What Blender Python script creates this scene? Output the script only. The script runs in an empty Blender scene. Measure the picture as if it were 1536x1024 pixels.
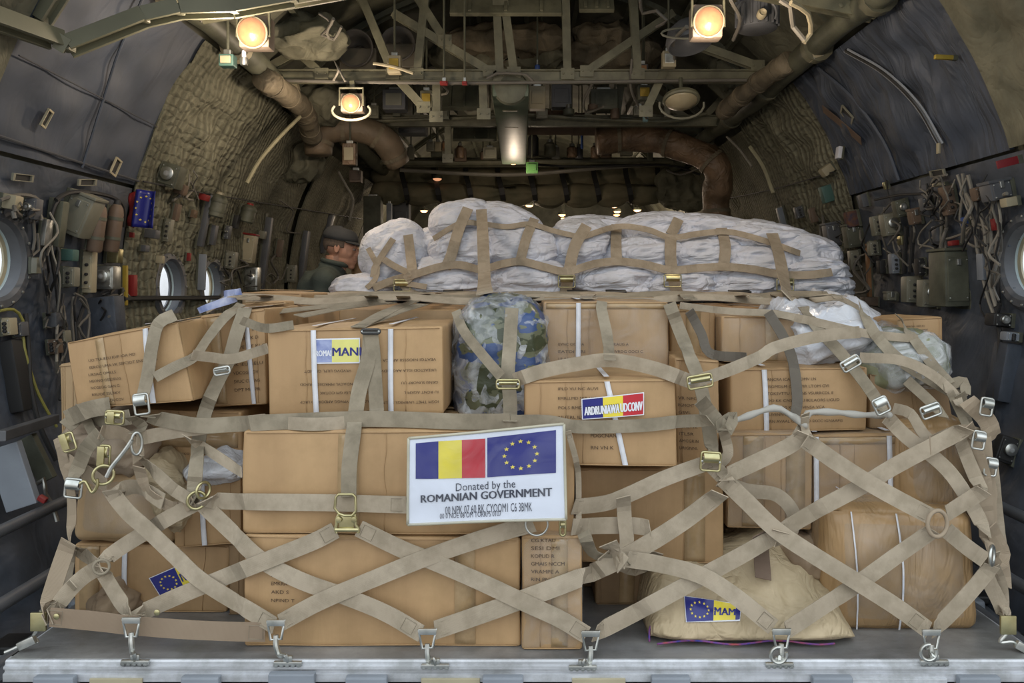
import bpy, bmesh, math, random
from mathutils import Vector, Matrix, noise
from mathutils.bvhtree import BVHTree

S = bpy.context.scene
COL = S.collection
R = math.radians
# ------------------------------------------------------------------ camera
F = 1195.0            # focal length in pixels of the 1536 px wide frame
VX, VY = 790.0, 430.0  # vanishing point of the hold
CZ = 1.2              # camera height above the cargo floor
cam = bpy.data.cameras.new('camera')
cam.sensor_width = 36.0
cam.lens = F / 1536.0 * 36.0
cam.shift_x = -(VX - 768.0) / 1536.0
cam.shift_y = -(512.0 - VY) / 1536.0
cam.clip_start = 0.05
camo = bpy.data.objects.new('camera', cam)
camo.location = (0, 0, CZ)
camo.rotation_euler = (R(90), 0, 0)
COL.objects.link(camo)
S.camera = camo
# ------------------------------------------------------------------ world: overcast daylight, comes in through the open ramp
w = bpy.data.worlds.new('overcast_sky')
S.world = w
w.use_nodes = True
nt = w.node_tree
nt.nodes.clear()
wo = nt.nodes.new('ShaderNodeOutputWorld')
bg = nt.nodes.new('ShaderNodeBackground')
tc = nt.nodes.new('ShaderNodeTexCoord')
sp = nt.nodes.new('ShaderNodeSeparateXYZ')
cr = nt.nodes.new('ShaderNodeValToRGB')
mr = nt.nodes.new('ShaderNodeMapRange')
mr.inputs['From Min'].default_value = -1
mr.inputs['From Max'].default_value = 1
el = cr.color_ramp.elements
el[0].position = 0.0
el[0].color = (.30, .29, .27, 1)
el[1].position = 1.0
el[1].color = (1.15, 1.27, 1.36, 1)
e = cr.color_ramp.elements.new(.48)
e.color = (.34, .335, .32, 1)
e = cr.color_ramp.elements.new(.52)
e.color = (.84, .86, .87, 1)
bg.inputs['Strength'].default_value = 1.65
nt.links.new(tc.outputs['Generated'], sp.inputs[0])
nt.links.new(sp.outputs['Z'], mr.inputs['Value'])
nt.links.new(mr.outputs[0], cr.inputs[0])
nt.links.new(cr.outputs[0], bg.inputs['Color'])
nt.links.new(bg.outputs[0], wo.inputs[0])
S.view_settings.view_transform = 'Standard'
S.view_settings.look = 'None'
S.view_settings.gamma = 1
S.view_settings.use_curve_mapping = False
S.view_settings.exposure = 0.0
try:
    S.cycles.max_bounces = 7
    S.cycles.diffuse_bounces = 4
    S.cycles.transparent_max_bounces = 10
    S.cycles.use_denoising = True
except Exception:
    pass


def W(px, py, d):
    return Vector(((px - VX) * d / F, d, CZ - (py - VY) * d / F))


# ------------------------------------------------------------------ materials
def _n(nt, t, **kw):
    n = nt.nodes.new(t)
    for k, v in kw.items():
        setattr(n, k, v)
    return n


MATS = {}


def mat(name, c, c2=None, rough=.7, metal=0.0, ns=8.0, bump=.2, bs=60.0, bd=.002, kind=None, stretch=None, spec=None, em=None, ems=0.0, alpha=None, detail=4, mott=None):
    """procedural material: two tones mixed by noise in object space, and a bump of its own"""
    if name in MATS:
        return MATS[name]
    m = bpy.data.materials.new(name)
    m.use_nodes = True
    nt = m.node_tree
    b = nt.nodes['Principled BSDF']
    b.inputs['Roughness'].default_value = rough
    b.inputs['Metallic'].default_value = metal
    if spec is not None:
        b.inputs['Specular IOR Level'].default_value = spec
    co = _n(nt, 'ShaderNodeTexCoord')
    mp = _n(nt, 'ShaderNodeMapping')
    src = co.outputs['UV'] if kind in ('web', 'quilt', 'net', 'pleat') else co.outputs['Object']
    nt.links.new(src, mp.inputs[0])
    if stretch:
        mp.inputs['Scale'].default_value = stretch
    no = _n(nt, 'ShaderNodeTexNoise')
    no.inputs['Scale'].default_value = ns
    no.inputs['Detail'].default_value = detail
    nt.links.new(mp.outputs[0], no.inputs['Vector'])
    rp = _n(nt, 'ShaderNodeValToRGB')
    c2 = c2 or tuple(x * .78 for x in c)
    rp.color_ramp.elements[0].position = .33
    rp.color_ramp.elements[1].position = .67
    rp.color_ramp.elements[0].color = (*c2, 1)
    rp.color_ramp.elements[1].color = (*c, 1)
    nt.links.new(no.outputs[0], rp.inputs[0])
    colour = rp.outputs[0]
    if mott:
        n3 = _n(nt, 'ShaderNodeTexNoise')
        n3.inputs['Scale'].default_value = mott[0]
        n3.inputs['Detail'].default_value = 8
        n3.inputs['Roughness'].default_value = .65
        nt.links.new(co.outputs['Object'], n3.inputs['Vector'])
        r3 = _n(nt, 'ShaderNodeValToRGB')
        r3.color_ramp.elements[0].position = .38
        g_ = 1 - mott[1]
        r3.color_ramp.elements[0].color = (g_, g_, g_ * .97, 1)
        r3.color_ramp.elements[1].position = .58
        nt.links.new(n3.outputs[0], r3.inputs[0])
        mm = _n(nt, 'ShaderNodeMix', data_type='RGBA', blend_type='MULTIPLY')
        mm.inputs[0].default_value = 1
        nt.links.new(colour, mm.inputs[6])
        nt.links.new(r3.outputs[0], mm.inputs[7])
        colour = mm.outputs[2]
    bp = _n(nt, 'ShaderNodeBump')
    bp.inputs['Strength'].default_value = bump
    bp.inputs['Distance'].default_value = bd
    h = None
    if kind == 'web':          # woven webbing: fine ribs across, stitched edge lines
        wv = _n(nt, 'ShaderNodeTexWave', bands_direction='X')
        wv.inputs['Scale'].default_value = 160
        wv.inputs['Distortion'].default_value = .6
        nt.links.new(mp.outputs[0], wv.inputs['Vector'])
        h = wv.outputs['Fac']
        mx = _n(nt, 'ShaderNodeMix', data_type='RGBA', blend_type='MULTIPLY')
        mx.inputs[0].default_value = .22
        nt.links.new(colour, mx.inputs[6])
        nt.links.new(wv.outputs['Color'], mx.inputs[7])
        colour = mx.outputs[2]
    elif kind in ('quilt', 'net'):  # knotted blanket cover: rows of small wavy diamonds
        wv = _n(nt, 'ShaderNodeTexWave', bands_direction='X')
        wv.inputs['Scale'].default_value = 5.2 if kind == 'quilt' else 8
        wv.inputs['Distortion'].default_value = 1.6
        wv.inputs['Detail'].default_value = 3
        wv.inputs['Detail Scale'].default_value = 6
        nt.links.new(mp.outputs[0], wv.inputs['Vector'])
        m2_ = _n(nt, 'ShaderNodeMapping')
        m2_.inputs['Scale'].default_value = (13, 20, 1) if kind == 'quilt' else (26, 30, 1)
        nt.links.new(mp.outputs[0], m2_.inputs[0])
        vo = _n(nt, 'ShaderNodeTexVoronoi', feature='DISTANCE_TO_EDGE')
        vo.inputs['Scale'].default_value = 1
        vo.inputs['Randomness'].default_value = .55
        nt.links.new(m2_.outputs[0], vo.inputs['Vector'])
        ad = _n(nt, 'ShaderNodeMath', operation='MULTIPLY_ADD')
        nt.links.new(vo.outputs[0], ad.inputs[0])
        ad.inputs[1].default_value = 1.5
        sc_ = _n(nt, 'ShaderNodeMath', operation='MULTIPLY')
        sc_.inputs[1].default_value = .55
        nt.links.new(wv.outputs['Fac'], sc_.inputs[0])
        nt.links.new(sc_.outputs[0], ad.inputs[2])
        h = ad.outputs[0]
        mx = _n(nt, 'ShaderNodeMix', data_type='RGBA', blend_type='MULTIPLY')
        mx.inputs[0].default_value = .55
        r2 = _n(nt, 'ShaderNodeValToRGB')
        r2.color_ramp.elements[0].position = .1
        r2.color_ramp.elements[0].color = (.25, .25, .25, 1)
        r2.color_ramp.elements[1].position = .9
        nt.links.new(h, r2.inputs[0])
        nt.links.new(colour, mx.inputs[6])
        nt.links.new(r2.outputs[0], mx.inputs[7])
        colour = mx.outputs[2]
    elif kind in ('cloth', 'pleat'):      # gathered cloth: stretched, ridged folds
        n2 = _n(nt, 'ShaderNodeTexNoise')
        n2.inputs['Scale'].default_value = bs
        n2.inputs['Detail'].default_value = 3
        n2.inputs['Distortion'].default_value = 1.2
        nt.links.new(mp.outputs[0], n2.inputs['Vector'])
        a = _n(nt, 'ShaderNodeMath', operation='SUBTRACT')
        a.inputs[1].default_value = .5
        nt.links.new(n2.outputs[0], a.inputs[0])
        a2 = _n(nt, 'ShaderNodeMath', operation='ABSOLUTE')
        nt.links.new(a.outputs[0], a2.inputs[0])
        h = a2.outputs[0]
    else:
        n2 = _n(nt, 'ShaderNodeTexNoise')
        n2.inputs['Scale'].default_value = bs
        n2.inputs['Detail'].default_value = 5
        nt.links.new(mp.outputs[0], n2.inputs['Vector'])
        h = n2.outputs[0]
    nt.links.new(h, bp.inputs['Height'])
    nt.links.new(bp.outputs[0], b.inputs['Normal'])
    nt.links.new(colour, b.inputs['Base Color'])
    if em:
        b.inputs['Emission Color'].default_value = (*em, 1)
        b.inputs['Emission Strength'].default_value = ems
    if alpha is not None:
        b.inputs['Alpha'].default_value = alpha
    MATS[name] = m
    return m


def film(name, tint=(.95, .97, 1), dens=.25, rough=.12, bs=25.0):
    """clear plastic film: mostly see-through, crumpled glossy highlights"""
    if name in MATS:
        return MATS[name]
    m = bpy.data.materials.new(name)
    m.use_nodes = True
    nt = m.node_tree
    nt.nodes.clear()
    o = _n(nt, 'ShaderNodeOutputMaterial')
    tr = _n(nt, 'ShaderNodeBsdfTransparent')
    tr.inputs[0].default_value = (*tint, 1)
    gl = _n(nt, 'ShaderNodeBsdfPrincipled')
    gl.inputs['Base Color'].default_value = (.8, .82, .85, 1)
    gl.inputs['Roughness'].default_value = rough
    gl.inputs['Specular IOR Level'].default_value = 1.0
    gl.inputs['Coat Weight'].default_value = .6
    mx = _n(nt, 'ShaderNodeMixShader')
    co = _n(nt, 'ShaderNodeTexCoord')
    no = _n(nt, 'ShaderNodeTexNoise')
    no.inputs['Scale'].default_value = bs
    no.inputs['Detail'].default_value = 4
    no.inputs['Distortion'].default_value = 2
    nt.links.new(co.outputs['Object'], no.inputs['Vector'])
    bp = _n(nt, 'ShaderNodeBump')
    bp.inputs['Strength'].default_value = .8
    bp.inputs['Distance'].default_value = .02
    nt.links.new(no.outputs[0], bp.inputs['Height'])
    nt.links.new(bp.outputs[0], gl.inputs['Normal'])
    lw = _n(nt, 'ShaderNodeLayerWeight')
    lw.inputs[0].default_value = .35
    nt.links.new(bp.outputs[0], lw.inputs['Normal'])
    r = _n(nt, 'ShaderNodeMapRange')
    r.inputs['From Min'].default_value = .35
    r.inputs['From Max'].default_value = .75
    r.inputs['To Min'].default_value = dens * .35
    r.inputs['To Max'].default_value = dens * 1.8
    nt.links.new(no.outputs[0], r.inputs['Value'])
    nt.links.new(r.outputs[0], mx.inputs[0])
    nt.links.new(tr.outputs[0], mx.inputs[1])
    nt.links.new(gl.outputs[0], mx.inputs[2])
    nt.links.new(mx.outputs[0], o.inputs[0])
    MATS[name] = m
    return m


def glow(name, c, s):
    return mat(name, c, em=c, ems=s, rough=.3, bump=0)


# ------------------------------------------------------------------ mesh building
ORG = {}


def root(name, loc, label, cat, group=None):
    o = bpy.data.objects.new(name, None)
    o.empty_display_size = .05
    o.location = loc
    COL.objects.link(o)
    o['label'] = label
    o['category'] = cat
    if group:
        o['group'] = group
    ORG[o] = Vector(loc)
    return o


def tag(o, label, cat, group=None, kind=None):
    if label:
        o['label'] = label
    if cat:
        o['category'] = cat
    if group:
        o['group'] = group
    if kind:
        o['kind'] = kind
    return o


class MB:
    def __init__(s):
        s.v, s.f, s.uv = [], [], None

    def add(s, vs, fs):
        n = len(s.v)
        s.v += [Vector(p) for p in vs]
        s.f += [tuple(i + n for i in f) for f in fs]
        return s

    def box(s, c, size, M=None, bev=0.0):
        """chamfered box, centre c; M optional 3x3 rotation"""
        c = Vector(c)
        hx, hy, hz = [a / 2 for a in size]
        b = min(bev, hx * .49, hy * .49, hz * .49)
        vs = []
        if b <= 0:
            vs = [Vector((x * hx, y * hy, z * hz)) for x in (-1, 1) for y in (-1, 1) for z in (-1, 1)]
            fs = [(0, 1, 3, 2), (4, 6, 7, 5), (0, 4, 5, 1), (2, 3, 7, 6), (0, 2, 6, 4), (1, 5, 7, 3)]
        else:
            bm = bmesh.new()
            bmesh.ops.create_cube(bm, size=1)
            for v in bm.verts:
                v.co = Vector((v.co.x * 2 * hx, v.co.y * 2 * hy, v.co.z * 2 * hz))
            bmesh.ops.bevel(bm, geom=bm.edges[:], offset=b, segments=2, profile=.6, affect='EDGES')
            bm.verts.index_update()
            vs = [v.co.copy() for v in bm.verts]
            fs = [tuple(v.index for v in f.verts) for f in bm.faces]
            bm.free()
        if M is not None:
            vs = [M @ v for v in vs]
        return s.add([v + c for v in vs], fs)

    def bar(s, a, b, w, h, up=(0, 0, 1), bev=.003):
        a, b = Vector(a), Vector(b)
        t = (b - a)
        L = t.length
        if L < 1e-6:
            return s
        t.normalize()
        up = Vector(up)
        x = up.cross(t)
        if x.length < 1e-3:
            x = Vector((1, 0, 0)).cross(t)
        x.normalize()
        z = t.cross(x)
        M = Matrix((x, t, z)).transposed()
        return s.box((a + b) / 2, (w, L, h), M, bev)

    def channel(s, a, b, w, h, up=(0, 0, 1), th=.008):
        """C / I section: web plus two flanges"""
        a, b = Vector(a), Vector(b)
        t = (b - a).normalized()
        up = Vector(up)
        x = up.cross(t)
        if x.length < 1e-3:
            x = Vector((1, 0, 0)).cross(t)
        x.normalize()
        z = t.cross(x)
        s.bar(a, b, th, h, up, 0)
        for k in (-1, 1):
            s.bar(a + z * k * h / 2, b + z * k * h / 2, w, th, up, .001)
        return s

    def tube(s, pts, r, n=8, closed=False, cap=True):
        pts = [Vector(p) for p in pts]
        N = len(pts)
        rs = r if isinstance(r, (list, tuple)) else [r] * N
        vs, fs = [], []
        prev = None
        for i, p in enumerate(pts):
            if closed:
                t = pts[(i + 1) % N] - pts[i - 1]
            else:
                t = pts[min(i + 1, N - 1)] - pts[max(i - 1, 0)]
            if t.length < 1e-9:
                t = Vector((0, 1, 0))
            t.normalize()
            if prev is None:
                a = Vector((0, 0, 1)) if abs(t.z) < .9 else Vector((1, 0, 0))
                u = a.cross(t).normalized()
            else:
                u = (prev - t * prev.dot(t))
                if u.length < 1e-6:
                    u = Vector((1, 0, 0)).cross(t)
                u.normalize()
            prev = u
            v = t.cross(u)
            for k in range(n):
                an = 2 * math.pi * k / n
                vs.append(p + (u * math.cos(an) + v * math.sin(an)) * rs[i])
        m = N if closed else N - 1
        for i in range(m):
            j = (i + 1) % N
            for k in range(n):
                q = (k + 1) % n
                fs.append((i * n + k, i * n + q, j * n + q, j * n + k))
        if cap and not closed:
            fs.append(tuple(range(n))[::-1])
            fs.append(tuple((N - 1) * n + k for k in range(n)))
        return s.add(vs, fs)

    def lathe(s, base, axis, prof, n=24):
        """prof: list of (distance along axis, radius)"""
        axis = Vector(axis).normalized()
        a = Vector((0, 0, 1)) if abs(axis.z) < .9 else Vector((1, 0, 0))
        u = a.cross(axis).normalized()
        v = axis.cross(u)
        vs, fs = [], []
        for (h, r) in prof:
            for k in range(n):
                an = 2 * math.pi * k / n
                vs.append(Vector(base) + axis * h + (u * math.cos(an) + v * math.sin(an)) * r)
        for i in range(len(prof) - 1):
            for k in range(n):
                q = (k + 1) % n
                fs.append((i * n + k, i * n + q, (i + 1) * n + q, (i + 1) * n + k))
        if prof[0] == prof[-1]:
            return s.add(vs, fs)
        if prof[0][1] > 1e-5:
            fs.append(tuple(range(n))[::-1])
        if prof[-1][1] > 1e-5:
            fs.append(tuple((len(prof) - 1) * n + k for k in range(n)))
        return s.add(vs, fs)

    def build(s, name, m, parent=None, smooth=False, label=None, wn=False):
        org = ORG.get(parent, Vector((0, 0, 0))) if parent is not None else Vector((0, 0, 0))
        me = bpy.data.meshes.new(name)
        if parent is None and s.v:
            lo = Vector([min(v[i] for v in s.v) for i in range(3)])
            hi = Vector([max(v[i] for v in s.v) for i in range(3)])
            base = Vector(((lo.x + hi.x) / 2, (lo.y + hi.y) / 2, lo.z))
        else:
            base = org
        me.from_pydata([v - base for v in s.v], [], s.f)
        if s.uv:
            ul = me.uv_layers.new(name='UVMap')
            for lp in me.loops:
                ul.data[lp.index].uv = s.uv[lp.vertex_index]
        me.validate()
        bm = bmesh.new()
        bm.from_mesh(me)
        bmesh.ops.recalc_face_normals(bm, faces=bm.faces[:])
        bm.to_mesh(me)
        bm.free()
        if smooth:
            me.polygons.foreach_set('use_smooth', [True] * len(me.polygons))
            if smooth != 'all':
                try:
                    me.set_sharp_from_angle(angle=R(38))
                except Exception:
                    pass
        me.materials.append(m)
        o = bpy.data.objects.new(name, me)
        COL.objects.link(o)
        if parent is not None:
            o.parent = parent
            ORG[o] = org
        else:
            o.location = base
            ORG[o] = base
        if label:
            o['label'] = label
        return o


def catmull(pts, step):
    """resample a polyline of equal-length vectors smoothly"""
    P = [Vector(p) for p in pts]
    if len(P) == 2:
        n = max(2, int((P[1] - P[0]).length / step) + 1)
        return [P[0].lerp(P[1], i / (n - 1)) for i in range(n)]
    P = [P[0] * 2 - P[1]] + P + [P[-1] * 2 - P[-2]]
    out = []
    for i in range(1, len(P) - 2):
        p0, p1, p2, p3 = P[i - 1], P[i], P[i + 1], P[i + 2]
        n = max(1, int((p2 - p1).length / step))
        for k in range(n):
            t = k / n
            out.append(.5 * ((2 * p1) + (p2 - p0) * t + (2 * p0 - 5 * p1 + 4 * p2 - p3) * t * t + (3 * p1 - p0 - 3 * p2 + p3) * t ** 3))
    out.append(P[-2].copy())
    return out


AX = [-1, -.985, -.955, -.9, -.75, -.5, -.25, 0, .25, .5, .75, .9, .955, .985, 1]


def hexa(c8, rnd=.006, bulge=.004, nz=.003, nf=6.0, seed=0, ax=AX, nz2=0.0):
    """rounded, slightly dented solid. c8: (front bl, br, tr, tl, back bl, br, tr, tl)"""
    n = len(ax)
    idx = {}
    vs, fs = [], []
    L = ((c8[1] - c8[0]).length / 2, (c8[4] - c8[0]).length / 2, (c8[3] - c8[0]).length / 2)
    mid = sum(c8, Vector()) / 8

    def tri(u, v, w_):
        a, b, c = (u + 1) / 2, (v + 1) / 2, (w_ + 1) / 2
        f0 = (c8[0] * (1 - a) + c8[1] * a) * (1 - c) + (c8[3] * (1 - a) + c8[2] * a) * c
        f1 = (c8[4] * (1 - a) + c8[5] * a) * (1 - c) + (c8[7] * (1 - a) + c8[6] * a) * c
        return f0 * (1 - b) + f1 * b

    def vert(i, j, k):
        key = (i, j, k)
        if key in idx:
            return idx[key]
        p = [ax[i], ax[j], ax[k]]
        q, dd = [], []
        for a in range(3):
            lim = 1 - min(.9, rnd / max(L[a], 1e-4))
            c = max(-lim, min(lim, p[a]))
            q.append(c)
            dd.append((p[a] - c) * L[a])
        dl = math.sqrt(sum(x * x for x in dd))
        if dl > rnd and dl > 1e-9:
            dd = [x * rnd / dl for x in dd]
        pr = [q[a] + dd[a] / L[a] for a in range(3)]
        P = tri(*pr)
        bu = (1 - p[0] ** 2) * (1 - p[2] ** 2) if abs(p[1]) > .99 else ((1 - p[1] ** 2) * (1 - p[2] ** 2) if abs(p[0]) > .99 else (1 - p[0] ** 2) * (1 - p[1] ** 2))
        nrm = (P - mid)
        a = max(range(3), key=lambda t: abs(p[t]))
        nv = Vector((0, 0, 0))
        e = tri(*[pr[t] + (.05 * (1 if p[a] > 0 else -1) if t == a else 0) for t in range(3)]) - P
        nv = e.normalized() if e.length else nrm.normalized()
        nn = noise.noise(P * nf + Vector((seed, seed * 1.7, 0)))
        P = P + nv * (bulge * bu + nz * nn)
        if nz2:
            r_ = 1 - abs(noise.noise(P * nf * 3.1 + Vector((seed * 3, 5, seed)))) * 2
            P = P + nv * nz2 * r_
        idx[key] = len(vs)
        vs.append(P)
        return idx[key]
    m = n - 1
    for i in range(m):
        for k in range(m):
            fs.append((vert(i, 0, k), vert(i + 1, 0, k), vert(i + 1, 0, k + 1), vert(i, 0, k + 1)))
            fs.append((vert(i, m, k), vert(i, m, k + 1), vert(i + 1, m, k + 1), vert(i + 1, m, k)))
            fs.append((vert(0, i, k), vert(0, i, k + 1), vert(0, i + 1, k + 1), vert(0, i + 1, k)))
            fs.append((vert(m, i, k), vert(m, i + 1, k), vert(m, i + 1, k + 1), vert(m, i, k + 1)))
            fs.append((vert(i, k, 0), vert(i, k + 1, 0), vert(i + 1, k + 1, 0), vert(i + 1, k, 0)))
            fs.append((vert(i, k, m), vert(i + 1, k, m), vert(i + 1, k + 1, m), vert(i, k + 1, m)))
    return vs, fs


# surfaces the net will be draped over
CAST_V, CAST_F = [], []
BVH = [None]


def solid(vs, fs):
    n = len(CAST_V)
    CAST_V.extend(vs)
    CAST_F.extend([tuple(i + n for i in f) for f in fs])
    BVH[0] = None


def cast(px, py, near=0.5):
    if BVH[0] is None:
        BVH[0] = BVHTree.FromPolygons(CAST_V, CAST_F)
    o = Vector((0, 0, CZ))
    d = (W(px, py, 1.0) - o).normalized()
    h = BVH[0].ray_cast(o, d)
    return h[0].y if h[0] is not None else None


def ribbon(mb, P, N, width, th=.0025, cup=0.0):
    """flat band along P with per-point facing N"""
    n = len(P)
    base = len(mb.v)
    if mb.uv is None:
        mb.uv = []
    L = 0
    sec = [(-1, 1), (0, 1), (1, 1), (1, -1), (0, -1), (-1, -1)]
    for i in range(n):
        t = (P[min(i + 1, n - 1)] - P[max(i - 1, 0)])
        if t.length < 1e-9:
            t = Vector((1, 0, 0))
        t.normalize()
        nn = N[i] - t * N[i].dot(t)
        if nn.length < 1e-4:
            nn = Vector((0, -1, 0))
        nn.normalize()
        s_ = t.cross(nn)
        if i:
            L += (P[i] - P[i - 1]).length
        wd = width[i] if isinstance(width, list) else width
        for (a, b) in sec:
            mb.v.append(P[i] + s_ * a * wd / 2 + nn * (b * th / 2 + (cup if a == 0 else 0)))
            mb.uv.append((L, (a + 1) / 2 * wd))
    for i in range(n - 1):
        for k in range(6):
            q = (k + 1) % 6
            mb.f.append((base + i * 6 + k, base + i * 6 + q, base + (i + 1) * 6 + q, base + (i + 1) * 6 + k))
    mb.f.append(tuple(base + k for k in range(6))[::-1])
    mb.f.append(tuple(base + (n - 1) * 6 + k for k in range(6)))


def hull_low(xs, ys):
    """lower convex envelope: what a strap pulled tight over the load follows"""
    pts = list(zip(xs, ys))
    h = []
    for p in pts:
        while len(h) >= 2 and (h[-1][0] - h[-2][0]) * (p[1] - h[-2][1]) - (h[-1][1] - h[-2][1]) * (p[0] - h[-2][0]) <= 0:
            h.pop()
        h.append(p)
    out, j = [], 0
    for x in xs:
        while j < len(h) - 2 and x > h[j + 1][0]:
            j += 1
        a, b = h[j], h[j + 1] if len(h) > 1 else h[j]
        t = 0 if b[0] == a[0] else (x - a[0]) / (b[0] - a[0])
        out.append(a[1] + (b[1] - a[1]) * max(0, min(1, t)))
    return out


def drape(path, width=.048, off=.008, dflt=2.3, tight=.75, hw=None):
    """path: (px, py) or (px, py, d). Returns points lying on the load"""
    pts = catmull([Vector((p[0], p[1], 0)) for p in path], 7.0)
    fixed = [(p[0], p[1], p[2]) for p in path if len(p) > 2]
    raw = []
    for i, p in enumerate(pts):
        t = pts[min(i + 1, len(pts) - 1)] - pts[max(i - 1, 0)]
        t = t.normalized() if t.length else Vector((1, 0, 0))
        s_ = Vector((-t.y, t.x, 0))
        hwp = width * F / 2.25 / 2 * .85
        c = [cast(p.x + s_.x * k * hwp, p.y + s_.y * k * hwp) for k in (-1, -.5, 0, .5, 1)]
        c = [x for x in c if x is not None and x < 4.9]
        raw.append(min(c) if c else None)
    if all(r is None for r in raw):
        raw = [dflt] * len(raw)
    for i in range(len(raw)):
        if raw[i] is None:
            prev = next((raw[j] for j in range(i - 1, -1, -1) if raw[j] is not None), None)
            nx = next((raw[j] for j in range(i + 1, len(raw)) if raw[j] is not None), None)
            raw[i] = min(x for x in (prev, nx) if x is not None)
    raw = [r - off for r in raw]
    n = len(raw)
    for f in fixed:      # anchored depths
        k = min(range(n), key=lambda i: (pts[i].x - f[0]) ** 2 + (pts[i].y - f[1]) ** 2)
        raw[k] = min(f[2], raw[k] + .02)
    xs = [0]
    for i in range(1, n):
        xs.append(xs[-1] + (pts[i] - pts[i - 1]).length * 2.2 / F)
    h = hull_low(xs, raw)
    d = [tight * a + (1 - tight) * b for a, b in zip(h, raw)]
    for _ in range(3):
        d = [min(d[i], (d[max(i - 1, 0)] + d[i] + d[min(i + 1, n - 1)]) / 3 + .0015) for i in range(n)]
    return [W(pts[i].x, pts[i].y, d[i]) for i in range(n)]


# ------------------------------------------------------------------ text and flat patches
_TX = {}


def text_geo(s, bold=False, res=2):
    key = (s, bold)
    if key in _TX:
        return _TX[key]
    cu = bpy.data.curves.new('lettering', 'FONT')
    cu.body = s
    cu.size = 1
    cu.resolution_u = res
    if bold:
        cu.offset = 0.0
    o = bpy.data.objects.new('lettering', cu)
    COL.objects.link(o)
    me = bpy.data.meshes.new_from_object(o.evaluated_get(bpy.context.evaluated_depsgraph_get()))
    vs = [v.co.copy() for v in me.vertices]
    fs = [tuple(p.vertices) for p in me.polygons]
    bpy.data.objects.remove(o)
    bpy.data.curves.remove(cu)
    bpy.data.meshes.remove(me)
    if vs:
        x0 = min(v.x for v in vs)
        x1 = max(v.x for v in vs)
        y0 = 0
        y1 = .73
        vs = [((v.x - x0) / max(x1 - x0, 1e-6), (v.y - y0) / (y1 - y0)) for v in vs]
        asp = (x1 - x0) / .73
    else:
        asp = 1
    _TX[key] = (vs, fs, asp)
    return _TX[key]


class Patch:
    """bilinear patch in the world; s to the right, t downward"""

    def __init__(s, tl, tr, br, bl, fn=None):
        s.c = (tl, tr, br, bl)
        s.n = ((tr - tl).cross(bl - tl)).normalized()
        if s.n.y > 0:
            s.n = -s.n
        s.fn = fn

    def at(s, u, v, off=0.0):
        tl, tr, br, bl = s.c
        p = (tl * (1 - u) + tr * u) * (1 - v) + (bl * (1 - u) + br * u) * v
        if s.fn:
            off = off + s.fn(u, v)
        return p + s.n * off

    def rect(s, mb, u0, v0, u1, v1, off=.001, nu=6, nv=6):
        g = [[s.at(u0 + (u1 - u0) * i / nu, v0 + (v1 - v0) * j / nv, off) for i in range(nu + 1)] for j in range(nv + 1)]
        vs = [p for r_ in g for p in r_]
        fs = [(j * (nu + 1) + i, j * (nu + 1) + i + 1, (j + 1) * (nu + 1) + i + 1, (j + 1) * (nu + 1) + i) for j in range(nv) for i in range(nu)]
        return mb.add(vs, fs)

    def slab(s, mb, u0, v0, u1, v1, o0, o1, nu=6, nv=6):
        """like rect but with thickness"""
        a = MB()
        s.rect(a, u0, v0, u1, v1, o1, nu, nv)
        b = MB()
        s.rect(b, u0, v0, u1, v1, o0, nu, nv)
        n = len(a.v)
        fs = list(a.f) + [tuple(i + n for i in f[::-1]) for f in b.f]
        w_ = nu + 1
        rim = [i for i in range(nu)] + [j * w_ + nu for j in range(nv)] + [nv * w_ + i for i in range(nu, 0, -1)] + [j * w_ for j in range(nv, 0, -1)]
        for i in range(len(rim)):
            p, q = rim[i], rim[(i + 1) % len(rim)]
            fs.append((p, q, q + n, p + n))
        return mb.add(a.v + b.v, fs)

    def text(s, mb, body, u0, v0, u1, v1, off=.0015, bold=False, flip=False):
        vs, fs, asp = text_geo(body, bold)
        if not vs:
            return mb
        W_ = (s.c[1] - s.c[0]).length
        H_ = abs(v1 - v0) * (s.c[3] - s.c[0]).length
        for q_, dx in enumerate((-.045, 0, .045) if bold else (0,)):
            P = []
            for (x, y) in vs:
                if flip:
                    x, y = 1 - x, 1 - y
                P.append(s.at(u0 + (u1 - u0) * x + dx * H_ / W_, v1 - (v1 - v0) * y, off + q_ * .00015))
            mb.add(P, fs)
        return mb

    def star(s, mb, u, v, ru, rv, off=.0015, rot=0):
        P = [s.at(u, v, off)]
        for k in range(10):
            a = math.pi * 2 * k / 10 + rot
            r_ = 1 if k % 2 == 0 else .42
            P.append(s.at(u + ru * r_ * math.sin(a), v - rv * r_ * math.cos(a), off))
        return mb.add(P, [(0, k + 1, (k + 1) % 10 + 1) for k in range(10)])


def star_ring(pt, mb, u, v, ru, rv, sr, off=.002, asp=1.0):
    for k in range(12):
        a = 2 * math.pi * k / 12
        pt.star(mb, u + ru * math.sin(a), v - rv * math.cos(a), sr, sr * asp, off)


def pin(px, py, d, off=0):
    return W(px, py, d) + Vector((0, -off, 0))
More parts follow.
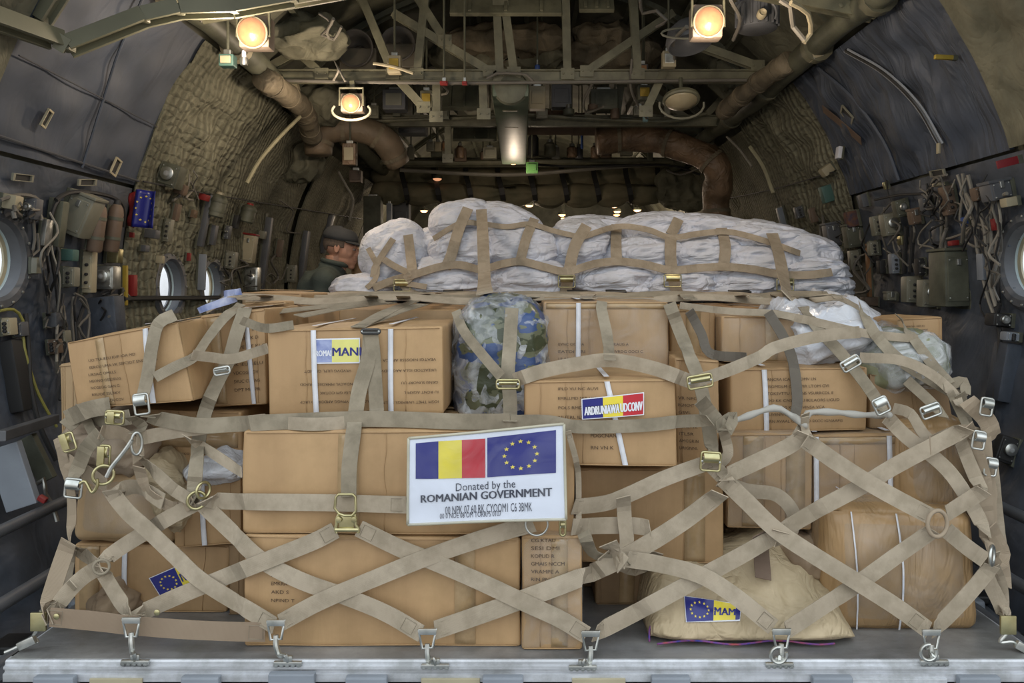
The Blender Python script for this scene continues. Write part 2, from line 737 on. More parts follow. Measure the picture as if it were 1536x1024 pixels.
# ------------------------------------------------------------------ palette
M_card = mat('cardboard', (.455, .292, .145), (.375, .235, .115), rough=.6, ns=9, bump=.5, bs=60, stretch=(1, 1, .12), bd=.003, mott=(7, .13))
M_card2 = mat('cardboard_pale', (.47, .325, .18), (.40, .27, .145), rough=.62, ns=8, bump=.5, bs=50, bd=.003, mott=(6, .12), stretch=(1, 1, .15))
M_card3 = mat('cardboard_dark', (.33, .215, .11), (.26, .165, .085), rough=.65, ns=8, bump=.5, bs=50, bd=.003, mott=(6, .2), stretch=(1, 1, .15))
M_tape = mat('packing_tape', (.43, .30, .165), (.36, .245, .13), rough=.16, ns=18, bump=.6, bs=22, bd=.004, mott=(20, .15))
M_ink = mat('printed_ink', (.085, .05, .03), rough=.8, bump=0)
M_ink_black = mat('black_ink', (.02, .02, .035), rough=.6, bump=0)
M_band = mat('white_strapping_band', (.75, .76, .80), rough=.4, ns=20, bump=.1)
M_web = mat('tan_webbing', (.53, .445, .335), (.43, .355, .26), rough=.85, ns=5, kind='web', bump=.5, bd=.0012, mott=(14, .22))
M_web_old = mat('faded_olive_webbing', (.42, .36, .265), (.32, .27, .195), rough=.88, ns=6, kind='web', bump=.5, bd=.0012, mott=(12, .28))
M_web_white = mat('white_wound_cord', (.62, .60, .55), (.40, .38, .33), rough=.8, ns=60, kind='web', bump=.8, bd=.003)
M_brass = mat('dull_brass', (.55, .50, .28), (.38, .34, .18), rough=.3, metal=.9, ns=20, bump=.15)
M_zinc = mat('zinc_steel', (.62, .63, .60), (.42, .43, .40), rough=.32, metal=.9, ns=25, bump=.2)
M_dark_steel = mat('dark_steel', (.10, .10, .10), (.06, .06, .06), rough=.4, metal=.8)
M_alu = mat('scuffed_aluminium', (.50, .52, .56), (.33, .35, .38), rough=.42, metal=.55, ns=5, bump=.3, bs=40, stretch=(.3, 1, 1))
M_deck = mat('pallet_deck_metal', (.40, .395, .385), (.20, .20, .205), rough=.42, metal=.35, ns=3.2, bump=.4, bs=30, stretch=(.5, 1.8, 1), detail=9, bd=.003, mott=(5, .35))
M_rail = mat('worn_rail_aluminium', (.66, .68, .72), (.44, .45, .47), rough=.45, metal=.3, ns=14, bump=.4, bs=25, stretch=(.15, 1, 3), mott=(14, .3))
M_white_cloth = mat('white_sack_cloth', (.77, .79, .86), (.66, .68, .76), rough=.85, ns=3, kind='cloth', bs=6.5, bump=1.0, bd=.035, stretch=(1, 1, 2.2), mott=(5, .15))
M_wrap_white = mat('milky_plastic', (.70, .72, .76), (.55, .57, .62), rough=.2, ns=6, kind='cloth', bs=14, bump=.9, bd=.015)
M_kraft = mat('kraft_paper', (.50, .40, .255), (.42, .33, .205), rough=.6, ns=5, kind='cloth', bs=9, bump=1.0, bd=.03, mott=(9, .15))
M_kraft_wrap = mat('wrapped_kraft_paper', (.43, .275, .135), (.34, .215, .10), rough=.33, ns=5, kind='cloth', bs=5.0, bump=.8, bd=.03, mott=(6, .15), stretch=(2, 1, .7))
M_film = film('clear_film', dens=.065, bs=8)
M_film_thick = film('clear_film_thick', dens=.38, bs=9)
M_liner = mat('blue_grey_liner', (.064, .080, .112), (.045, .057, .082), rough=.6, ns=4, kind='pleat', bump=1.0, bs=5.5, bd=.05, mott=(6, .2), stretch=(1.5, .32, 1), detail=6)
M_liner_smooth = mat('smooth_blue_grey_liner', (.062, .078, .110), (.048, .061, .088), rough=.6, ns=4, kind='pleat', bump=.35, bs=4, bd=.03, mott=(5, .15), stretch=(1.2, .5, 1))
M_liner_dark = mat('dark_blue_liner', (.085, .102, .132), (.052, .062, .082), rough=.5, ns=3, kind='cloth', bump=.6, bs=4, bd=.02, mott=(8, .3))
M_quilt = mat('olive_knotted_blanket', (.28, .275, .195), (.17, .17, .118), rough=.9, ns=1.8, kind='quilt', bump=1.0, bd=.02, mott=(2.5, .3))
M_quilt2 = mat('olive_blanket_fine', (.28, .27, .19), (.17, .168, .118), rough=.9, ns=2.5, kind='net', bump=.8, bd=.012, mott=(2.5, .3))
M_skin_al = mat('olive_primer_skin', (.11, .11, .075), (.055, .055, .04), rough=.7, ns=3.5, bump=.5, bs=10, bd=.01, detail=8, mott=(5, .35))
M_canvas = mat('olive_canvas', (.19, .185, .13), (.11, .11, .078), rough=.85, ns=3.2, kind='cloth', bs=5, bump=1.0, bd=.03, mott=(6, .3))
M_tan_canvas = mat('tan_canvas', (.24, .20, .135), (.13, .11, .075), rough=.8, ns=4, kind='cloth', bs=6, bump=1.0, bd=.03, mott=(6, .3))
M_olive = mat('olive_paint', (.20, .195, .13), (.13, .127, .088), rough=.5, ns=6, bump=.3, bs=30, detail=8, mott=(9, .3))
M_olive_dk = mat('dark_olive_paint', (.13, .135, .095), (.08, .083, .06), rough=.55, ns=6, bump=.3, bs=30, mott=(9, .3))
M_grey_box = mat('grey_green_enamel', (.24, .235, .18), (.17, .165, .125), rough=.45, ns=6, bump=.15)
M_charcoal = mat('charcoal_enamel', (.12, .125, .135), (.075, .08, .088), rough=.45, ns=6, bump=.15)
M_brown = mat('brown_leather_cover', (.17, .12, .085), (.11, .075, .05), rough=.6, ns=6, bump=.3)
M_black = mat('black_rubber', (.025, .025, .025), rough=.6, bump=.1)
M_duct = mat('brown_wrapped_duct', (.23, .15, .09), (.13, .085, .05), rough=.5, ns=6, kind='cloth', bs=7, bump=1.0, bd=.03, mott=(6, .3))
M_teal = mat('teal_paint', (.07, .15, .13), rough=.5)
M_red = mat('red_plastic', (.26, .02, .018), rough=.5)
M_yellow = mat('yellow_paint', (.42, .30, .04), rough=.5)
M_green = mat('bright_green_plastic', (.14, .38, .11), rough=.5)
M_blue = mat('blue_plastic', (.03, .08, .28), rough=.5)
M_beige = mat('beige_enamel', (.42, .37, .25), (.34, .30, .20), rough=.5)
M_cable = mat('grey_cable_jacket', (.15, .14, .12), rough=.6)
M_cable_lt = mat('pale_cable_jacket', (.24, .225, .19), rough=.6)
M_floor = mat('dark_floor_metal', (.24, .26, .29), (.13, .14, .155), rough=.42, metal=.4, ns=5, bump=.3, bs=20, mott=(6, .35))
M_grey_paint = mat('blue_grey_paint', (.27, .30, .34), (.19, .21, .24), rough=.5, ns=4, bump=.2)
M_flag_blue = mat('flag_blue', (.018, .022, .20), rough=.28, ns=3, bump=.1)
M_flag_yellow = mat('flag_yellow', (.80, .66, .06), rough=.3, bump=.1)
M_flag_red = mat('flag_red', (.55, .025, .04), rough=.3, bump=.1)
M_star = mat('star_yellow', (.85, .68, .10), rough=.4, bump=0)
M_paper = mat('white_paper', (.74, .76, .82), (.70, .72, .78), rough=.4, ns=3, bump=.15, bs=10)
M_text = mat('navy_text', (.03, .035, .06), rough=.5, bump=0)
M_pale_blue = mat('faded_blue_print', (.12, .16, .38), (.35, .40, .60), rough=.4, ns=28, bump=0)
M_lime = mat('pale_yellow_print', (.75, .72, .22), rough=.4, bump=0)
M_flag_edge = mat('sleeve_edge', (.50, .47, .36), rough=.3)
# ------------------------------------------------------------------ the hold: a cylinder of radius RW about the line of sight
RW = 2.10
PC = 0.988               # pallet deck lies this far under the camera
ZD = CZ - PC


def cyl(side, d, th, r):
    return Vector((side * r * math.cos(R(th)), d, CZ + r * math.sin(R(th))))


WINS = {-1: [(3.14, 3), (4.67, 0), (5.29, 0)], 1: [(3.33, 3)]}


def arcpanel(name, side, d0, d1, t0, t1, r, m, th=.012, step=.06, disp=0.0, df=4.0, pleat=0.0, holes=True, parent=None, edge_wave=0.0, hole_r=.165):
    nd = max(1, int((d1 - d0) / step))
    na = max(1, int(R(t1 - t0) * r / step))
    mb = MB()
    mb.uv = []
    def P(i, j, rr, sd):
        d = d0 + (d1 - d0) * i / nd
        t = t0 + (t1 - t0) * j / na
        if edge_wave and i in (0, nd):
            d += edge_wave * noise.noise(Vector((t * .12, sd, 3)))
        q = 0
        if disp or pleat:
            b = Vector((d * df, t * .06 * df, side * 7.0))
            fall = min(1, 4 * min(i, nd - i) / nd + .15)
            q = (noise.noise(b) * disp + (1 - abs(noise.noise(Vector((d * 9 + t * .02, t * .035, 2.2)))) * 2.2) * pleat) * fall
        return cyl(side, d, t, rr - q), (d, R(t) * rr)
    for layer in (0, 1):
        for i in range(nd + 1):
            for j in range(na + 1):
                p, uv = P(i, j, r + (th if layer else 0), layer)
                mb.v.append(p)
                mb.uv.append(uv)
    K = (nd + 1) * (na + 1)
    keep = set()
    for i in range(nd):
        for j in range(na):
            d = d0 + (d1 - d0) * (i + .5) / nd
            t = t0 + (t1 - t0) * (j + .5) / na
            if holes and any((d - a) ** 2 + (R(t - b) * r) ** 2 < hole_r ** 2 for a, b in WINS[side]):
                continue
            keep.add((i, j))
            a, b, c, e = i * (na + 1) + j, (i + 1) * (na + 1) + j, (i + 1) * (na + 1) + j + 1, i * (na + 1) + j + 1
            mb.f.append((a, b, c, e))
            mb.f.append((a + K, e + K, c + K, b + K))
    for (i, j) in keep:
        a, b, c, e = i * (na + 1) + j, (i + 1) * (na + 1) + j, (i + 1) * (na + 1) + j + 1, i * (na + 1) + j + 1
        if (i - 1, j) not in keep: mb.f.append((a, e, e + K, a + K))
        if (i + 1, j) not in keep: mb.f.append((b, b + K, c + K, c))
        if (i, j - 1) not in keep: mb.f.append((a, a + K, b + K, b))
        if (i, j + 1) not in keep: mb.f.append((e, c, c + K, e + K))
    o = mb.build(name, m, parent, smooth=True)
    if parent is None:
        o['kind'] = 'structure'
    return o


def struct(o):
    o['kind'] = 'structure'
    return o


# outer skin
arcpanel('wall_left', -1, 1.9, 13.0, -36, 60, RW + .035, M_skin_al, th=.02, step=.07, disp=.01, hole_r=.19)
arcpanel('wall_right', 1, 1.9, 13.0, -36, 60, RW + .035, M_skin_al, th=.02, step=.07, disp=.01, hole_r=.19)
mb = MB()
mb.uv = []
rr = RW + .06
for i in range(40):
    d = 1.9 + 11.1 * i / 39
    for j in range(13):
        a = R(60 + 60 * j / 12)
        mb.v.append(Vector((-rr * math.cos(a), d, CZ + rr * math.sin(a))))
        mb.uv.append((d, a))
for i in range(39):
    for j in range(12):
        mb.f.append((i * 13 + j, (i + 1) * 13 + j, (i + 1) * 13 + j + 1, i * 13 + j + 1))
o = mb.build('ceiling', M_skin_al, None, smooth='all')
so = o.modifiers.new('thickness', 'SOLIDIFY')
so.thickness = .03
struct(o)
# floor with its own tread strips
fl = MB().box((0, 7.0, -.03), (3.6, 11.9, .06))
floor = struct(fl.build('floor', M_floor))
# back wall
bw = MB()
for zz in range(7):
    bw.box((0, 13.02, .1 + zz * .55), (4.4, .06, .53), None, .02)
bw.box((0, 13.12, 1.7), (4.6, .10, 3.9))
struct(bw.build('wall_back', M_olive_dk))

# blue-grey padded liners near the ramp, olive blankets deeper in
arcpanel('blue_grey_liner', -1, 2.95, 4.15, 14.5, 37.5, RW, M_liner_smooth, th=.02, step=.035, disp=.022, pleat=.004)
arcpanel('blue_grey_liner', 1, 3.33, 4.98, 15.8, 37.5, RW, M_liner, th=.02, step=.022, disp=.05, pleat=.03)
LN = [o for o in bpy.data.objects if o.name.startswith('blue_grey_liner')]
LN[0]['kind'] = 'thing'; LN[1]['kind'] = 'thing'
tag(LN[0], 'smooth blue-grey padded wall liner above the gear on the left side', 'wall liner', None, 'thing')
tag(LN[1], 'creased blue-grey padded wall liner with a zip on the right side', 'wall liner', None, 'thing')


def panel(name, side, d0, d1, t0, t1, m, label, cat='wall liner', off=0.0, **kw):
    o = arcpanel(name, side, d0, d1, t0, t1, RW - off, m, **kw)
    o['kind'] = 'thing'
    tag(o, label, cat)
    return o


panel('lower_liner', -1, 2.2, 4.12, -35, 14, M_liner_dark, 'dark blue lower wall liner behind the gear near the left round window', disp=.02, step=.035)
panel('lower_liner', 1, 2.2, 4.9, -35, 15.4, M_liner_dark, 'dark blue lower wall liner beside the green cabinet at right', disp=.02, step=.035)
panel('wall_blanket', -1, 4.13, 5.5, -14, 37.5, M_quilt, 'pale olive rippled blanket hung behind the blue flag on the left wall', disp=.05, pleat=.015, step=.035, off=.01, edge_wave=.06)
panel('wall_blanket', -1, 5.52, 6.9, -14, 36, M_quilt2, 'fine-meshed olive blanket with a hanging strap left of the man', disp=.05, pleat=.01, step=.05, off=.0, edge_wave=.05)
panel('wall_blanket', -1, 6.95, 9.4, -20, 34, M_quilt2, 'deepest olive blanket on the left wall behind the man', disp=.05, pleat=.01, step=.06, off=.03)
panel('wall_blanket', 1, 4.99, 6.3, 6, 37.5, M_quilt, 'pale olive rippled blanket beyond the blue-grey liner at right', disp=.05, pleat=.015, step=.035, off=.0, edge_wave=.06)
panel('wall_blanket', 1, 6.32, 9.4, 0, 36, M_quilt2, 'fine-meshed olive blanket deep on the right wall above the sacks', disp=.05, pleat=.01, step=.06, off=.0)
panel('canvas_cover', 1, 2.5, 3.3, 16, 44, M_canvas, 'olive canvas cover at the top right corner nearest the ramp', off=.02, disp=.05, pleat=.02, step=.04)
panel('canvas_cover', -1, 2.3, 2.93, 15, 40, M_canvas, 'dark olive canvas cover at the left edge nearest the ramp', off=.02, disp=.03, step=.05)
panel('canvas_cover', -1, 3.2, 4.6, 40, 55, M_canvas, 'ribbed olive cover above the left blue-grey liner', off=-.02, disp=.03, step=.05)
panel('canvas_cover', 1, 3.2, 5.2, 40, 56, M_canvas, 'ribbed olive cover above the creased liner at right', off=-.02, disp=.03, step=.05)

# seams in the liners
def seam(side, pts, r, m, label, cat='seam', rad=.005, name='liner_seam', off=.02):
    P = [cyl(side, d, t, RW - off) for d, t in pts]
    P = catmull(P, .05)
    o = MB().tube(P, r if r else rad, 6).build(name, m, None, smooth=True)
    tag(o, label, cat)
    return o


M_seam = mat('seam_thread', (.06, .065, .075), rough=.7)
seam(-1, [(3.60, 15), (3.58, 24), (3.52, 30), (3.45, 37)], .006, M_liner, 'upright piped seam in the left blue-grey liner')
seam(-1, [(2.97, 16), (3.5, 15.6), (4.12, 15.2)], .006, M_seam, 'long bottom seam of the left blue-grey liner')
seam(-1, [(2.97, 24.5), (3.5, 24), (4.12, 23.4)], .003, M_seam, 'thin level seam halfway up the left blue-grey liner')
seam(1, [(4.28, 16), (4.30, 22), (4.40, 30), (4.55, 37)], .012, M_liner, 'rolled upright seam in the creased right liner')
# zip: two rails and a dark band of teeth
zp = root('liner_zip', cyl(1, 3.75, 22, RW - .04), 'long dark zip running down the creased right liner', 'zip')
ZL = catmull([cyl(1, d, t, RW - .045) for d, t in [(3.74, 19), (3.80, 25), (3.93, 31), (4.12, 36.5)]], .04)
for k, nm, rd, mm in ((0, 'zip_teeth', .012, M_dark_steel), (-.02, 'zip_tape', .006, M_grey_paint), (.02, 'zip_tape', .006, M_grey_paint)):
    MB().tube([p + Vector((0, k, 0)) for p in ZL], rd, 6).build(nm, mm, zp, smooth=True)
MB().box(ZL[0] + Vector((-.01, 0, -.02)), (.012, .02, .05), None, .003).build('zip_pull', M_beige, zp)


# ------------------------------------------------------------------ round windows
def window(n, side, d, th, label=None):
    a = cyl(side, d, th, RW - .015)
    ax = Vector((side, 0, 0))
    fr = MB().lathe(a + ax * .05, -ax, [(0, .205), (.045, .21), (.06, .195), (.06, .165), (.045, .152), (0, .150), (0, .205)], 40).build('window_%d' % n, M_charcoal, None, smooth=True)
    fr['kind'] = 'structure'
    rim = MB().lathe(a + ax * .0, ax, [(0, .158), (.05, .150), (.072, .146), (.072, .20), (.06, .20), (.05, .162), (0, .168), (0, .158)], 40).build('window_reveal', mat('pale_teal_reveal', (.42, .52, .53), rough=.35), fr, smooth=True)
    gk = MB().lathe(a + ax * .060, ax, [(0, .148), (.012, .150), (.016, .136), (.004, .132), (0, .148)], 36).build('gasket', M_beige if n != 2 else M_charcoal, fr, smooth=True)
    gl = MB().lathe(a + ax * .072, ax, [(0, .145), (.006, .145)], 36).build('pane', film('window_glass', dens=.08, rough=.05, bs=3), fr)
    bl = MB()
    for k in range(16):
        an = 2 * math.pi * k / 16
        c = a + Vector((side * -.012, .186 * math.cos(an), .186 * math.sin(an)))
        bl.lathe(c, -ax, [(0, .007), (.004, .006), (.006, .002)], 8)
    bl.build('bolt_ring', M_zinc, fr, smooth=True)
    return fr


wn = 1
for side in (-1, 1):
    for (d, t) in WINS[side]:
        window(wn, side, d, t)
        wn += 1

# ------------------------------------------------------------------ longerons, frames, trusses
tn = 1


def trim(mb, m, smooth=False):
    global tn
    o = mb.build('trim_%d' % tn, m, None, smooth=smooth)
    o['kind'] = 'structure'
    tn += 1
    return o


for side in (-1, 1):       # padded longeron running the length of the hold
    P = [cyl(side, d, 39.5 + .4 * math.sin(d * 2), RW - .07 + .01 * math.sin(d * 5)) for d in [2.4 + i * .25 for i in range(27)]]
    o = trim(MB().tube(P, [.065 + .006 * math.sin(i * 1.7) for i in range(27)], 10), M_olive_dk, True)
    cl = MB()
    for d in (3.55, 4.3, 5.2, 6.1, 7.0):
        c = cyl(side, d, 39.5, RW - .07)
        cl.lathe(c - Vector((0, .03, 0)), (0, 1, 0), [(0, .07), (0, .082), (.06, .082), (.06, .07)], 12)
    cl.build('clamp', M_beige if side < 0 else M_olive, o, smooth=True)
# wrapped cable run hanging under each longeron
# trusses across the hold
for (d, zc, hw, hh) in ((4.97, 1.31, 1.62, .07), (6.3, 1.31, 1.62, .08), (8.4, 1.31, 1.78, .09)):
    mb = MB()
    z = CZ + zc
    mb.channel((-hw, d, z), (hw, d, z), .06, hh)
    o = trim(mb, M_olive)
    top = lambda x: CZ + math.sqrt(max(.1, (RW + .02) ** 2 - x * x))
    if d < 8:
        if d < 5:      # first truss: members as they stand
            MEM = [(405, 42, 484, 112), (520, -60, 590, 112), (644, -60, 626, 112), (622, -10, 668, 62), (590, 20, 735, 108), (742, -60, 750, 115), (748, -60, 771, 110), (847, -60, 851, 112), (946, -60, 956, 112), (1010, 20, 880, 108), (1030, 62, 1135, 100), (400, 104, 470, 66), (1003, 92, 968, 168), (590, 112, 636, 162), (655, 118, 655, 176), (724, 118, 726, 172)]
        else:
            MEM = [(490, 175, 430, 110), (552, 175, 520, 120), (626, 178, 630, 120), (672, 182, 672, 238), (700, 178, 640, 120), (925, 178, 932, 125), (880, 176, 905, 128), (1030, 178, 960, 128), (1060, 172, 1110, 118), (780, 175, 786, 125)]
        for (x0, y0, x1, y1) in MEM:
            A, B = W(x0, y0, d + .02), W(x1, y1, d)
            mb = MB().channel(A, B, .05, .045, up=(0, 1, 0), th=.007)
            mb.box(B + Vector((0, -.026, 0)), (.085, .006, .07), None, .002)
            for q_ in (-.025, .025):
                mb.lathe(B + Vector((q_, -.03, 0)), (0, -1, 0), [(0, .007), (.005, .006), (.006, .002)], 8)
            mb.build('strut', M_olive, o)
# near frame: bent heavy beam with bolted joints across both upper corners
def poly_beam(pts, d, w, h, m):
    mb = MB()
    for a, b in zip(pts[:-1], pts[1:]):
        A, B = W(a[0], a[1], a[2] if len(a) > 2 else d), W(b[0], b[1], b[2] if len(b) > 2 else d)
        mb.channel(A, B, w, h, up=(0, 1, 0), th=.014)
        mb.box(B, (h * .6, w * .9, h * .6), None, .015)
        for k in (.25, .75):
            q = A.lerp(B, k)
            mb.lathe(q + Vector((0, -w * .5, 0)), (0, -1, 0), [(0, .013), (.008, .012), (.010, .004)], 8)
    return trim(mb, m)


M_olive_lt = mat('pale_olive_paint', (.20, .20, .135), (.14, .14, .095), rough=.5, ns=3, bump=.2, detail=7)
poly_beam([(-60, 8, 2.6), (85, 60, 3.0), (102, 70, 3.02), (215, 26, 3.15), (268, 14, 3.2), (350, 12, 3.3), (440, -4, 3.4)], 3.1, .06, .065, M_olive_lt)
poly_beam([(100, -30, 3.0), (62, 30, 3.0)], 3.0, .05, .06, M_olive_lt)
poly_beam([(300, 25), (460, -2), (560, -20)], 3.6, .05, .05, M_olive)
poly_beam([(1100, -20), (1310, 22)], 3.7, .06, .05, M_olive)
# rib frames following the skin
for d in (3.05, 4.14, 5.5, 6.9, 9.5, 11.2):
    for side in (-1, 1):
        lo = -34 if d > 9 else 41
        P = [cyl(side, d, t, RW + .02) for t in range(lo, 91, 5)]
        mb = MB()
        for a, b in zip(P[:-1], P[1:]):
            mb.channel(a, b, .05, .09, up=(0, 1, 0), th=.008)
        trim(mb, M_olive_dk)
# ceiling stringers along the hold
for i, a in enumerate(range(50, 131, 10)):
    mb = MB().channel(Vector((-(RW + .02) * math.cos(R(a)), 2.2, CZ + (RW + .02) * math.sin(R(a)))), Vector((-(RW + .02) * math.cos(R(a)), 12.9, CZ + (RW + .02) * math.sin(R(a)))), .035, .05, up=(0, 0, 1), th=.006)
    trim(mb, M_olive_dk)
# ------------------------------------------------------------------ pallet
PD0 = 2.112
PD1 = 4.33
PW = 1.38
pal = root('cargo_pallet', (0.0, 3.2, ZD - .06), 'scuffed grey aluminium cargo pallet carrying the cartons in the foreground', 'pallet')
mb = MB()
mb.box((0, (PD0 + PD1) / 2, ZD - .012), (2 * PW - .01, PD1 - PD0 - .01, .025))
mb.build('deck', M_deck, pal)


def side_rail(a, b, nrm):
    a, b = Vector(a), Vector(b)
    t = (b - a).normalized()
    mb = MB()
    prof = [(0, 0), (.004, -.004), (.004, -.012), (.012, -.014), (.012, -.020), (.006, -.022), (.006, -.030), (.014, -.032), (.014, -.052), (-.02, -.056), (-.06, -.056), (-.06, 0)]
    vs = []
    for p in (a, b):
        for (o_, z_) in prof:
            vs.append(p + Vector(nrm) * o_ + Vector((0, 0, z_)))
    n = len(prof)
    fs = [(i, (i + 1) % n, n + (i + 1) % n, n + i) for i in range(n)] + [tuple(range(n)), tuple(range(n, 2 * n))]
    return mb.add(vs, fs)


side_rail((-PW, PD0, ZD), (PW, PD0, ZD), (0, -1, 0)).build('edge_rail', M_rail, pal)
side_rail((-PW, PD1, ZD), (PW, PD1, ZD), (0, 1, 0)).build('edge_rail', M_rail, pal)
side_rail((-PW, PD0 + .02, ZD), (-PW, PD1, ZD), (-1, 0, 0)).build('edge_rail', M_rail, pal)
side_rail((PW, PD0 + .02, ZD), (PW, PD1, ZD), (1, 0, 0)).build('edge_rail', M_rail, pal)
# dirt plates on the front rail
for (x0, x1) in ((135, 214), (632, 720), (858, 938), (1270, 1420)):
    a, b = W(x0, 1004, PD0 - .016), W(x1, 1004, PD0 - .016)
    MB().box(((a.x + b.x) / 2, PD0 - .017, ZD - .05), (b.x - a.x, .006, .018), None, .002).build('scuff_plate', M_beige if x0 < 1200 else M_rail, pal)

pal2 = root('cargo_pallet', (.35, 5.6, ZD - .06), 'second aluminium cargo pallet under the white sacks', 'pallet')
MB().box((.35, 5.6, ZD - .02), (2.74, 2.2, .04), None, .01).build('deck', M_deck, pal2)
M_dark_ply = M_deck

# tracks, rollers and lugs that carry the pallets
mb = MB()
LUG = [(55, 116, 998), (275, 332, 1002), (405, 474, 997), (520, 582, 1003), (724, 785, 1003), (976, 1034, 1004), (1216, 1276, 1001), (1434, 1496, 997)]
for i, (x0, x1, y) in enumerate(LUG):
    a, b = W(x0, y, 2.09), W(x1, y, 2.09)
    cx = (a.x + b.x) / 2
    if i == 2:
        lg = MB().box((cx, 2.083, ZD - .035), (b.x - a.x, .022, .030), None, .004)
        tag(lg.build('restraint_lug', M_grey_paint), 'grey metal lip hooked on the pallet rail under the second clip from left', 'lug', 'metal lips under the pallet edge')
        continue
    rt = root('roller_track', (cx, 3.2, 0.0), ['steel roller track under the left corner of the pallet', 'steel roller track left of the second net clip', '', 'steel roller track just right of the second net clip', 'steel roller track below the flag banner', 'steel roller track below the left end of the kraft sack', 'steel roller track below the right end of the kraft sack', 'steel roller track under the right corner of the pallet'][i], 'track', 'roller tracks under the pallet')
    mb = MB()
    for k in (-1, 1):
        mb.channel((cx + k * .042, 2.0, .07), (cx + k * .042, 7.2, .07), .03, .12, th=.006)
    mb.build('track_frame', M_dark_steel, rt)
    MB().box((cx, 2.082, ZD - .048), (b.x - a.x, .022, .040), None, .005).build('track_lip', M_grey_paint, rt)
    for q in range(4):
        MB().lathe((cx - .035, 2.2 + q * .5, .12), (1, 0, 0), [(0, .02), (.002, .026), (.068, .026), (.07, .02)], 12).build('roller', M_zinc, rt, smooth=True)

# ------------------------------------------------------------------ cartons
ABC = 'AEIOURSTNLDCMPKGV'


def gib(rng, n):
    s = ''
    while len(s) < n:
        s += ''.join(rng.choice(ABC) for _ in range(rng.randint(2, 8))) + ' '
    return s[:n].strip()


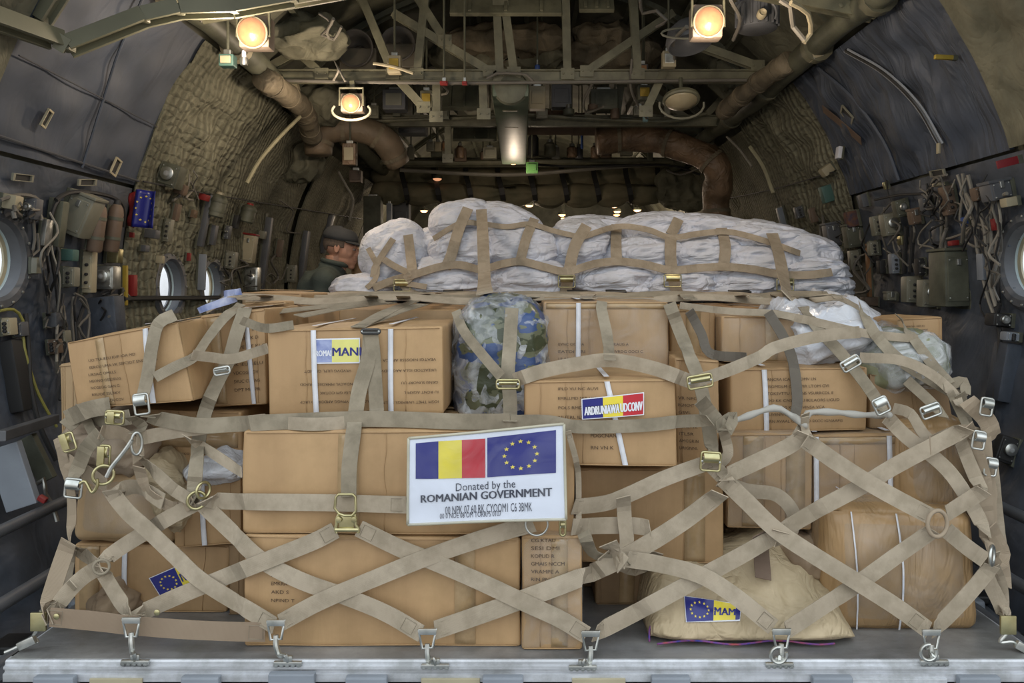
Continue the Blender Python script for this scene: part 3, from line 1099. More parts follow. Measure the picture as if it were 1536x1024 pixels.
def carton(label, px, d, t, seed=1, m=None, rnd=.007, bulge=.006, nz=.004, nf=5, nz2=0.0, tape='v', bands=(), text=None, name='cardboard_box', zb=None, zt=None, dr=None, group=None, cat='box', seams=True, ax=AX, skew=0.0, flaps=True, wrap=False):
    """px: tl, tr, br, bl in the frame; d: depth of the front face (dr: at its right edge); t: thickness"""
    m = m or M_card
    dr = dr or d
    tl, tr, br, bl = [W(p[0], p[1], dd) for p, dd in zip(px, (d, dr, dr, d))]
    if zb is not None:
        br.z = bl.z = zb
    if zt is not None:
        tl.z = tr.z = zt
    back = Vector((0, t, skew))
    c8 = [bl, br, tr, tl] + [p + back for p in (bl, br, tr, tl)]
    base = Vector(((bl.x + br.x) / 2, d + t / 2, min(bl.z, br.z)))
    r = root(name, base, label, cat, group)
    vs, fs = hexa(c8, rnd, bulge, nz, nf, seed, ax, nz2)
    mb = MB().add(vs, fs)
    mb.build('box_body', m, r, smooth='all')
    solid(vs, fs)
    if wrap:
        vs, fs = hexa(c8, rnd * 1.6, bulge + .006, nz, nf, seed, ax, .003)
        MB().add(vs, fs).build('film_wrap', M_film, r, smooth='all')
    rng = random.Random(seed)
    pt = Patch(tl, tr, br, bl)
    Lx, Lz = (tr - tl).length, (tl - bl).length
    def surf(u, v):
        x, z = 2 * u - 1, 1 - 2 * v
        p = (tl * (1 - u) + tr * u) * (1 - v) + (bl * (1 - u) + br * u) * v
        return bulge * max(0, 1 - x * x) * max(0, 1 - z * z) + nz * noise.noise(p * nf + Vector((seed, seed * 1.7, 0))) + nz2 * (1 - abs(noise.noise(p * nf * 3.1 + Vector((seed * 3, 5, seed)))) * 2) + .0012
    pt.fn = surf
    e = min(.03, rnd / Lx * 1.3)
    ez = min(.03, rnd / Lz * 1.3)
    tp = MB()
    top = Patch(tl + back, tr + back, tr, tl)
    top.n = Vector((0, 0, 1))
    sd = Patch(tr, tr + back, br + back, br)
    sd.n = Vector((1, 0, 0))
    if tape:
        for k, q in enumerate(tape if isinstance(tape, (list, tuple)) else [tape]):
            u = None
            if q == 'v':
                u, wd = .5, .024
            elif isinstance(q, tuple):
                u, wd = q
            if u is not None:
                Patch.slab(pt, tp, u - wd / Lx, ez, u + wd / Lx, 1 - ez, .0, .0012, 2, 18)
            if q == 'h':
                Patch.slab(pt, tp, e, .5 - .024 / Lz, 1 - e, .5 + .024 / Lz, .0, .0012, 18, 2)
            if q == 't':
                Patch.slab(pt, tp, e, ez, 1 - e, .10, .0, .0012, 18, 2)
        if tp.v:
            tp.build('packing_tape', M_tape, r, smooth='all')
        tp = Patch.slab(top, MB(), e, .47, 1 - e, .53, .001 + nz * .5 + bulge, .003 + nz * .5 + bulge, 6, 1)
        tp.build('packing_tape', M_tape, r, smooth='all')
    if flaps:      # the join between the flaps and crease lines, slightly proud board edges
        fm = MB()
        for zz in ((.02, .985) if Lz > .1 else (.02,)):
            fm.tube([pt.at(e + (1 - 2 * e) * i / 14, zz, .0005) for i in range(15)], .0016, 5)
        if seams:
            for _ in range(rng.randint(1, 3)):
                u = rng.uniform(.08, .92)
                fm.tube([pt.at(u + .004 * math.sin(i), ez + (1 - 2 * ez) * i / 12, -.0002) for i in range(13)], .0011, 5)
        fm.build('crease', m, r, smooth='all')
    for bd_ in bands:
        u0, u1 = bd_[:2]
        bm_ = MB()
        wd = (bd_[2] if len(bd_) > 2 else .0075) / Lx
        n = 16
        A = []
        g = [(u0 + (u1 - u0) * j / n, ez * .6 + (1 - 1.2 * ez) * j / n) for j in range(n + 1)]
        vs2, fs2 = [], []
        for lay in (.0045, .0025):
            for (u, v) in g:
                vs2 += [pt.at(u - wd, v, lay), pt.at(u + wd, v, lay)]
        K = 2 * (n + 1)
        for j in range(n):
            fs2 += [(2 * j, 2 * j + 1, 2 * j + 3, 2 * j + 2), (K + 2 * j + 1, K + 2 * j, K + 2 * j + 2, K + 2 * j + 3), (2 * j, 2 * j + 2, K + 2 * j + 2, K + 2 * j), (2 * j + 1, K + 2 * j + 1, K + 2 * j + 3, 2 * j + 3)]
        bm_.add(vs2, fs2)
        Patch.slab(top, MB(), u0 - wd, .02, u0 + wd, .98, bulge + nz * .5, bulge + nz * .5 + .001, 1, 8).build('strapping_band', M_band, r)
        bm_.build('strapping_band', M_band, r, smooth='all')
    if text:
        text = [(a, b, c, h_ * .70, int(n_ * 1.0), dv_, f_) for (a, b, c, h_, n_, dv_, f_) in text]
        tm = MB()
        for (u0, v0, u1, hgt, nl, dv, fl) in text:
            for k in range(nl):
                ln = rng.randint(24, 40)
                wfrac = rng.uniform(.55, 1.0)
                s_ = gib(rng, max(4, int(wfrac * (u1 - u0) * Lx / (hgt * Lz * .88))))
                a = u0 if not fl else u1 - (u1 - u0) * wfrac
                b = u0 + (u1 - u0) * wfrac if not fl else u1
                pt.text(tm, s_, a, v0 + k * dv, b, v0 + k * dv + hgt, .0022, flip=fl)
        tm.build('printed_text', M_ink, r)
    r['_'] = 0
    del r['_']
    return r, pt, (Lx, Lz)


def fillbox(px, d, t, **kw):
    return carton(px=px, d=d, t=t, **kw)


def q4(x0, y0, x1, y1):
    return [(x0, y0), (x1, y0), (x1, y1), (x0, y1)]


CT = {}
# ---- bottom layer
CT['B1'] = carton('long cardboard box with scratched white marks, bottom row left of centre', [(366, 801), (780, 808), (781, 972), (366, 966)], 2.19, .62, 11, zb=ZD, tape=[(.80, .028)], text=[(.10, .34, .2, .045, 4, .075, False)])
CT['B3'] = carton('narrow upright cardboard box with brown tape and printed lines, beside the long bottom box', [(783, 803), (874, 803), (873, 975), (783, 975)], 2.17, .55, 12, wrap=True, zb=ZD, tape=[(.62, .022)], text=[(.15, .02, .8, .045, 6, .068, False)])
CT['B4'] = carton('cardboard box with the small EU flag sticker, bottom left corner', [(112, 815), (345, 818), (340, 916), (112, 912)], 2.42, .5, 13, zb=ZD, bands=((.33, .335),), tape=[(.1, .03)], m=M_card3 if False else M_card)
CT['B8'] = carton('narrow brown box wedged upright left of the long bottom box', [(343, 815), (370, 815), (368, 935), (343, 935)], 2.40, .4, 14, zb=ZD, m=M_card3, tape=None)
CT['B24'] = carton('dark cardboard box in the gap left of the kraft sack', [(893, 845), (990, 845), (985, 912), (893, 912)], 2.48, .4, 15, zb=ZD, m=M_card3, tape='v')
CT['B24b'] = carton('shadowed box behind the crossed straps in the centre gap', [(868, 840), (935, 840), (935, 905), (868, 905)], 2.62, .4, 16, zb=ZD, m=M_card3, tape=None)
CT['B22'] = carton('big paper-wrapped carton at the lower right, wrinkled and taped', [(1240, 762), (1462, 770), (1470, 945), (1246, 945)], 2.29, .55, 17, wrap=True, m=M_kraft_wrap, rnd=.03, bulge=.03, nz=.014, nf=4, nz2=.003, zb=ZD, tape=None, bands=((.16, .17, .002), (.46, .45, .0025)), flaps=False)
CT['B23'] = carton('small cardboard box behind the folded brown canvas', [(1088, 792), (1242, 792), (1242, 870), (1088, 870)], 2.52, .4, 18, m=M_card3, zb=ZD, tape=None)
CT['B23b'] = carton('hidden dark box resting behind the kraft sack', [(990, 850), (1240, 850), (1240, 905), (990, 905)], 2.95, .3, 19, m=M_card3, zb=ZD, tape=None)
# ---- second layer
CT['B2'] = carton('longest cardboard box, behind the flag banner', [(365, 646), (860, 643), (862, 803), (364, 800)], 2.20, .62, 21, tape=[(.32, .028)], bulge=.010, nz=.006, zb=None)
CT['B5'] = carton('rounded film-wrapped carton under the strap buckles at left', [(118, 712), (262, 700), (262, 814), (108, 812)], 2.40, .45, 22, wrap=True, rnd=.025, bulge=.025, nz=.01, nz2=.003, tape=None, m=M_card2, flaps=False)
CT['B6'] = carton('cardboard box with torn flap and white plastic on top, left', [(262, 715), (362, 712), (362, 815), (262, 822)], 2.38, .45, 23, tape=None, bands=((.42, .46),))
CT['B7'] = carton('brown box under the two tilted upper left boxes', [(205, 612), (362, 618), (362, 702), (205, 702)], 2.46, .45, 24, tape='h', text=[(.35, .72, .9, .06, 1, .1, False)])
CT['B14'] = carton('wide cardboard box below the flag-labelled box at right centre', [(866, 702), (1085, 704), (1086, 846), (866, 843)], 2.34, .6, 25, tape=[(.80, .03)])
CT['B19'] = carton('taped upright box right of the central strap knot', [(1092, 650), (1218, 648), (1218, 795), (1090, 792)], 2.38, .5, 26, wrap=True, tape=[(.30, .03), (.8, .028)])
CT['B20'] = carton('carton with two white bands behind the strap crossing at right', [(1220, 652), (1345, 650), (1345, 800), (1220, 798)], 2.40, .5, 27, wrap=True, tape='t', bands=((.03, .03), (.90, .93)))
CT['B21'] = carton('bulging wrapped carton high on the right edge of the load', [(1346, 640), (1468, 632), (1478, 775), (1346, 775)], 2.38, .5, 28, wrap=True, m=M_kraft_wrap, rnd=.035, bulge=.03, nz=.016, nz2=.004, tape=None, flaps=False)
# ---- third layer
CT['B9'] = carton('tilted cardboard box with white edge band, top left corner of the load', [(98, 513), (268, 481), (292, 602), (113, 614)], 2.30, .5, 31, tape=[(.30, .012)], bands=((.71, .66),), text=[(.18, .30, .85, .055, 2, .10, False), (.16, .50, .46, .055, 5, .095, False)], nz=.006)
CT['B10'] = carton('second tilted cardboard box from the left, with white band', [(300, 474), (398, 462), (400, 607), (318, 610)], 2.48, .5, 32, bands=((.70, .78),), text=[(.45, .18, 1.0, .05, 8, .09, False)], tape=[(.2, .02)], nz=.006)
CT['B11'] = carton('cardboard box with the blue and yellow country sticker and two white bands', [(401, 494), (664, 489), (666, 621), (403, 625)], 2.28, .55, 33, bands=((.265, .275), (.705, .70)), tape=None, text=[(.16, .47, .48, .045, 1, .1, True), (.16, .62, .58, .045, 3, .10, True), (.62, .36, .96, .045, 2, .12, True), (.62, .62, .97, .045, 3, .11, True)])
CT['B13'] = carton('cardboard box with the three-colour flag sticker, right of centre', [(787, 571), (1013, 568), (1016, 700), (789, 697)], 2.22, .5, 34, bands=((.545, .655),), tape=None, text=[(.22, .08, .50, .05, 5, .11, False), (.43, .62, .62, .06, 2, .14, False)])
CT['B12'] = carton('plain-faced carton with one white band, tallest in the top row', [(815, 452), (1003, 452), (1003, 562), (815, 562)], 2.52, .5, 35, wrap=True, bands=((.28, .275),), tape=['t'], text=[(.12, .56, .42, .055, 4, .10, False), (.5, .56, .82, .055, 4, .10, False)])
CT['B15'] = carton('partly hidden box under the brass buckle right of centre', [(1012, 536), (1080, 540), (1078, 702), (1016, 700)], 2.42, .4, 36, tape=None, text=[(.05, .35, .5, .04, 8, .065, False)])
CT['B16'] = carton('box in shade behind the diagonal dark strap, top row', [(1006, 465), (1073, 465), (1073, 536), (1006, 536)], 2.62, .4, 37, tape='v')
CT['B17'] = carton('top row box at right with a crease and clear film', [(1082, 474), (1248, 474), (1248, 543), (1082, 543)], 2.56, .45, 38, wrap=True, tape=[(.45, .02)])
CT['B18'] = carton('printed carton under the two white wound cords at right', [(1096, 553), (1302, 550), (1300, 645), (1096, 648)], 2.42, .5, 39, bands=((.24, .26),), tape=None, text=[(.26, .15, .82, .065, 7, .11, False)])
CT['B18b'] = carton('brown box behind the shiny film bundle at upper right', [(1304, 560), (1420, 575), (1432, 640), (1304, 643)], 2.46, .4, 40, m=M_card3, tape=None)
CT['B25'] = carton('small printed box at the far right rear of the top row', [(1345, 478), (1414, 475), (1414, 548), (1345, 548)], 2.72, .32, 41, tape=None, text=[(.15, .15, .7, .05, 6, .08, False)])
CT['B25b'] = carton('tall hidden box under the small printed box at the right rear', [(1330, 549), (1400, 549), (1400, 700), (1330, 700)], 2.74, .30, 46, zb=ZD, tape=None)
CT['B26'] = carton('pale card panel standing at the left edge behind the tilted box', [(89, 546), (118, 544), (122, 700), (92, 700)], 2.44, .3, 42, m=M_card2, tape=None)
CT['B27'] = carton('low box at the rear left of the top layer beside the papers', [(362, 438), (452, 440), (452, 470), (362, 470)], 3.0, .4, 43, tape='h')
CT['B28'] = carton('flat open box under the papers at the rear left of the load', [(355, 457), (428, 452), (428, 490), (355, 495)], 2.75, .2, 44, tape=None)

# rear rows that carry the top layer and the net
k = 0
for iy, y0 in enumerate((3.1, 3.72)):
    for ix in range(5):
        x0 = -1.22 + ix * .49
        for iz in range(3):
            if iy == 0 and ix == 0 and iz == 2:
                continue
            z0 = ZD + iz * .302
            z1 = z0 + .300 - (0.005 if iz == 2 else 0)
            c8 = [Vector(p) for p in ((x0, y0, z0), (x0 + .47, y0, z0), (x0 + .47, y0, z1), (x0, y0, z1), (x0, y0 + .58, z0), (x0 + .47, y0 + .58, z0), (x0 + .47, y0 + .58, z1), (x0, y0 + .58, z1))]
            if iz < 2 and 0 < ix < 4 and iy == 0 and False:
                continue
            r = root('cardboard_box', (x0 + .235, y0 + .29, z0), 'plain cardboard box stacked in the rear rows behind the front cartons', 'box', 'cartons in the rear rows of the front pallet')
            vs, fs = hexa(c8, .007, .005, .004, 5, 100 + k, [-1, -.97, -.5, 0, .5, .97, 1])
            MB().add(vs, fs).build('box_body', M_card, r, smooth='all')
            MB().box((x0 + .235, y0 + .29, z1 + .004), (.05, .57, .003)).build('packing_tape', M_tape, r)
            solid(vs, fs)
            k += 1


# ---- stickers
def sticker(root_, pt, quad, kind):
    """quad in u,v on the box face"""
    u0, v0, u1, v1 = quad
    rt = MB()
    Patch.slab(pt, rt, u0, v0, u1, v1, .001, .0022, 10, 4)
    o = rt.build('sticker', M_paper, root_)
    e = .02 * (u1 - u0)
    ev = .05 * (v1 - v0)
    a0, a1, b0, b1 = u0 + e, u1 - e, v0 + ev, v1 - ev
    return o, (a0, b0, a1, b1)


def sub(pt, mbf, name, m, par, label=None):
    mb = MB()
    mbf(mb)
    return mb.build(name, m, par, label=label)


# country sticker on the banded box
r_, pt, L = CT['B11']
o, (a0, b0, a1, b1) = sticker(r_, pt, (.262, .115, .53, .40), 0)
mid = a0 + (a1 - a0) * .40
sub(pt, lambda m: pt.rect(m, a0, b0, mid, b1, .0026), 'printed_field', M_pale_blue, o)
sub(pt, lambda m: pt.rect(m, mid, b0, a1, b1, .0026), 'printed_field', M_lime, o)
sub(pt, lambda m: pt.text(m, 'MANI', mid + .004, b0 + .33 * (b1 - b0), a1 + .012, b0 + .72 * (b1 - b0), .003, True), 'lettering', M_flag_blue, o)
sub(pt, lambda m: pt.text(m, 'ROMAI', a0 + .01, b0 + .45 * (b1 - b0), mid - .004, b0 + .72 * (b1 - b0), .003, True), 'lettering', M_paper, o)
# three-colour sticker
r_, pt, L = CT['B13']
P3 = Patch(W(872, 598, 2.206), W(966, 588, 2.206), W(966, 622, 2.206), W(873, 629, 2.206), lambda u, v: .003 * math.sin(u * 3.14))
mb = MB()
Patch.slab(P3, mb, 0, 0, 1, 1, -.001, .0012, 10, 3)
o = mb.build('sticker', M_paper, r_)
for k, (a, b, m_) in enumerate(((.015, .34, M_flag_blue), (.34, .66, M_flag_yellow), (.66, .985, M_flag_red))):
    sub(P3, lambda m: P3.rect(m, a, .04, b, .96, .0018), 'flag_stripe', m_, o)
sub(P3, lambda m: P3.text(m, 'ARDRUNIAWA', .045, .38, .60, .80, .003, True), 'lettering', M_paper, o)
sub(P3, lambda m: P3.text(m, 'ARDRUNIAWA', .052, .36, .607, .78, .0024, True), 'lettering', M_ink_black, o)
sub(P3, lambda m: P3.text(m, 'UDCONV', .62, .36, .97, .78, .003, True), 'lettering', M_paper, o)
# small EU sticker bottom left
r_, pt, L = CT['B4']
P4 = Patch(W(225, 867, 2.395), W(262, 851, 2.395), W(276, 884, 2.395), W(241, 893, 2.395))
mb = MB()
P4e = Patch(W(225, 867, 2.395), W(281, 843, 2.395), W(296, 877, 2.395), W(241, 893, 2.395))
Patch.slab(P4e, mb, -.02, -.03, 1.02, 1.03, -.001, .001, 4, 4)
o = mb.build('sticker', M_paper, r_)
sub(P4e, lambda m: P4e.rect(m, 0, 0, .66, 1, .0016), 'blue_field', M_flag_blue, o)
sub(P4e, lambda m: P4e.rect(m, .66, 0, 1, 1, .0016), 'yellow_field', M_flag_yellow, o)
sub(P4e, lambda m: star_ring(P4e, m, .36, .52, .2, .32, .038, .0022, 1.6), 'star_ring', M_star, o)
sub(P4e, lambda m: P4e.text(m, 'IVA', .70, .30, 1.0, .68, .0024, True), 'lettering', M_flag_blue, o)

# ------------------------------------------------------------------ the banner in its clear sleeve
BD = 2.105
PB = Patch(W(613, 657, BD), W(846, 636, BD), W(849, 778, BD), W(612, 786, BD), lambda u, v: .004 * math.sin(u * 5 + v * 2) + .003 * noise.noise(Vector((u * 5, v * 4, 3))))
bn = root('flag_banner', PB.at(.5, 1), 'white banner with the two flags and ROMANIAN GOVERNMENT, tied to the front of the net', 'banner')
mb = MB()
Patch.slab(PB, mb, 0, 0, 1, 1, -.003, .001, 26, 16)
sh = mb.build('sheet', M_paper, bn, smooth=True)
mb = MB()
for q in ([(i / 20, 0) for i in range(21)], [(1, i / 14) for i in range(15)], [(i / 20, 1) for i in range(21)], [(0, i / 14) for i in range(15)]):
    mb.tube([PB.at(u, v, .001) for u, v in q], .0042, 6)
mb.build('sleeve_edge', M_flag_edge, bn, smooth='all')
mb = MB()
PB.rect(mb, .003, .005, .997, .995, .006, 26, 16)
mb.build('clear_sleeve', film('sleeve_film', dens=.07, rough=.08, bs=7), bn, smooth='all')


def brect(name, m_, x0, y0a, y0b, x1, y1a, y1b, off=.0022):
    """px quad -> u,v on the banner"""
    P_ = Patch(W(x0, y0a, BD), W(x1, y1a, BD), W(x1, y1b, BD), W(x0, y0b, BD))
    return P_


def uvof(px, py):
    # invert the bilinear patch numerically
    u = v = .5
    t = W(px, py, BD)
    for _ in range(12):
        f = PB.c[0] * (1 - u) * (1 - v) + PB.c[1] * u * (1 - v) + PB.c[2] * u * v + PB.c[3] * (1 - u) * v - t
        du = (PB.c[1] - PB.c[0]) * (1 - v) + (PB.c[2] - PB.c[3]) * v
        dv = (PB.c[3] - PB.c[0]) * (1 - u) + (PB.c[2] - PB.c[1]) * u
        D = du.x * dv.z - du.z * dv.x
        u -= (f.x * dv.z - f.z * dv.x) / D
        v -= (du.x * f.z - du.z * f.x) / D
    return u, v


def bfield(name, m_, x0, x1, ytl, ytr, ybl, ybr):
    a, b, c, d_ = uvof(x0, ytl), uvof(x1, ytr), uvof(x1, ybr), uvof(x0, ybl)
    mb = MB()
    n1, n2 = 10, 8
    vs = []
    for j in range(n2 + 1):
        for i in range(n1 + 1):
            s_, t_ = i / n1, j / n2
            u = (a[0] * (1 - s_) + b[0] * s_) * (1 - t_) + (d_[0] * (1 - s_) + c[0] * s_) * t_
            v = (a[1] * (1 - s_) + b[1] * s_) * (1 - t_) + (d_[1] * (1 - s_) + c[1] * s_) * t_
            vs.append(PB.at(u, v, .0024))
    mb.add(vs, [(j * (n1 + 1) + i, j * (n1 + 1) + i + 1, (j + 1) * (n1 + 1) + i + 1, (j + 1) * (n1 + 1) + i) for j in range(n2) for i in range(n1)])
    return mb.build(name, m_, sh, smooth='all')


bfield('flag_stripe', M_flag_blue, 624, 658, 664, 661, 717, 717)
bfield('flag_stripe', M_flag_yellow, 658, 693, 661, 659, 717, 716.5)
bfield('flag_stripe', M_flag_red, 693, 728, 659, 657, 716.5, 716)
bfield('blue_field', M_flag_blue, 731, 834, 656, 645, 715.5, 709)
mb = MB()
cu, cv = uvof(781, 682)
ru = uvof(807, 682)[0] - cu
rv = uvof(781, 703)[1] - cv
star_ring(PB, mb, cu, cv, ru * .94, rv * .97, .0175, .0034, 1.45)
mb.build('star_ring', M_star, sh)
mb = MB()
u0, v0 = uvof(684, 723.5)
u1, v1 = uvof(773, 731)
PB.text(mb, 'Donated by the', u0, v0, u1, v1, .003)
mb.build('lettering', M_text, sh)
mb = MB()
u0, v0 = uvof(632, 741)
u1, v1 = uvof(828, 749)
v0b, v1b = uvof(632, 738.5)[1], uvof(632, 750.5)[1]
PB.text(mb, 'ROMANIAN GOVERNMENT', u0, (v0b + uvof(828, 733)[1]) / 2, u1, (v1b + uvof(828, 746)[1]) / 2, .003, True)
mb.build('lettering', M_text, sh)
mb = MB()
u0, v0 = uvof(668, 758)
u1, v1 = uvof(798, 766)
PB.text(mb, '00 NPK 07 60 RK CYOOM1 C6 3BMK', u0, v0, u1, v1, .003)
u0, v0 = uvof(660, 769)
u1, v1 = uvof(752, 774)
PB.text(mb, '00 0 NOE 08 OM TORRPS 0107', u0, v0, u1, v1, .003)
mb.build('lettering', M_text, sh)

# ------------------------------------------------------------------ soft goods on the front pallet


def bundle(name, label, cat, px, d, t, m, seed, rnd=.05, bulge=.03, nz=.02, nf=5, nz2=.008, zb=None, filmm=None, group=None, n=19, dr=None, part='wrapped_body', cores=()):
    ax = [-1, -.96] + [-.9 + 1.8 * i / (n - 5) for i in range(n - 4)] + [.96, 1]
    dr = dr or d
    tl, tr, br, bl = [W(p[0], p[1], dd) for p, dd in zip(px, (d, dr, dr, d))]
    if zb is not None:
        br.z = bl.z = zb
    back = Vector((0, t, 0))
    c8 = [bl, br, tr, tl] + [p + back for p in (bl, br, tr, tl)]
    r = root(name, Vector(((bl.x + br.x) / 2, d + t / 2, min(bl.z, br.z))), label, cat, group)
    vs, fs = hexa(c8, rnd, bulge, nz, nf, seed, ax, nz2)
    MB().add(vs, fs).build(part, m, r, smooth='all')
    solid(vs, fs)
    if filmm:
        vs, fs = hexa(c8, rnd, bulge + .006, nz * 1.1, nf * 1.3, seed, ax, nz2 * 1.6)
        MB().add(vs, fs).build('film_wrap', filmm, r, smooth='all')
    return r, Patch(tl, tr, br, bl)


M_camo_bag = mat('blue_green_packets', (.02, .045, .14), (.05, .06, .03), rough=.35, ns=11, bump=.5, bs=12, bd=.01, stretch=(1, 1, 1.8))
nt = M_camo_bag.node_tree
rp = next(n_ for n_ in nt.nodes if n_.type == 'VALTORGB')
e = rp.color_ramp.elements.new(.56)
e.color = (.30, .33, .34, 1)
rp.color_ramp.interpolation = 'CONSTANT'
rp.color_ramp.elements[0].position = 0
rp.color_ramp.elements[1].position = .45
rp.color_ramp.elements[1].color = (.13, .14, .085, 1)
rp.color_ramp.elements[-1].position = .60
rp.color_ramp.elements[-1].color = (.04, .075, .19, 1)
rp.color_ramp.elements[2].position = .54
bundle('wrapped_bundle', 'film-wrapped bundle of blue and green packets between the cartons, centre', 'bundle', [(692, 468), (810, 463), (810, 636), (692, 636)], 2.42, .45, M_camo_bag, 51, rnd=.035, nz=.03, nz2=.018, filmm=M_film_thick)
M_green_bag = mat('pale_green_packets', (.30, .31, .20), (.15, .155, .08), rough=.4, ns=8, bump=.5, bs=10, bd=.01)
bundle('wrapped_bundle', 'shiny film-wrapped greenish bundle on the upper right shoulder of the load', 'bundle', [(1310, 522), (1428, 505), (1436, 578), (1318, 596)], 2.44, .4, M_green_bag, 52, nz=.02, nz2=.010, filmm=M_film_thick)
bundle('plastic_sheet', 'crumpled white plastic sheet spilling over the right top row', 'plastic', [(1196, 482), (1300, 470), (1330, 512), (1205, 560)], 2.50, .5, M_wrap_white, 53, rnd=.05, nz=.04, nz2=.02, nf=6, part='sheet')
bundle('plastic_sheet', 'milky plastic sheet bunched below the right end of the white sacks', 'plastic', [(1262, 450), (1318, 462), (1345, 505), (1268, 500)], 2.95, .4, M_wrap_white, 54, rnd=.05, nz=.04, nz2=.02, nf=6, part='sheet')
bundle('plastic_sheet', 'white plastic tucked on the box below the tilted boxes at left', 'plastic', [(290, 690), (352, 694), (360, 722), (270, 722)], 2.36, .2, M_wrap_white, 55, rnd=.02, nz=.015, nz2=.01, nf=8, part='sheet')
bundle('folded_canvas', 'folded brown canvas roll beside the kraft sack', 'canvas', [(1165, 808), (1243, 822), (1246, 878), (1180, 860)], 2.36, .35, mat('brown_canvas', (.33, .24, .15), (.22, .155, .10), rough=.8, kind='cloth', bs=7, bump=.9, bd=.01), 56, rnd=.03, nz=.02, nz2=.014, nf=8, part='cloth')
bundle('canvas_bundle', 'crumpled tan canvas tucked under the buckles at the left edge', 'canvas', [(84, 648), (205, 640), (208, 712), (92, 705)], 2.36, .35, mat('pinkish_canvas', (.43, .34, .25), (.30, .235, .17), rough=.8, kind='cloth', bs=7, bump=.9, bd=.01), 57, rnd=.04, nz=.03, nz2=.02, nf=8, part='cloth')
bundle('canvas_bundle', 'crumpled brown cloth under the crossed straps at the lower left', 'canvas', [(140, 893), (180, 888), (186, 916), (130, 916)], 2.36, .12, MATS['brown_canvas'], 58, rnd=.02, nz=.015, nz2=.012, nf=12, part='cloth', zb=ZD)
bundle('canvas_bundle', 'tan cloth bunched above the middle strap at left', 'canvas', [(208, 698), (262, 710), (268, 800), (232, 780)], 2.34, .2, M_kraft, 59, rnd=.03, nz=.02, nz2=.015, nf=8, part='cloth')

# kraft sack: a pillow lying on the deck
A = [(972, 950), (976, 925), (984, 893), (1000, 868), (1040, 856), (1085, 860), (1130, 846), (1165, 832), (1190, 842), (1225, 874), (1255, 905), (1268, 930), (1277, 948)]
sk = root('kraft_sack', W(1120, 968, 2.3), 'kraft paper sack with the EU sticker lying on the pallet at right', 'sack')
mb = MB()
NX, NY = 120, 56
def sack_top(px):
    for (x0, y0), (x1, y1) in zip(A[:-1], A[1:]):
        if x0 <= px <= x1 and x1 > x0:
            return y0 + (y1 - y0) * (px - x0) / (x1 - x0)
    return 966
vs, fs = [], []
for i in range(NX + 1):
    s_ = i / NX
    px = 973 + 304 * (s_ * s_ * (3 - 2 * s_) * .25 + s_ * .75)
    H = max(.012, (966 - sack_top(px)) * 2.24 / F)
    x = (px - VX) * 2.24 / F
    for j in range(NY):
        a = 2 * math.pi * j / NY
        ca, sa = math.cos(a), math.sin(a)
        ex = .62
        yy = math.copysign(abs(ca) ** ex, ca)
        zz = math.copysign(abs(sa) ** (.85 if sa > 0 else .5), sa)
        half = .17 * (1 - .25 * abs(2 * s_ - 1) ** 6)
        lo_ = min(.035, H * .38)
        lean = .10 * max(0, zz) * H / .25
        p = Vector((x, 2.35 - yy * half * (1 - .35 * max(0, zz)) + lean, ZD + .004 + (lo_ + (H - lo_) * zz if zz > 0 else lo_ * (1 + zz))))
        q = noise.noise(p * 6) * .022 + (1 - 2 * abs(noise.noise(Vector((p.x * 7 + p.z * 9, p.y * 4, p.z * 12 - p.x * 3))))) * .013 + (1 - 2 * abs(noise.noise(Vector((p.x * 22 - p.z * 14, p.y * 9, p.z * 24))))) * .005
        if zz > -.5:
            p += Vector((0, -yy * .8, abs(zz))) * q
        vs.append(p)
for i in range(NX):
    for j in range(NY):
        k = (j + 1) % NY
        fs.append((i * NY + j, i * NY + k, (i + 1) * NY + k, (i + 1) * NY + j))
fs.append(tuple(range(NY)))
fs.append(tuple(NX * NY + j for j in range(NY)))
MB().add(vs, fs).build('sack_body', M_kraft, sk, smooth='all')
solid(vs, fs)
# stitched, coloured hem
mb = MB()
hem = [Vector(((x_ - VX) * 2.2 / F, 2.183 + .004 * math.sin(x_), ZD + .014 + .004 * math.sin(x_ * .05))) for x_ in range(984, 1272, 24)]
mb.tube(catmull(hem, .02), .0028, 6)
mb.tube(catmull([W(974, 962, 2.20), W(974, 945, 2.22), W(982, 922, 2.26)], .02), .0028, 6)
mb.build('stitched_hem', mat('red_blue_thread', (.30, .06, .07), (.03, .04, .28), rough=.8, ns=45, bump=.3), sk, smooth='all')


def fcast(P_, quad_px, m_, name, par, off=.004, n=(10, 6), nrm=Vector((0, -1, 0))):
    """lay a printed quad over whatever it covers"""
    tl, tr, br, bl = quad_px
    vs = []
    for j in range(n[1] + 1):
        for i in range(n[0] + 1):
            s_, t_ = i / n[0], j / n[1]
            x = (tl[0] * (1 - s_) + tr[0] * s_) * (1 - t_) + (bl[0] * (1 - s_) + br[0] * s_) * t_
            y = (tl[1] * (1 - s_) + tr[1] * s_) * (1 - t_) + (bl[1] * (1 - s_) + br[1] * s_) * t_
            c = cast(x, y) or 2.3
            vs.append(W(x, y, c - off))
    fs = [(j * (n[0] + 1) + i, j * (n[0] + 1) + i + 1, (j + 1) * (n[0] + 1) + i + 1, (j + 1) * (n[0] + 1) + i) for j in range(n[1]) for i in range(n[0])]
    return MB().add(vs, fs).build(name, m_, par, smooth='all')


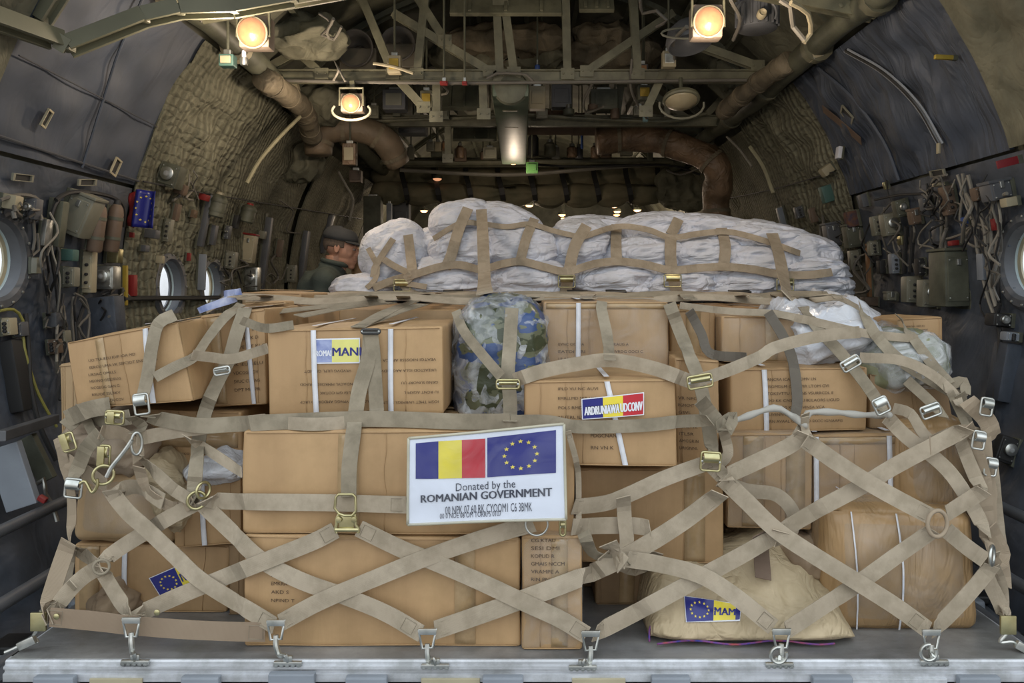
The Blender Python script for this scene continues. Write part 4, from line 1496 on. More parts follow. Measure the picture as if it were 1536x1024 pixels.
st = fcast(None, [(1026, 893), (1112, 906), (1110, 931), (1029, 933)], M_paper, 'sticker', sk, .004)
fcast(None, [(1027, 894), (1071, 900), (1070, 930.5), (1030, 932)], M_flag_blue, 'blue_field', st, .0052)
fcast(None, [(1071, 900), (1104, 906), (1103, 929), (1070, 930.5)], M_flag_yellow, 'yellow_field', st, .0052)
fcast(None, [(1104, 907), (1111, 908), (1109.5, 928.5), (1103, 929)], M_flag_blue, 'blue_field', st, .0053)
def drop_on(mb, off):
    for v in mb.v:
        x, y = VX + v.x * F / v.y, VY - (v.z - CZ) * F / v.y
        v[:] = W(x, y, (cast(x, y) or 2.3) - off)[:]


dd = dd2 = 2.2
PS = Patch(W(1027, 894, dd), W(1071, 900, dd), W(1070, 930.5, dd), W(1030, 932, dd))
mb = MB()
star_ring(PS, mb, .5, .5, .32, .33, .05, .0, 1.4)
drop_on(mb, .0064)
mb.build('star_ring', M_star, st)
PS = Patch(W(1071, 900, dd2), W(1104, 905, dd2), W(1103, 929, dd2), W(1070, 930.5, dd2))
mb = MB()
PS.text(mb, 'MAM', .04, .30, .98, .72, 0, True)
drop_on(mb, .0064)
mb.build('lettering', M_flag_blue, st)

# papers at the rear left of the load
for i, (q, d, lb) in enumerate(((((336, 436), (360, 432), (364, 446), (336, 446)), 2.8, 'blue-printed paper sheets standing at the rear left of the load'), (((296, 462), (350, 440), (356, 452), (300, 470)), 2.62, 'folded blue and white leaflet between the tilted boxes'))):
    P_ = Patch(*[W(x, y, d) for x, y in q], lambda u, v: .01 * math.sin(u * 6))
    mb = MB()
    Patch.slab(P_, mb, 0, 0, 1, 1, -.002, .002, 8, 3)
    o = mb.build('paper_sheet', mat('blue_white_paper', (.62, .65, .75), (.14, .2, .45), rough=.6, ns=16, bump=.1), None)
    tag(o, lb, 'paper')
# ------------------------------------------------------------------ white cloth sacks on the second pallet
def sack(px, py, rx, rz, d, ry=.26, seed=1, tilt=0.0, pull=1, label='', zb=None):
    """soft bag: squashed superellipsoid with folds gathering to one end"""
    c = W(px, py, d)
    k = d / F
    a, b, e = rx * k, ry, rz * k
    nu, nv = 120, 64
    vs, fs = [], []
    for i in range(nu):
        th = 2 * math.pi * i / nu
        for j in range(nv + 1):
            ph = math.pi * j / nv
            # the axis of the bag lies along x
            x = math.cos(ph)
            s_ = math.sin(ph) ** .8
            y = math.cos(th)
            z = math.sin(th)
            y = math.copysign(abs(y) ** .8, y)
            z = math.copysign(abs(z) ** .8, z)
            x = math.copysign(abs(x) ** .85, x)
            # folds run along the bag and fan out from the gathered end
            g = .5 + .5 * x * pull
            w1 = noise.noise(Vector((th * 2.2 + seed, x * 1.1, seed * 2.3)))
            w2 = 1 - 2.2 * abs(noise.noise(Vector((math.cos(th) * 3.1 + seed, math.sin(th) * 3.1, x * 1.6 + seed))))
            w3 = 1 - 2.2 * abs(noise.noise(Vector((math.cos(th) * 9 + seed, math.sin(th) * 9, x * 3.2))))
            w4 = 1 - 2.2 * abs(noise.noise(Vector((math.cos(th) * 5 + seed + x * 1.5, math.sin(th) * 5 - x, x * 5 + seed * 2))))
            f = 1 + .12 * w1 + .055 * w2 + (.06 * (g ** 2) + .02) * w3 + .022 * w4
            p = Vector((x * a * (1 + .05 * w1), y * b * s_ * f, z * e * s_ * f))
            p.x += .04 * a * w2 * s_
            ct, st_ = math.cos(tilt), math.sin(tilt)
            p = Vector((p.x * ct - p.z * st_, p.y, p.x * st_ + p.z * ct))
            vs.append(c + p)
    n = nv + 1
    for i in range(nu):
        q = (i + 1) % nu
        for j in range(nv):
            fs.append((i * n + j, q * n + j, q * n + j + 1, i * n + j + 1))
    solid(vs, fs)
    o = MB().add(vs, fs).build('cloth_sack', M_white_cloth, None, smooth='all')
    bm = bmesh.new()
    bm.from_mesh(o.data)
    bmesh.ops.remove_doubles(bm, verts=bm.verts[:], dist=1e-5)
    bm.to_mesh(o.data)
    bm.free()
    tag(o, label, 'sack', 'white cloth sacks on the second pallet')
    return o


SK = [
 # px py rx rz d  tilt label
 (550, 436, 46, 22, 4.50, .0, 'low white sack at the left foot of the pile, beside the man'),
 (598, 388, 50, 44, 4.62, .5, 'rounded white sack on the left shoulder of the pile'),
 (668, 420, 60, 28, 4.45, .0, 'white sack at the bottom, left of the wide upright strap'),
 (655, 378, 46, 30, 4.75, .3, 'shaded white sack behind the first crossed straps'),
 (698, 377, 50, 26, 4.50, .1, 'white sack under the peak of the pile'),
 (694, 335, 46, 30, 4.60, .1, 'topmost white sack at the peak of the pile'),
 (760, 338, 50, 27, 4.62, -.25, 'white sack just right of the peak of the pile'),
 (778, 374, 56, 30, 4.52, -.1, 'plump white sack in the middle row right of the wide upright strap'),
 (796, 421, 62, 27, 4.42, .0, 'white sack at the bottom between the two brass buckled straps, left one'),
 (868, 370, 48, 32, 4.58, .05, 'white sack in the middle row right of the second slanted strap'),
 (900, 352, 62, 22, 4.80, -.1, 'flat white sack on top left of the single upright strap'),
 (918, 422, 66, 25, 4.42, .0, 'white sack at the bottom below the single upright strap'),
 (965, 386, 62, 26, 4.50, .1, 'white sack in the middle row left of the second brass buckle'),
 (978, 350, 60, 26, 4.62, .1, 'white sack on top behind the second buckled strap'),
 (1014, 427, 60, 22, 4.40, .05, 'white sack at the bottom right of the second brass buckle'),
 (1050, 382, 60, 26, 4.48, .05, 'white sack in the middle row right of the second buckled strap'),
 (1062, 350, 70, 22, 4.62, -.1, 'long white sack on top at right centre'),
 (1108, 424, 68, 24, 4.38, .0, 'white sack at the bottom left of the right-hand buckle'),
 (1142, 364, 66, 25, 4.50, -.15, 'white sack on top near the right end of the pile'),
 (1132, 394, 62, 24, 4.42, .0, 'white sack in the middle row near the right end of the pile'),
 (1196, 382, 54, 26, 4.45, -.25, 'pleated white sack sloping down at the right end of the pile'),
 (1204, 408, 54, 18, 4.36, -.03, 'folded white sack in the middle at the right tip of the pile'),
 (1206, 432, 60, 18, 4.34, .0, 'lowest white sack at the right tip of the pile'),
]
for i, (px, py, rx, rz, d, tl, lb) in enumerate(SK):
    sack(px, py, rx * 1.10, rz * (1.16 if py > 345 else 1.05), d, .27, 10 + i * 3, tl, 1 if i % 2 else -1, lb)
# hidden lower sacks that carry the pile
for i, x in enumerate((-.75, -.15, .45, 1.05)):
    for jz, z in enumerate((.52, .88)):
        o = sack(VX + x * F / 4.75, VY - (z - CZ) * F / 4.75, .42 * F / 4.75, .21 * F / 4.75, 4.75, .42, 90 + i * 2 + jz, 0, 1, 'white cloth sack low in the pile, hidden behind the cartons')
for i, x in enumerate((-.6, .1, .8, 1.3)):
    o = sack(VX + x * F / 5.3, VY - (1.1 - CZ) * F / 5.3, .42 * F / 5.3, .22 * F / 5.3, 5.25, .4, 120 + i * 2, 0, 1, 'white cloth sack in the rear row of the pile')
# ------------------------------------------------------------------ cargo nets
def strap(par, path, wd=.044, off=.010, m=None, tight=.75, N=None, name='strap', dflt=2.3, raw3=None, twist=None):
    """one webbing strap of a net, laid over the load"""
    if raw3:
        P = catmull(raw3, .02)
    else:
        P = drape(path, wd, off, dflt, tight)
    n = len(P)
    NN = []
    for i in range(n):
        t = (P[min(i + 1, n - 1)] - P[max(i - 1, 0)]).normalized()
        if N is not None:
            f = i / max(1, n - 1)
            v = (N[0] * (1 - f) + N[1] * f) if isinstance(N, tuple) else N
        else:
            v = Vector((0, -1, 0))
            v = v - t * v.dot(t)
            if v.length < .25:
                v = Vector((0, -.3, 1))
        v = Vector(v)
        if twist:
            f = i / max(1, n - 1)
            a = 0
            for (f0, w_, an) in twist:
                a += an * math.exp(-((f - f0) / w_) ** 2)
            v = Matrix.Rotation(R(a), 3, t) @ v
        v = v + Vector((noise.noise(P[i] * 6) * .12, 0, noise.noise(P[i] * 6 + Vector((4, 4, 4))) * .12))
        NN.append(v)
    mb = MB()
    ribbon(mb, P, NN, wd)
    o = mb.build(name, m or M_web, par)
    # box stitching near the ends
    sm = MB()
    for e in ((0.04, .96) if not twist and tight >= .75 and n > 18 else ()):
        i = min(n - 2, max(1, int(e * (n - 1))))
        t = (P[i + 1] - P[i - 1]).normalized()
        nn = (NN[i] - t * NN[i].dot(t)).normalized()
        s_ = t.cross(nn)
        c = P[i] + nn * .0018
        k = wd * .36
        sm.tube([c + s_ * k + t * k, c + s_ * k - t * k, c - s_ * k - t * k, c - s_ * k + t * k], .0009, 4, closed=True)
    if sm.v:
        sm.build('stitching', M_web_old, o)
    return P


def ring3(par, px, py, d, r=.022, rr=.0042, m=None, tiltx=0.0, tiltz=0.0, name='ring', sq=1.0):
    c = W(px, py, d)
    M = Matrix.Rotation(R(tiltz), 3, 'Z') @ Matrix.Rotation(R(tiltx), 3, 'X')
    P = [c + M @ Vector((r * math.cos(a), 0, r * sq * math.sin(a))) for a in [2 * math.pi * i / 24 for i in range(24)]]
    return MB().tube(P, rr, 7, closed=True).build(name, m or M_brass, par, smooth='all')


def buckle(par, px, py, d, w=.055, h=.035, rot=0.0, m=None, tx=0.0, bars=2):
    """cam buckle: rounded frame, locking bar and a curved thumb plate"""
    c = W(px, py, d)
    M = Matrix.Rotation(R(rot), 3, 'Y') @ Matrix.Rotation(R(tx), 3, 'X')
    P = []
    for (sx, sz) in ((1, 1), (-1, 1), (-1, -1), (1, -1)):
        for a in (0, 30, 60, 90):
            an = R(a + {(1, 1): 0, (-1, 1): 90, (-1, -1): 180, (1, -1): 270}[(sx, sz)])
            rc = .006
            P.append(c + M @ Vector((sx * (w / 2 - rc) + rc * math.cos(an), 0, sz * (h / 2 - rc) + rc * math.sin(an))))
    o = MB().tube(P, .0035, 7, closed=True).build('buckle', m or M_brass, par, smooth='all')
    lm = MB()
    lm.tube([c + M @ Vector((-w / 2, 0, 0)), c + M @ Vector((w / 2, 0, 0))], .004, 8)
    lm.build('locking_bar', M_zinc, o, smooth=True)
    pl = MB()
    vs = []
    for i in range(7):
        z = -h * .05 + h * .5 * i / 6
        y = -.006 - .008 * math.sin(math.pi * i / 6)
        vs += [c + M @ Vector((-w * .40, y, z)), c + M @ Vector((w * .40, y, z)), c + M @ Vector((w * .40, y + .003, z)), c + M @ Vector((-w * .40, y + .003, z))]
    fs = []
    for i in range(6):
        for k in range(4):
            fs.append((i * 4 + k, i * 4 + (k + 1) % 4, i * 4 + 4 + (k + 1) % 4, i * 4 + 4 + k))
    fs += [(0, 1, 2, 3), (24, 25, 26, 27)]
    pl.add(vs, fs)
    pl.build('thumb_plate', m or M_brass, o, smooth=True)
    return o


DN = 2.14
net = root('cargo_net', W(790, 975, 2.14), 'tan webbing side net laced in diamonds around the front of the lower cartons', 'net')
N1 = net
# diagonals, back ones first
LOW = [
 ([(197, 925, DN), (260, 897), (330, 868), (400, 840), (470, 812), (503, 795, 2.165)], .046, .010, None),
 ([(420, 934, DN), (480, 902), (560, 868), (650, 832), (740, 802), (800, 785, 2.15)], .046, .010, None),
 ([(652, 945, DN), (710, 925), (780, 900), (880, 862), (950, 828), (1020, 785), (1080, 740, 2.17)], .050, .010, None),
 ([(892, 950, DN), (960, 915), (1010, 888), (1070, 855), (1120, 828), (1172, 797, 2.19)], .047, .010, None),
 ([(1165, 800, 2.20), (1230, 762), (1290, 730), (1340, 700), (1400, 668), (1450, 642, 2.24)], .047, .010, None),
 ([(1180, 945, DN), (1230, 912), (1285, 876), (1345, 833), (1400, 795, 2.20)], .046, .010, None),
 ([(1400, 945, DN), (1430, 915), (1462, 880), (1488, 848, 2.22)], .046, .012, None),
 ([(150, 850, 2.22), (172, 888), (197, 925, DN)], .044, .012, None),
 ([(300, 752, 2.24), (255, 775), (215, 800), (180, 822), (152, 843, 2.24)], .044, .018, None),
 ([(75, 925, 2.13), (100, 890), (125, 865), (150, 850, 2.22)], .044, .010, None),
]
for path, wd, off, m in LOW:
    strap(net, path, wd, off, m)
OVER = [
 ([(165, 735, 2.22), (192, 768), (222, 795), (264, 835), (299, 868), (352, 902), (412, 938, DN)], .046, .018),
 ([(300, 752, 2.22), (345, 795), (390, 838), (450, 870), (520, 895), (580, 920), (632, 950, DN)], .046, .017),
 ([(538, 792, 2.16), (600, 822), (650, 842), (720, 872), (790, 905), (840, 928), (880, 952, DN)], .047, .017),
 ([(940, 838, 2.17), (990, 846), (1050, 862), (1100, 892), (1160, 940, DN)], .046, .018),
 ([(1085, 718, 2.18), (1120, 752), (1165, 795), (1220, 832), (1285, 872), (1345, 910), (1393, 945, DN)], .047, .018),
 ([(1208, 660, 2.20), (1250, 690), (1300, 722), (1350, 750), (1398, 775, 2.20)], .047, .018),
 ([(1420, 795, 2.21), (1450, 820), (1478, 840, 2.22)], .045, .012),
 ([(1092, 712, 2.19), (1140, 690), (1185, 668), (1208, 650, 2.20)], .045, .012),
 ([(1420, 770, 2.21), (1455, 748), (1476, 735, 2.22)], .045, .012),
]
for path, wd, off in OVER:
    strap(net, path, wd, off, tight=.85)
# horizontal bands
strap(net, [(75, 925, 2.135), (150, 932), (200, 938), (300, 945), (398, 948, 2.15)], .052, .010, mat('tan_webbing_brown', (.37, .28, .195), (.30, .22, .15), rough=.85, ns=4, kind='web', bump=.5), tight=1)
strap(net, [(308, 750, 2.19), (360, 752), (430, 753), (505, 754), (610, 757, 2.16)], .046, .008)
strap(net, [(860, 760, 2.19), (905, 755), (935, 745), (1000, 716), (1072, 690, 2.18)], .044, .010)
strap(net, [(858, 790, 2.16), (905, 788), (950, 788), (975, 792, 2.20)], .046, .008)
strap(net, [(905, 832, 2.18), (930, 848), (960, 852), (985, 828, 2.24)], .040, .03, tight=.3, twist=[(.3, .15, 55)])
strap(net, [(875, 798, 2.18), (890, 830), (925, 840), (940, 840, 2.17)], .036, .02, m=M_web_old, twist=[(.5, .3, 40)])
strap(net, [(935, 745, 2.165), (937, 780), (940, 815), (930, 845, 2.165)], .040, .014, M_web)
strap(net, [(912, 815, 2.15), (925, 833), (935, 848, 2.15)], .052, .03, twist=[(.5, .4, 60)])
strap(net, [(852, 646, 2.17), (866, 700), (868, 750), (868, 790, 2.18)], .016, .012)
strap(net, [(1080, 720, 2.20), (1120, 735), (1165, 742), (1190, 770), (1185, 800), (1165, 810, 2.22)], .040, .012, tight=.4)
strap(net, [(1140, 800, 2.21), (1142, 830), (1145, 868, 2.24)], .046, .01, mat('brown_webbing', (.20, .14, .10), (.15, .10, .07), rough=.85, kind='web', bump=.5), tight=.4)
# left end of the net
LE = mat('tan_webbing_light', (.47, .375, .27), (.38, .30, .21), rough=.85, ns=4, kind='web', bump=.5)
for path, wd, off, m, tw in [
 ([(105, 720, 2.30), (108, 765), (105, 812, 2.25)], .028, .02, LE, None),
 ([(103, 812, 2.24), (85, 865), (66, 925, 2.14)], .048, .02, LE, None),
 ([(108, 820, 2.26), (100, 870), (92, 915, 2.20)], .030, .02, M_web, None),
 ([(105, 815, 2.24), (128, 833), (150, 848, 2.22)], .036, .02, M_web, None),
 ([(66, 930, 2.13), (90, 888), (86, 900), (110, 875, 2.2)], .030, .01, M_web, [(.5, .2, 40)]),
 ([(100, 628, 2.34), (130, 615), (165, 608, 2.32)], .050, .02, M_web_old, [(.5, .3, 20)]),
 ([(98, 640, 2.33), (125, 622), (160, 630), (195, 625, 2.28)], .044, .03, M_web_old, None),
 ([(120, 610, 2.33), (130, 630), (140, 650, 2.31)], .030, .03, M_web_old, None),
 ([(108, 725, 2.25), (118, 700), (130, 672), (150, 650, 2.26)], .042, .03, M_web_old, None),
 ([(90, 655, 2.33), (95, 690), (105, 715, 2.30)], .045, .03, LE, [(.5, .4, 30)]),
 ([(150, 648, 2.26), (185, 650), (205, 670), (208, 690, 2.25)], .040, .03, LE, [(.5, .3, 25)]),
 ([(205, 680, 2.24), (240, 715), (262, 735), (285, 748, 2.22)], .036, .03, M_web, [(.2, .2, 35)]),
 ([(208, 700, 2.23), (218, 730), (232, 745), (262, 762), (290, 752, 2.22)], .036, .03, LE, [(.4, .2, 40)]),
 ([(170, 738, 2.23), (205, 730), (245, 752, 2.24)], .045, .03, M_web, [(.5, .3, 20)]),
 ([(280, 655, 2.24), (320, 680), (362, 708, 2.22)], .030, .02, M_web, None),
 ([(100, 690, 2.32), (135, 712), (160, 728, 2.26)], .040, .03, LE, None),
 ([(195, 625, 2.26), (215, 640), (200, 650, 2.25)], .030, .02, M_web_old, None),
]:
    strap(net, path, wd, off, m, tight=.5, twist=tw)
# right end of the net
for path, wd, off, m, tw in [
 ([(1450, 640, 2.26), (1470, 700), (1476, 740), (1482, 830, 2.24)], .045, .01, LE, [(.3, .2, 40)]),
 ([(1478, 640, 2.32), (1485, 720), (1500, 800), (1510, 880, 2.30)], .030, .01, LE, None),
 ([(1440, 660, 2.27), (1465, 720), (1475, 735, 2.25)], .040, .02, M_web, None),
 ([(1395, 668, 2.26), (1440, 650), (1475, 655), (1488, 640, 2.34)], .052, .02, LE, None),
 ([(1450, 600, 2.36), (1480, 630), (1490, 655, 2.36)], .050, .02, LE, [(.5, .3, 30)]),
 ([(1440, 590, 2.36), (1452, 640), (1475, 690), (1465, 740, 2.28)], .034, .02, M_web_old, [(.5, .3, 30)]),
 ([(1490, 830, 2.24), (1480, 860), (1500, 905), (1512, 938, 2.2)], .040, .01, M_web, [(.5, .3, 20)]),
 ([(1486, 790, 2.27), (1504, 830), (1498, 850), (1490, 842, 2.25)], .040, .01, LE, [(.5, .3, 20)]),
 ([(1492, 850, 2.25), (1503, 880), (1506, 930, 2.2)], .030, .01, M_web, [(.4, .3, 40)]),
 ([(1486, 690, 2.34), (1492, 760), (1500, 830, 2.30)], .040, .01, M_web, [(.5, .3, 35)]),
]:
    strap(net, path, wd, off, m, tight=.5, dflt=2.34, twist=tw)
ring3(net, 295, 750, 2.205, .024, .0045, tiltz=30)
ring3(net, 152, 850, 2.215, .020, .004, M_web_old, tiltz=20)
ring3(net, 155, 712, 2.20, .026, .0045, tiltz=30)
ring3(net, 305, 735, 2.20, .022, .004, tiltz=60)
ring3(net, 1406, 785, 2.19, .030, .006, LE, tiltz=10, sq=1.2)
ring3(net, 1488, 833, 2.21, .026, .005, M_zinc, tiltz=50)
ring3(net, 805, 786, 2.135, .030, .003, M_zinc)
ring3(net, 205, 665, 2.20, .014, .004, M_zinc, tiltz=40, sq=2.2)

# the snap fitting on the long strap in front: D-ring, neck and lower bar
sf = MB()
c = W(520, 765, 2.155)
k = 2.155 / F
def pxl(L_, d=2.152):
    return [W(x, y, d) for x, y in L_]
o = MB().tube(pxl([(504, 745), (502, 762), (508, 770), (516, 773), (528, 773), (534, 766), (533, 745), (529, 741), (508, 741)]), .0038, 8, closed=True).build('snap_fitting', M_brass, net, smooth='all')
mb = MB()
mb.tube(pxl([(508, 771), (505, 778), (505, 786), (503, 793), (505, 799)]), .0045, 8)
mb.tube(pxl([(532, 771), (534, 778), (533, 786), (538, 793), (537, 799)]), .0045, 8)
mb.tube(pxl([(503, 794), (538, 794)]), .006, 8)
mb.box(W(520, 783, 2.156), (.040, .006, .034), None, .002)
mb.lathe(W(508, 779, 2.150), (0, -1, 0), [(0, .009), (.004, .008), (.005, .003)], 12)
mb.lathe(W(531, 779, 2.150), (0, -1, 0), [(0, .009), (.004, .008), (.005, .003)], 12)
mb.build('hook_body', M_brass, o, smooth=True)

# ---- hooks on the pallet rail
def net_hook(px, py_top, py_rail, lean=0, mk=0, side=False):
    d = 2.118
    c = W(px, py_top, d)
    e = W(px + lean, py_rail, PD0 - .012)
    k = d / F
    r = MB()
    # trapezoid strap frame
    P = pxl([(px - 13, py_top - 10), (px + 13, py_top - 12), (px + 8, py_top + 16), (px - 8, py_top + 17)], d)
    r.tube(P, .004, 7, closed=True)
    o = r.build('hook', M_zinc, net, smooth='all')
    r = MB()
    r.box(W(px, py_top - 8, d - .002), (.048, .006, .016), None, .002)
    r.build('cross_plate', M_zinc, o, smooth=True)
    r = MB()
    P = [W(px, py_top + 10, d), W(px, py_top + 25, d - .004), W(px + lean * .3, py_top + 40, d - .008), W(px + lean * .8, py_rail - 8, PD0 - .02), e]
    P = catmull(P, .006)
    r.tube(P, [.008 - .002 * abs(2 * i / len(P) - .6) for i in range(len(P))], 8)
    r.build('hook_arm', M_zinc, o, smooth=True)
    if mk == 1:
        P = [W(px - 4 + 12 * math.cos(R(a)), py_rail - 12 + 12 * math.sin(R(a)), PD0 - .02) for a in range(-20, 290, 20)]
        MB().tube(P, .0045, 8).build('hook_tip', M_zinc, o, smooth=True)
    # the ring and stud foot seated in the rail
    r = MB()
    for q in range(-2, 3):
        r.lathe(W(px + lean + q * 8.5, py_rail + 3, PD0 - .006), (0, -1, 0), [(0, .0075), (.006, .0075), (.010, .0055), (.011, .001)], 12)
    r.box(W(px + lean, py_rail + 2, PD0 - .012), (.074, .010, .010), None, .003)
    r.box(W(px + lean, py_rail - 5, PD0 - .014), (.024, .010, .014), None, .004)
    r.build('rail_stud', M_zinc, o, smooth=True)


net_hook(197, 938, 990, 6, 0)
net_hook(414, 942, 992, 18)
net_hook(641, 955, 996, 12)
net_hook(886, 958, 998, -12)
net_hook(1172, 955, 994, -3, 1)
net_hook(1397, 956, 990, 4, 1)
# corner hooks led to the side rails
for pts in ([(62, 915), (58, 940), (50, 955), (56, 962), (40, 964), (18, 974), (8, 978)], [(1515, 925), (1512, 945), (1500, 962), (1518, 962), (1536, 972), (1548, 978)]):
    mb = MB().tube(catmull(pxl(pts, 2.16), .008), .0055, 8)
    o = mb.build('hook', M_zinc, net, smooth=True)
    x, y = pts[1]
    MB().box(W(x, y - 8, 2.15), (.042, .008, .05), None, .003).build('cross_plate', M_brass, o, smooth=True)
    x, y = pts[4]
    MB().box(W(x, y, 2.15), (.05, .012, .022), Matrix.Rotation(R(-25 if x < 700 else 30), 3, 'Y'), .004).build('latch', M_zinc, o, smooth=True)
# brass rivets in the lower left band
for (x, y) in ((85, 924), (236, 918)):
    MB().lathe(W(x, y, 2.128), (0, -1, 0), [(0, .008), (.003, .008), (.005, .004)], 12).build('rivet', M_brass, net, smooth=True)
# loose buckles at the left corner
for (x, y, d, w_, h_, rot, m) in ((172, 626, 2.24, .050, .036, 3, M_brass), (212, 606, 2.22, .040, .056, -8, M_zinc), (102, 663, 2.24, .036, .05, -18, M_brass), (157, 684, 2.22, .028, .060, 3, M_brass), (110, 732, 2.22, .046, .052, 6, M_zinc)):
    buckle(net, x, y, d, w_, h_, rot, m)
    if m is M_brass:
        MB().box(W(x - 6, y, d - .014), (.020, .006, h_ * .9), Matrix.Rotation(R(rot), 3, 'Y'), .003).build('buckle_plate', M_brass, net, smooth=True)
# snap hook from ring to buckle
o = MB().tube(catmull(pxl([(120, 725), (128, 722), (138, 738), (146, 728), (146, 718)], 2.19), .004), .0045, 8).build('snap_hook', M_brass, net, smooth=True)
o = MB().tube(catmull(pxl([(198, 660), (190, 672), (180, 685), (168, 700), (160, 715)], 2.185), .004), .006, 8).build('snap_hook', M_zinc, net, smooth=True)
for (x, y, d) in ((1490, 610, 2.3), (1478, 660, 2.26), (1496, 700, 2.3)):
    buckle(net, x - 10, y, d, .034, .05, 10, M_zinc)

# ---- upper net
top = root('cargo_net', W(790, 447, 3.3), 'faded tan top net drawn over the upper cartons and buckled down in front', 'net')
V = M_web_old
UP = [
 # horizontal belt across the front
 ([(222, 625, 2.25), (260, 632), (300, 638), (350, 636), (430, 632), (560, 628), (690, 632), (765, 632, 2.19)], .044, .010, M_web_old),
 ([(765, 632, 2.19), (820, 632), (870, 640), (960, 638), (1020, 632), (1065, 630, 2.20)], .036, .010, M_web_old),
 ([(205, 658, 2.26), (245, 650), (290, 643), (360, 635), (398, 631, 2.24)], .040, .012, M_web),
 ([(398, 632, 2.235), (470, 636), (540, 632, 2.225)], .036, .016, M_web),
 # left group
 ([(213, 600, 2.24), (222, 560), (228, 520), (238, 485, 2.28), (262, 472, 2.5)], .036, .010, M_web_old),
 ([(232, 566, 2.26), (262, 550), (292, 535), (310, 510), (335, 478), (362, 456, 2.62)], .030, .012, M_web_old),
 ([(288, 532, 2.30), (320, 536), (350, 538), (402, 522, 2.30)], .030, .014, M_web),
 ([(290, 752, 2.21), (294, 700), (300, 650), (312, 605), (328, 570), (345, 535), (355, 500), (368, 462, 2.5)], .042, .014, M_web_old),
 ([(362, 480, 2.35), (398, 492), (440, 487, 2.4)], .026, .01, M_web_old),
 # front verticals
 ([(523, 745, 2.165), (524, 700), (530, 650), (538, 590), (552, 540), (556, 497, 2.265)], .042, .012, M_web_old),
 ([(566, 628, 2.22), (563, 580), (560, 530), (556, 497, 2.26)], .040, .016, M_web_old),
 ([(765, 632, 2.185), (765, 600), (762, 560), (765, 510), (768, 462, 2.42)], .040, .010, M_web_old),
 ([(752, 565, 2.25), (722, 530), (695, 495), (684, 466, 2.5)], .030, .012, M_web_old),
 ([(915, 540, 2.24), (910, 500), (902, 462, 2.50), (903, 452, 2.6)], .034, .010, M_web_old),
 ([(772, 570, 2.24), (815, 556), (870, 545), (918, 540), (980, 552), (1036, 572, 2.20)], .040, .010, M_web),
 ([(1036, 574, 2.20), (1090, 556), (1140, 535), (1160, 522), (1210, 508), (1260, 500), (1290, 498, 2.38)], .036, .012, M_web),
 ([(1004, 455, 2.50), (1018, 492), (1035, 535), (1050, 575), (1062, 635), (1070, 690, 2.18)], .040, .010, M_web_old),
 ([(1034, 466, 2.50), (1052, 500), (1066, 530), (1120, 536, 2.44)], .030, .012, mat('grey_webbing', (.20, .175, .14), (.15, .13, .105), rough=.9, kind='web', bump=.5)),
 ([(1050, 600, 2.20), (1075, 630), (1088, 645, 2.20)], .040, .012, M_web_old),
 ([(1085, 645, 2.21), (1092, 680), (1078, 700), (1090, 715, 2.19)], .030, .012, M_web),
 ([(1075, 640, 2.20), (1100, 625), (1092, 645, 2.2)], .034, .012, M_web_old),
 # right group
 ([(1152, 468, 2.52), (1175, 505), (1190, 545), (1196, 600), (1192, 622, 2.36)], .032, .010, MATS['grey_webbing']),
 ([(1205, 460, 2.7), (1225, 490), (1260, 528), (1285, 558), (1310, 592), (1330, 625, 2.30)], .036, .010, M_web_old),
 ([(1330, 625, 2.29), (1360, 655), (1400, 685), (1430, 715), (1462, 765), (1478, 800, 2.24)], .042, .014, M_web),
 ([(1290, 458, 2.9), (1312, 500), (1350, 540), (1400, 572), (1446, 598, 2.38)], .034, .010, M_web_old),
 ([(1290, 536, 2.34), (1350, 540), (1395, 560), (1430, 590), (1440, 610, 2.34)], .030, .012, M_web),
 ([(1348, 474, 2.8), (1372, 510), (1400, 548), (1425, 575, 2.38)], .032, .010, M_web_old),
 ([(1160, 470, 2.62), (1220, 482), (1300, 500), (1376, 508, 2.5)], .026, .010, M_web),
 ([(1020, 458, 2.55), (1090, 466), (1160, 470), (1210, 480, 2.6)], .022, .010, M_web),
 ([(1360, 570, 2.40), (1395, 602), (1415, 625, 2.34)], .032, .012, M_web_old),
 ([(1340, 612, 2.34), (1365, 620), (1385, 650), (1410, 672, 2.28)], .032, .012, M_web, ),
 ([(1415, 580, 2.37), (1445, 572), (1448, 590, 2.38)], .032, .012, M_web_old),
 ([(1425, 588, 2.36), (1436, 610), (1450, 640), (1460, 660, 2.30)], .024, .012, M_web_old),
 ([(1060, 690, 2.19), (1075, 705), (1090, 720, 2.18)], .045, .012, M_web),
]
for u in UP:
    strap(top, u[0], u[1], u[2], u[3], tight=.7)
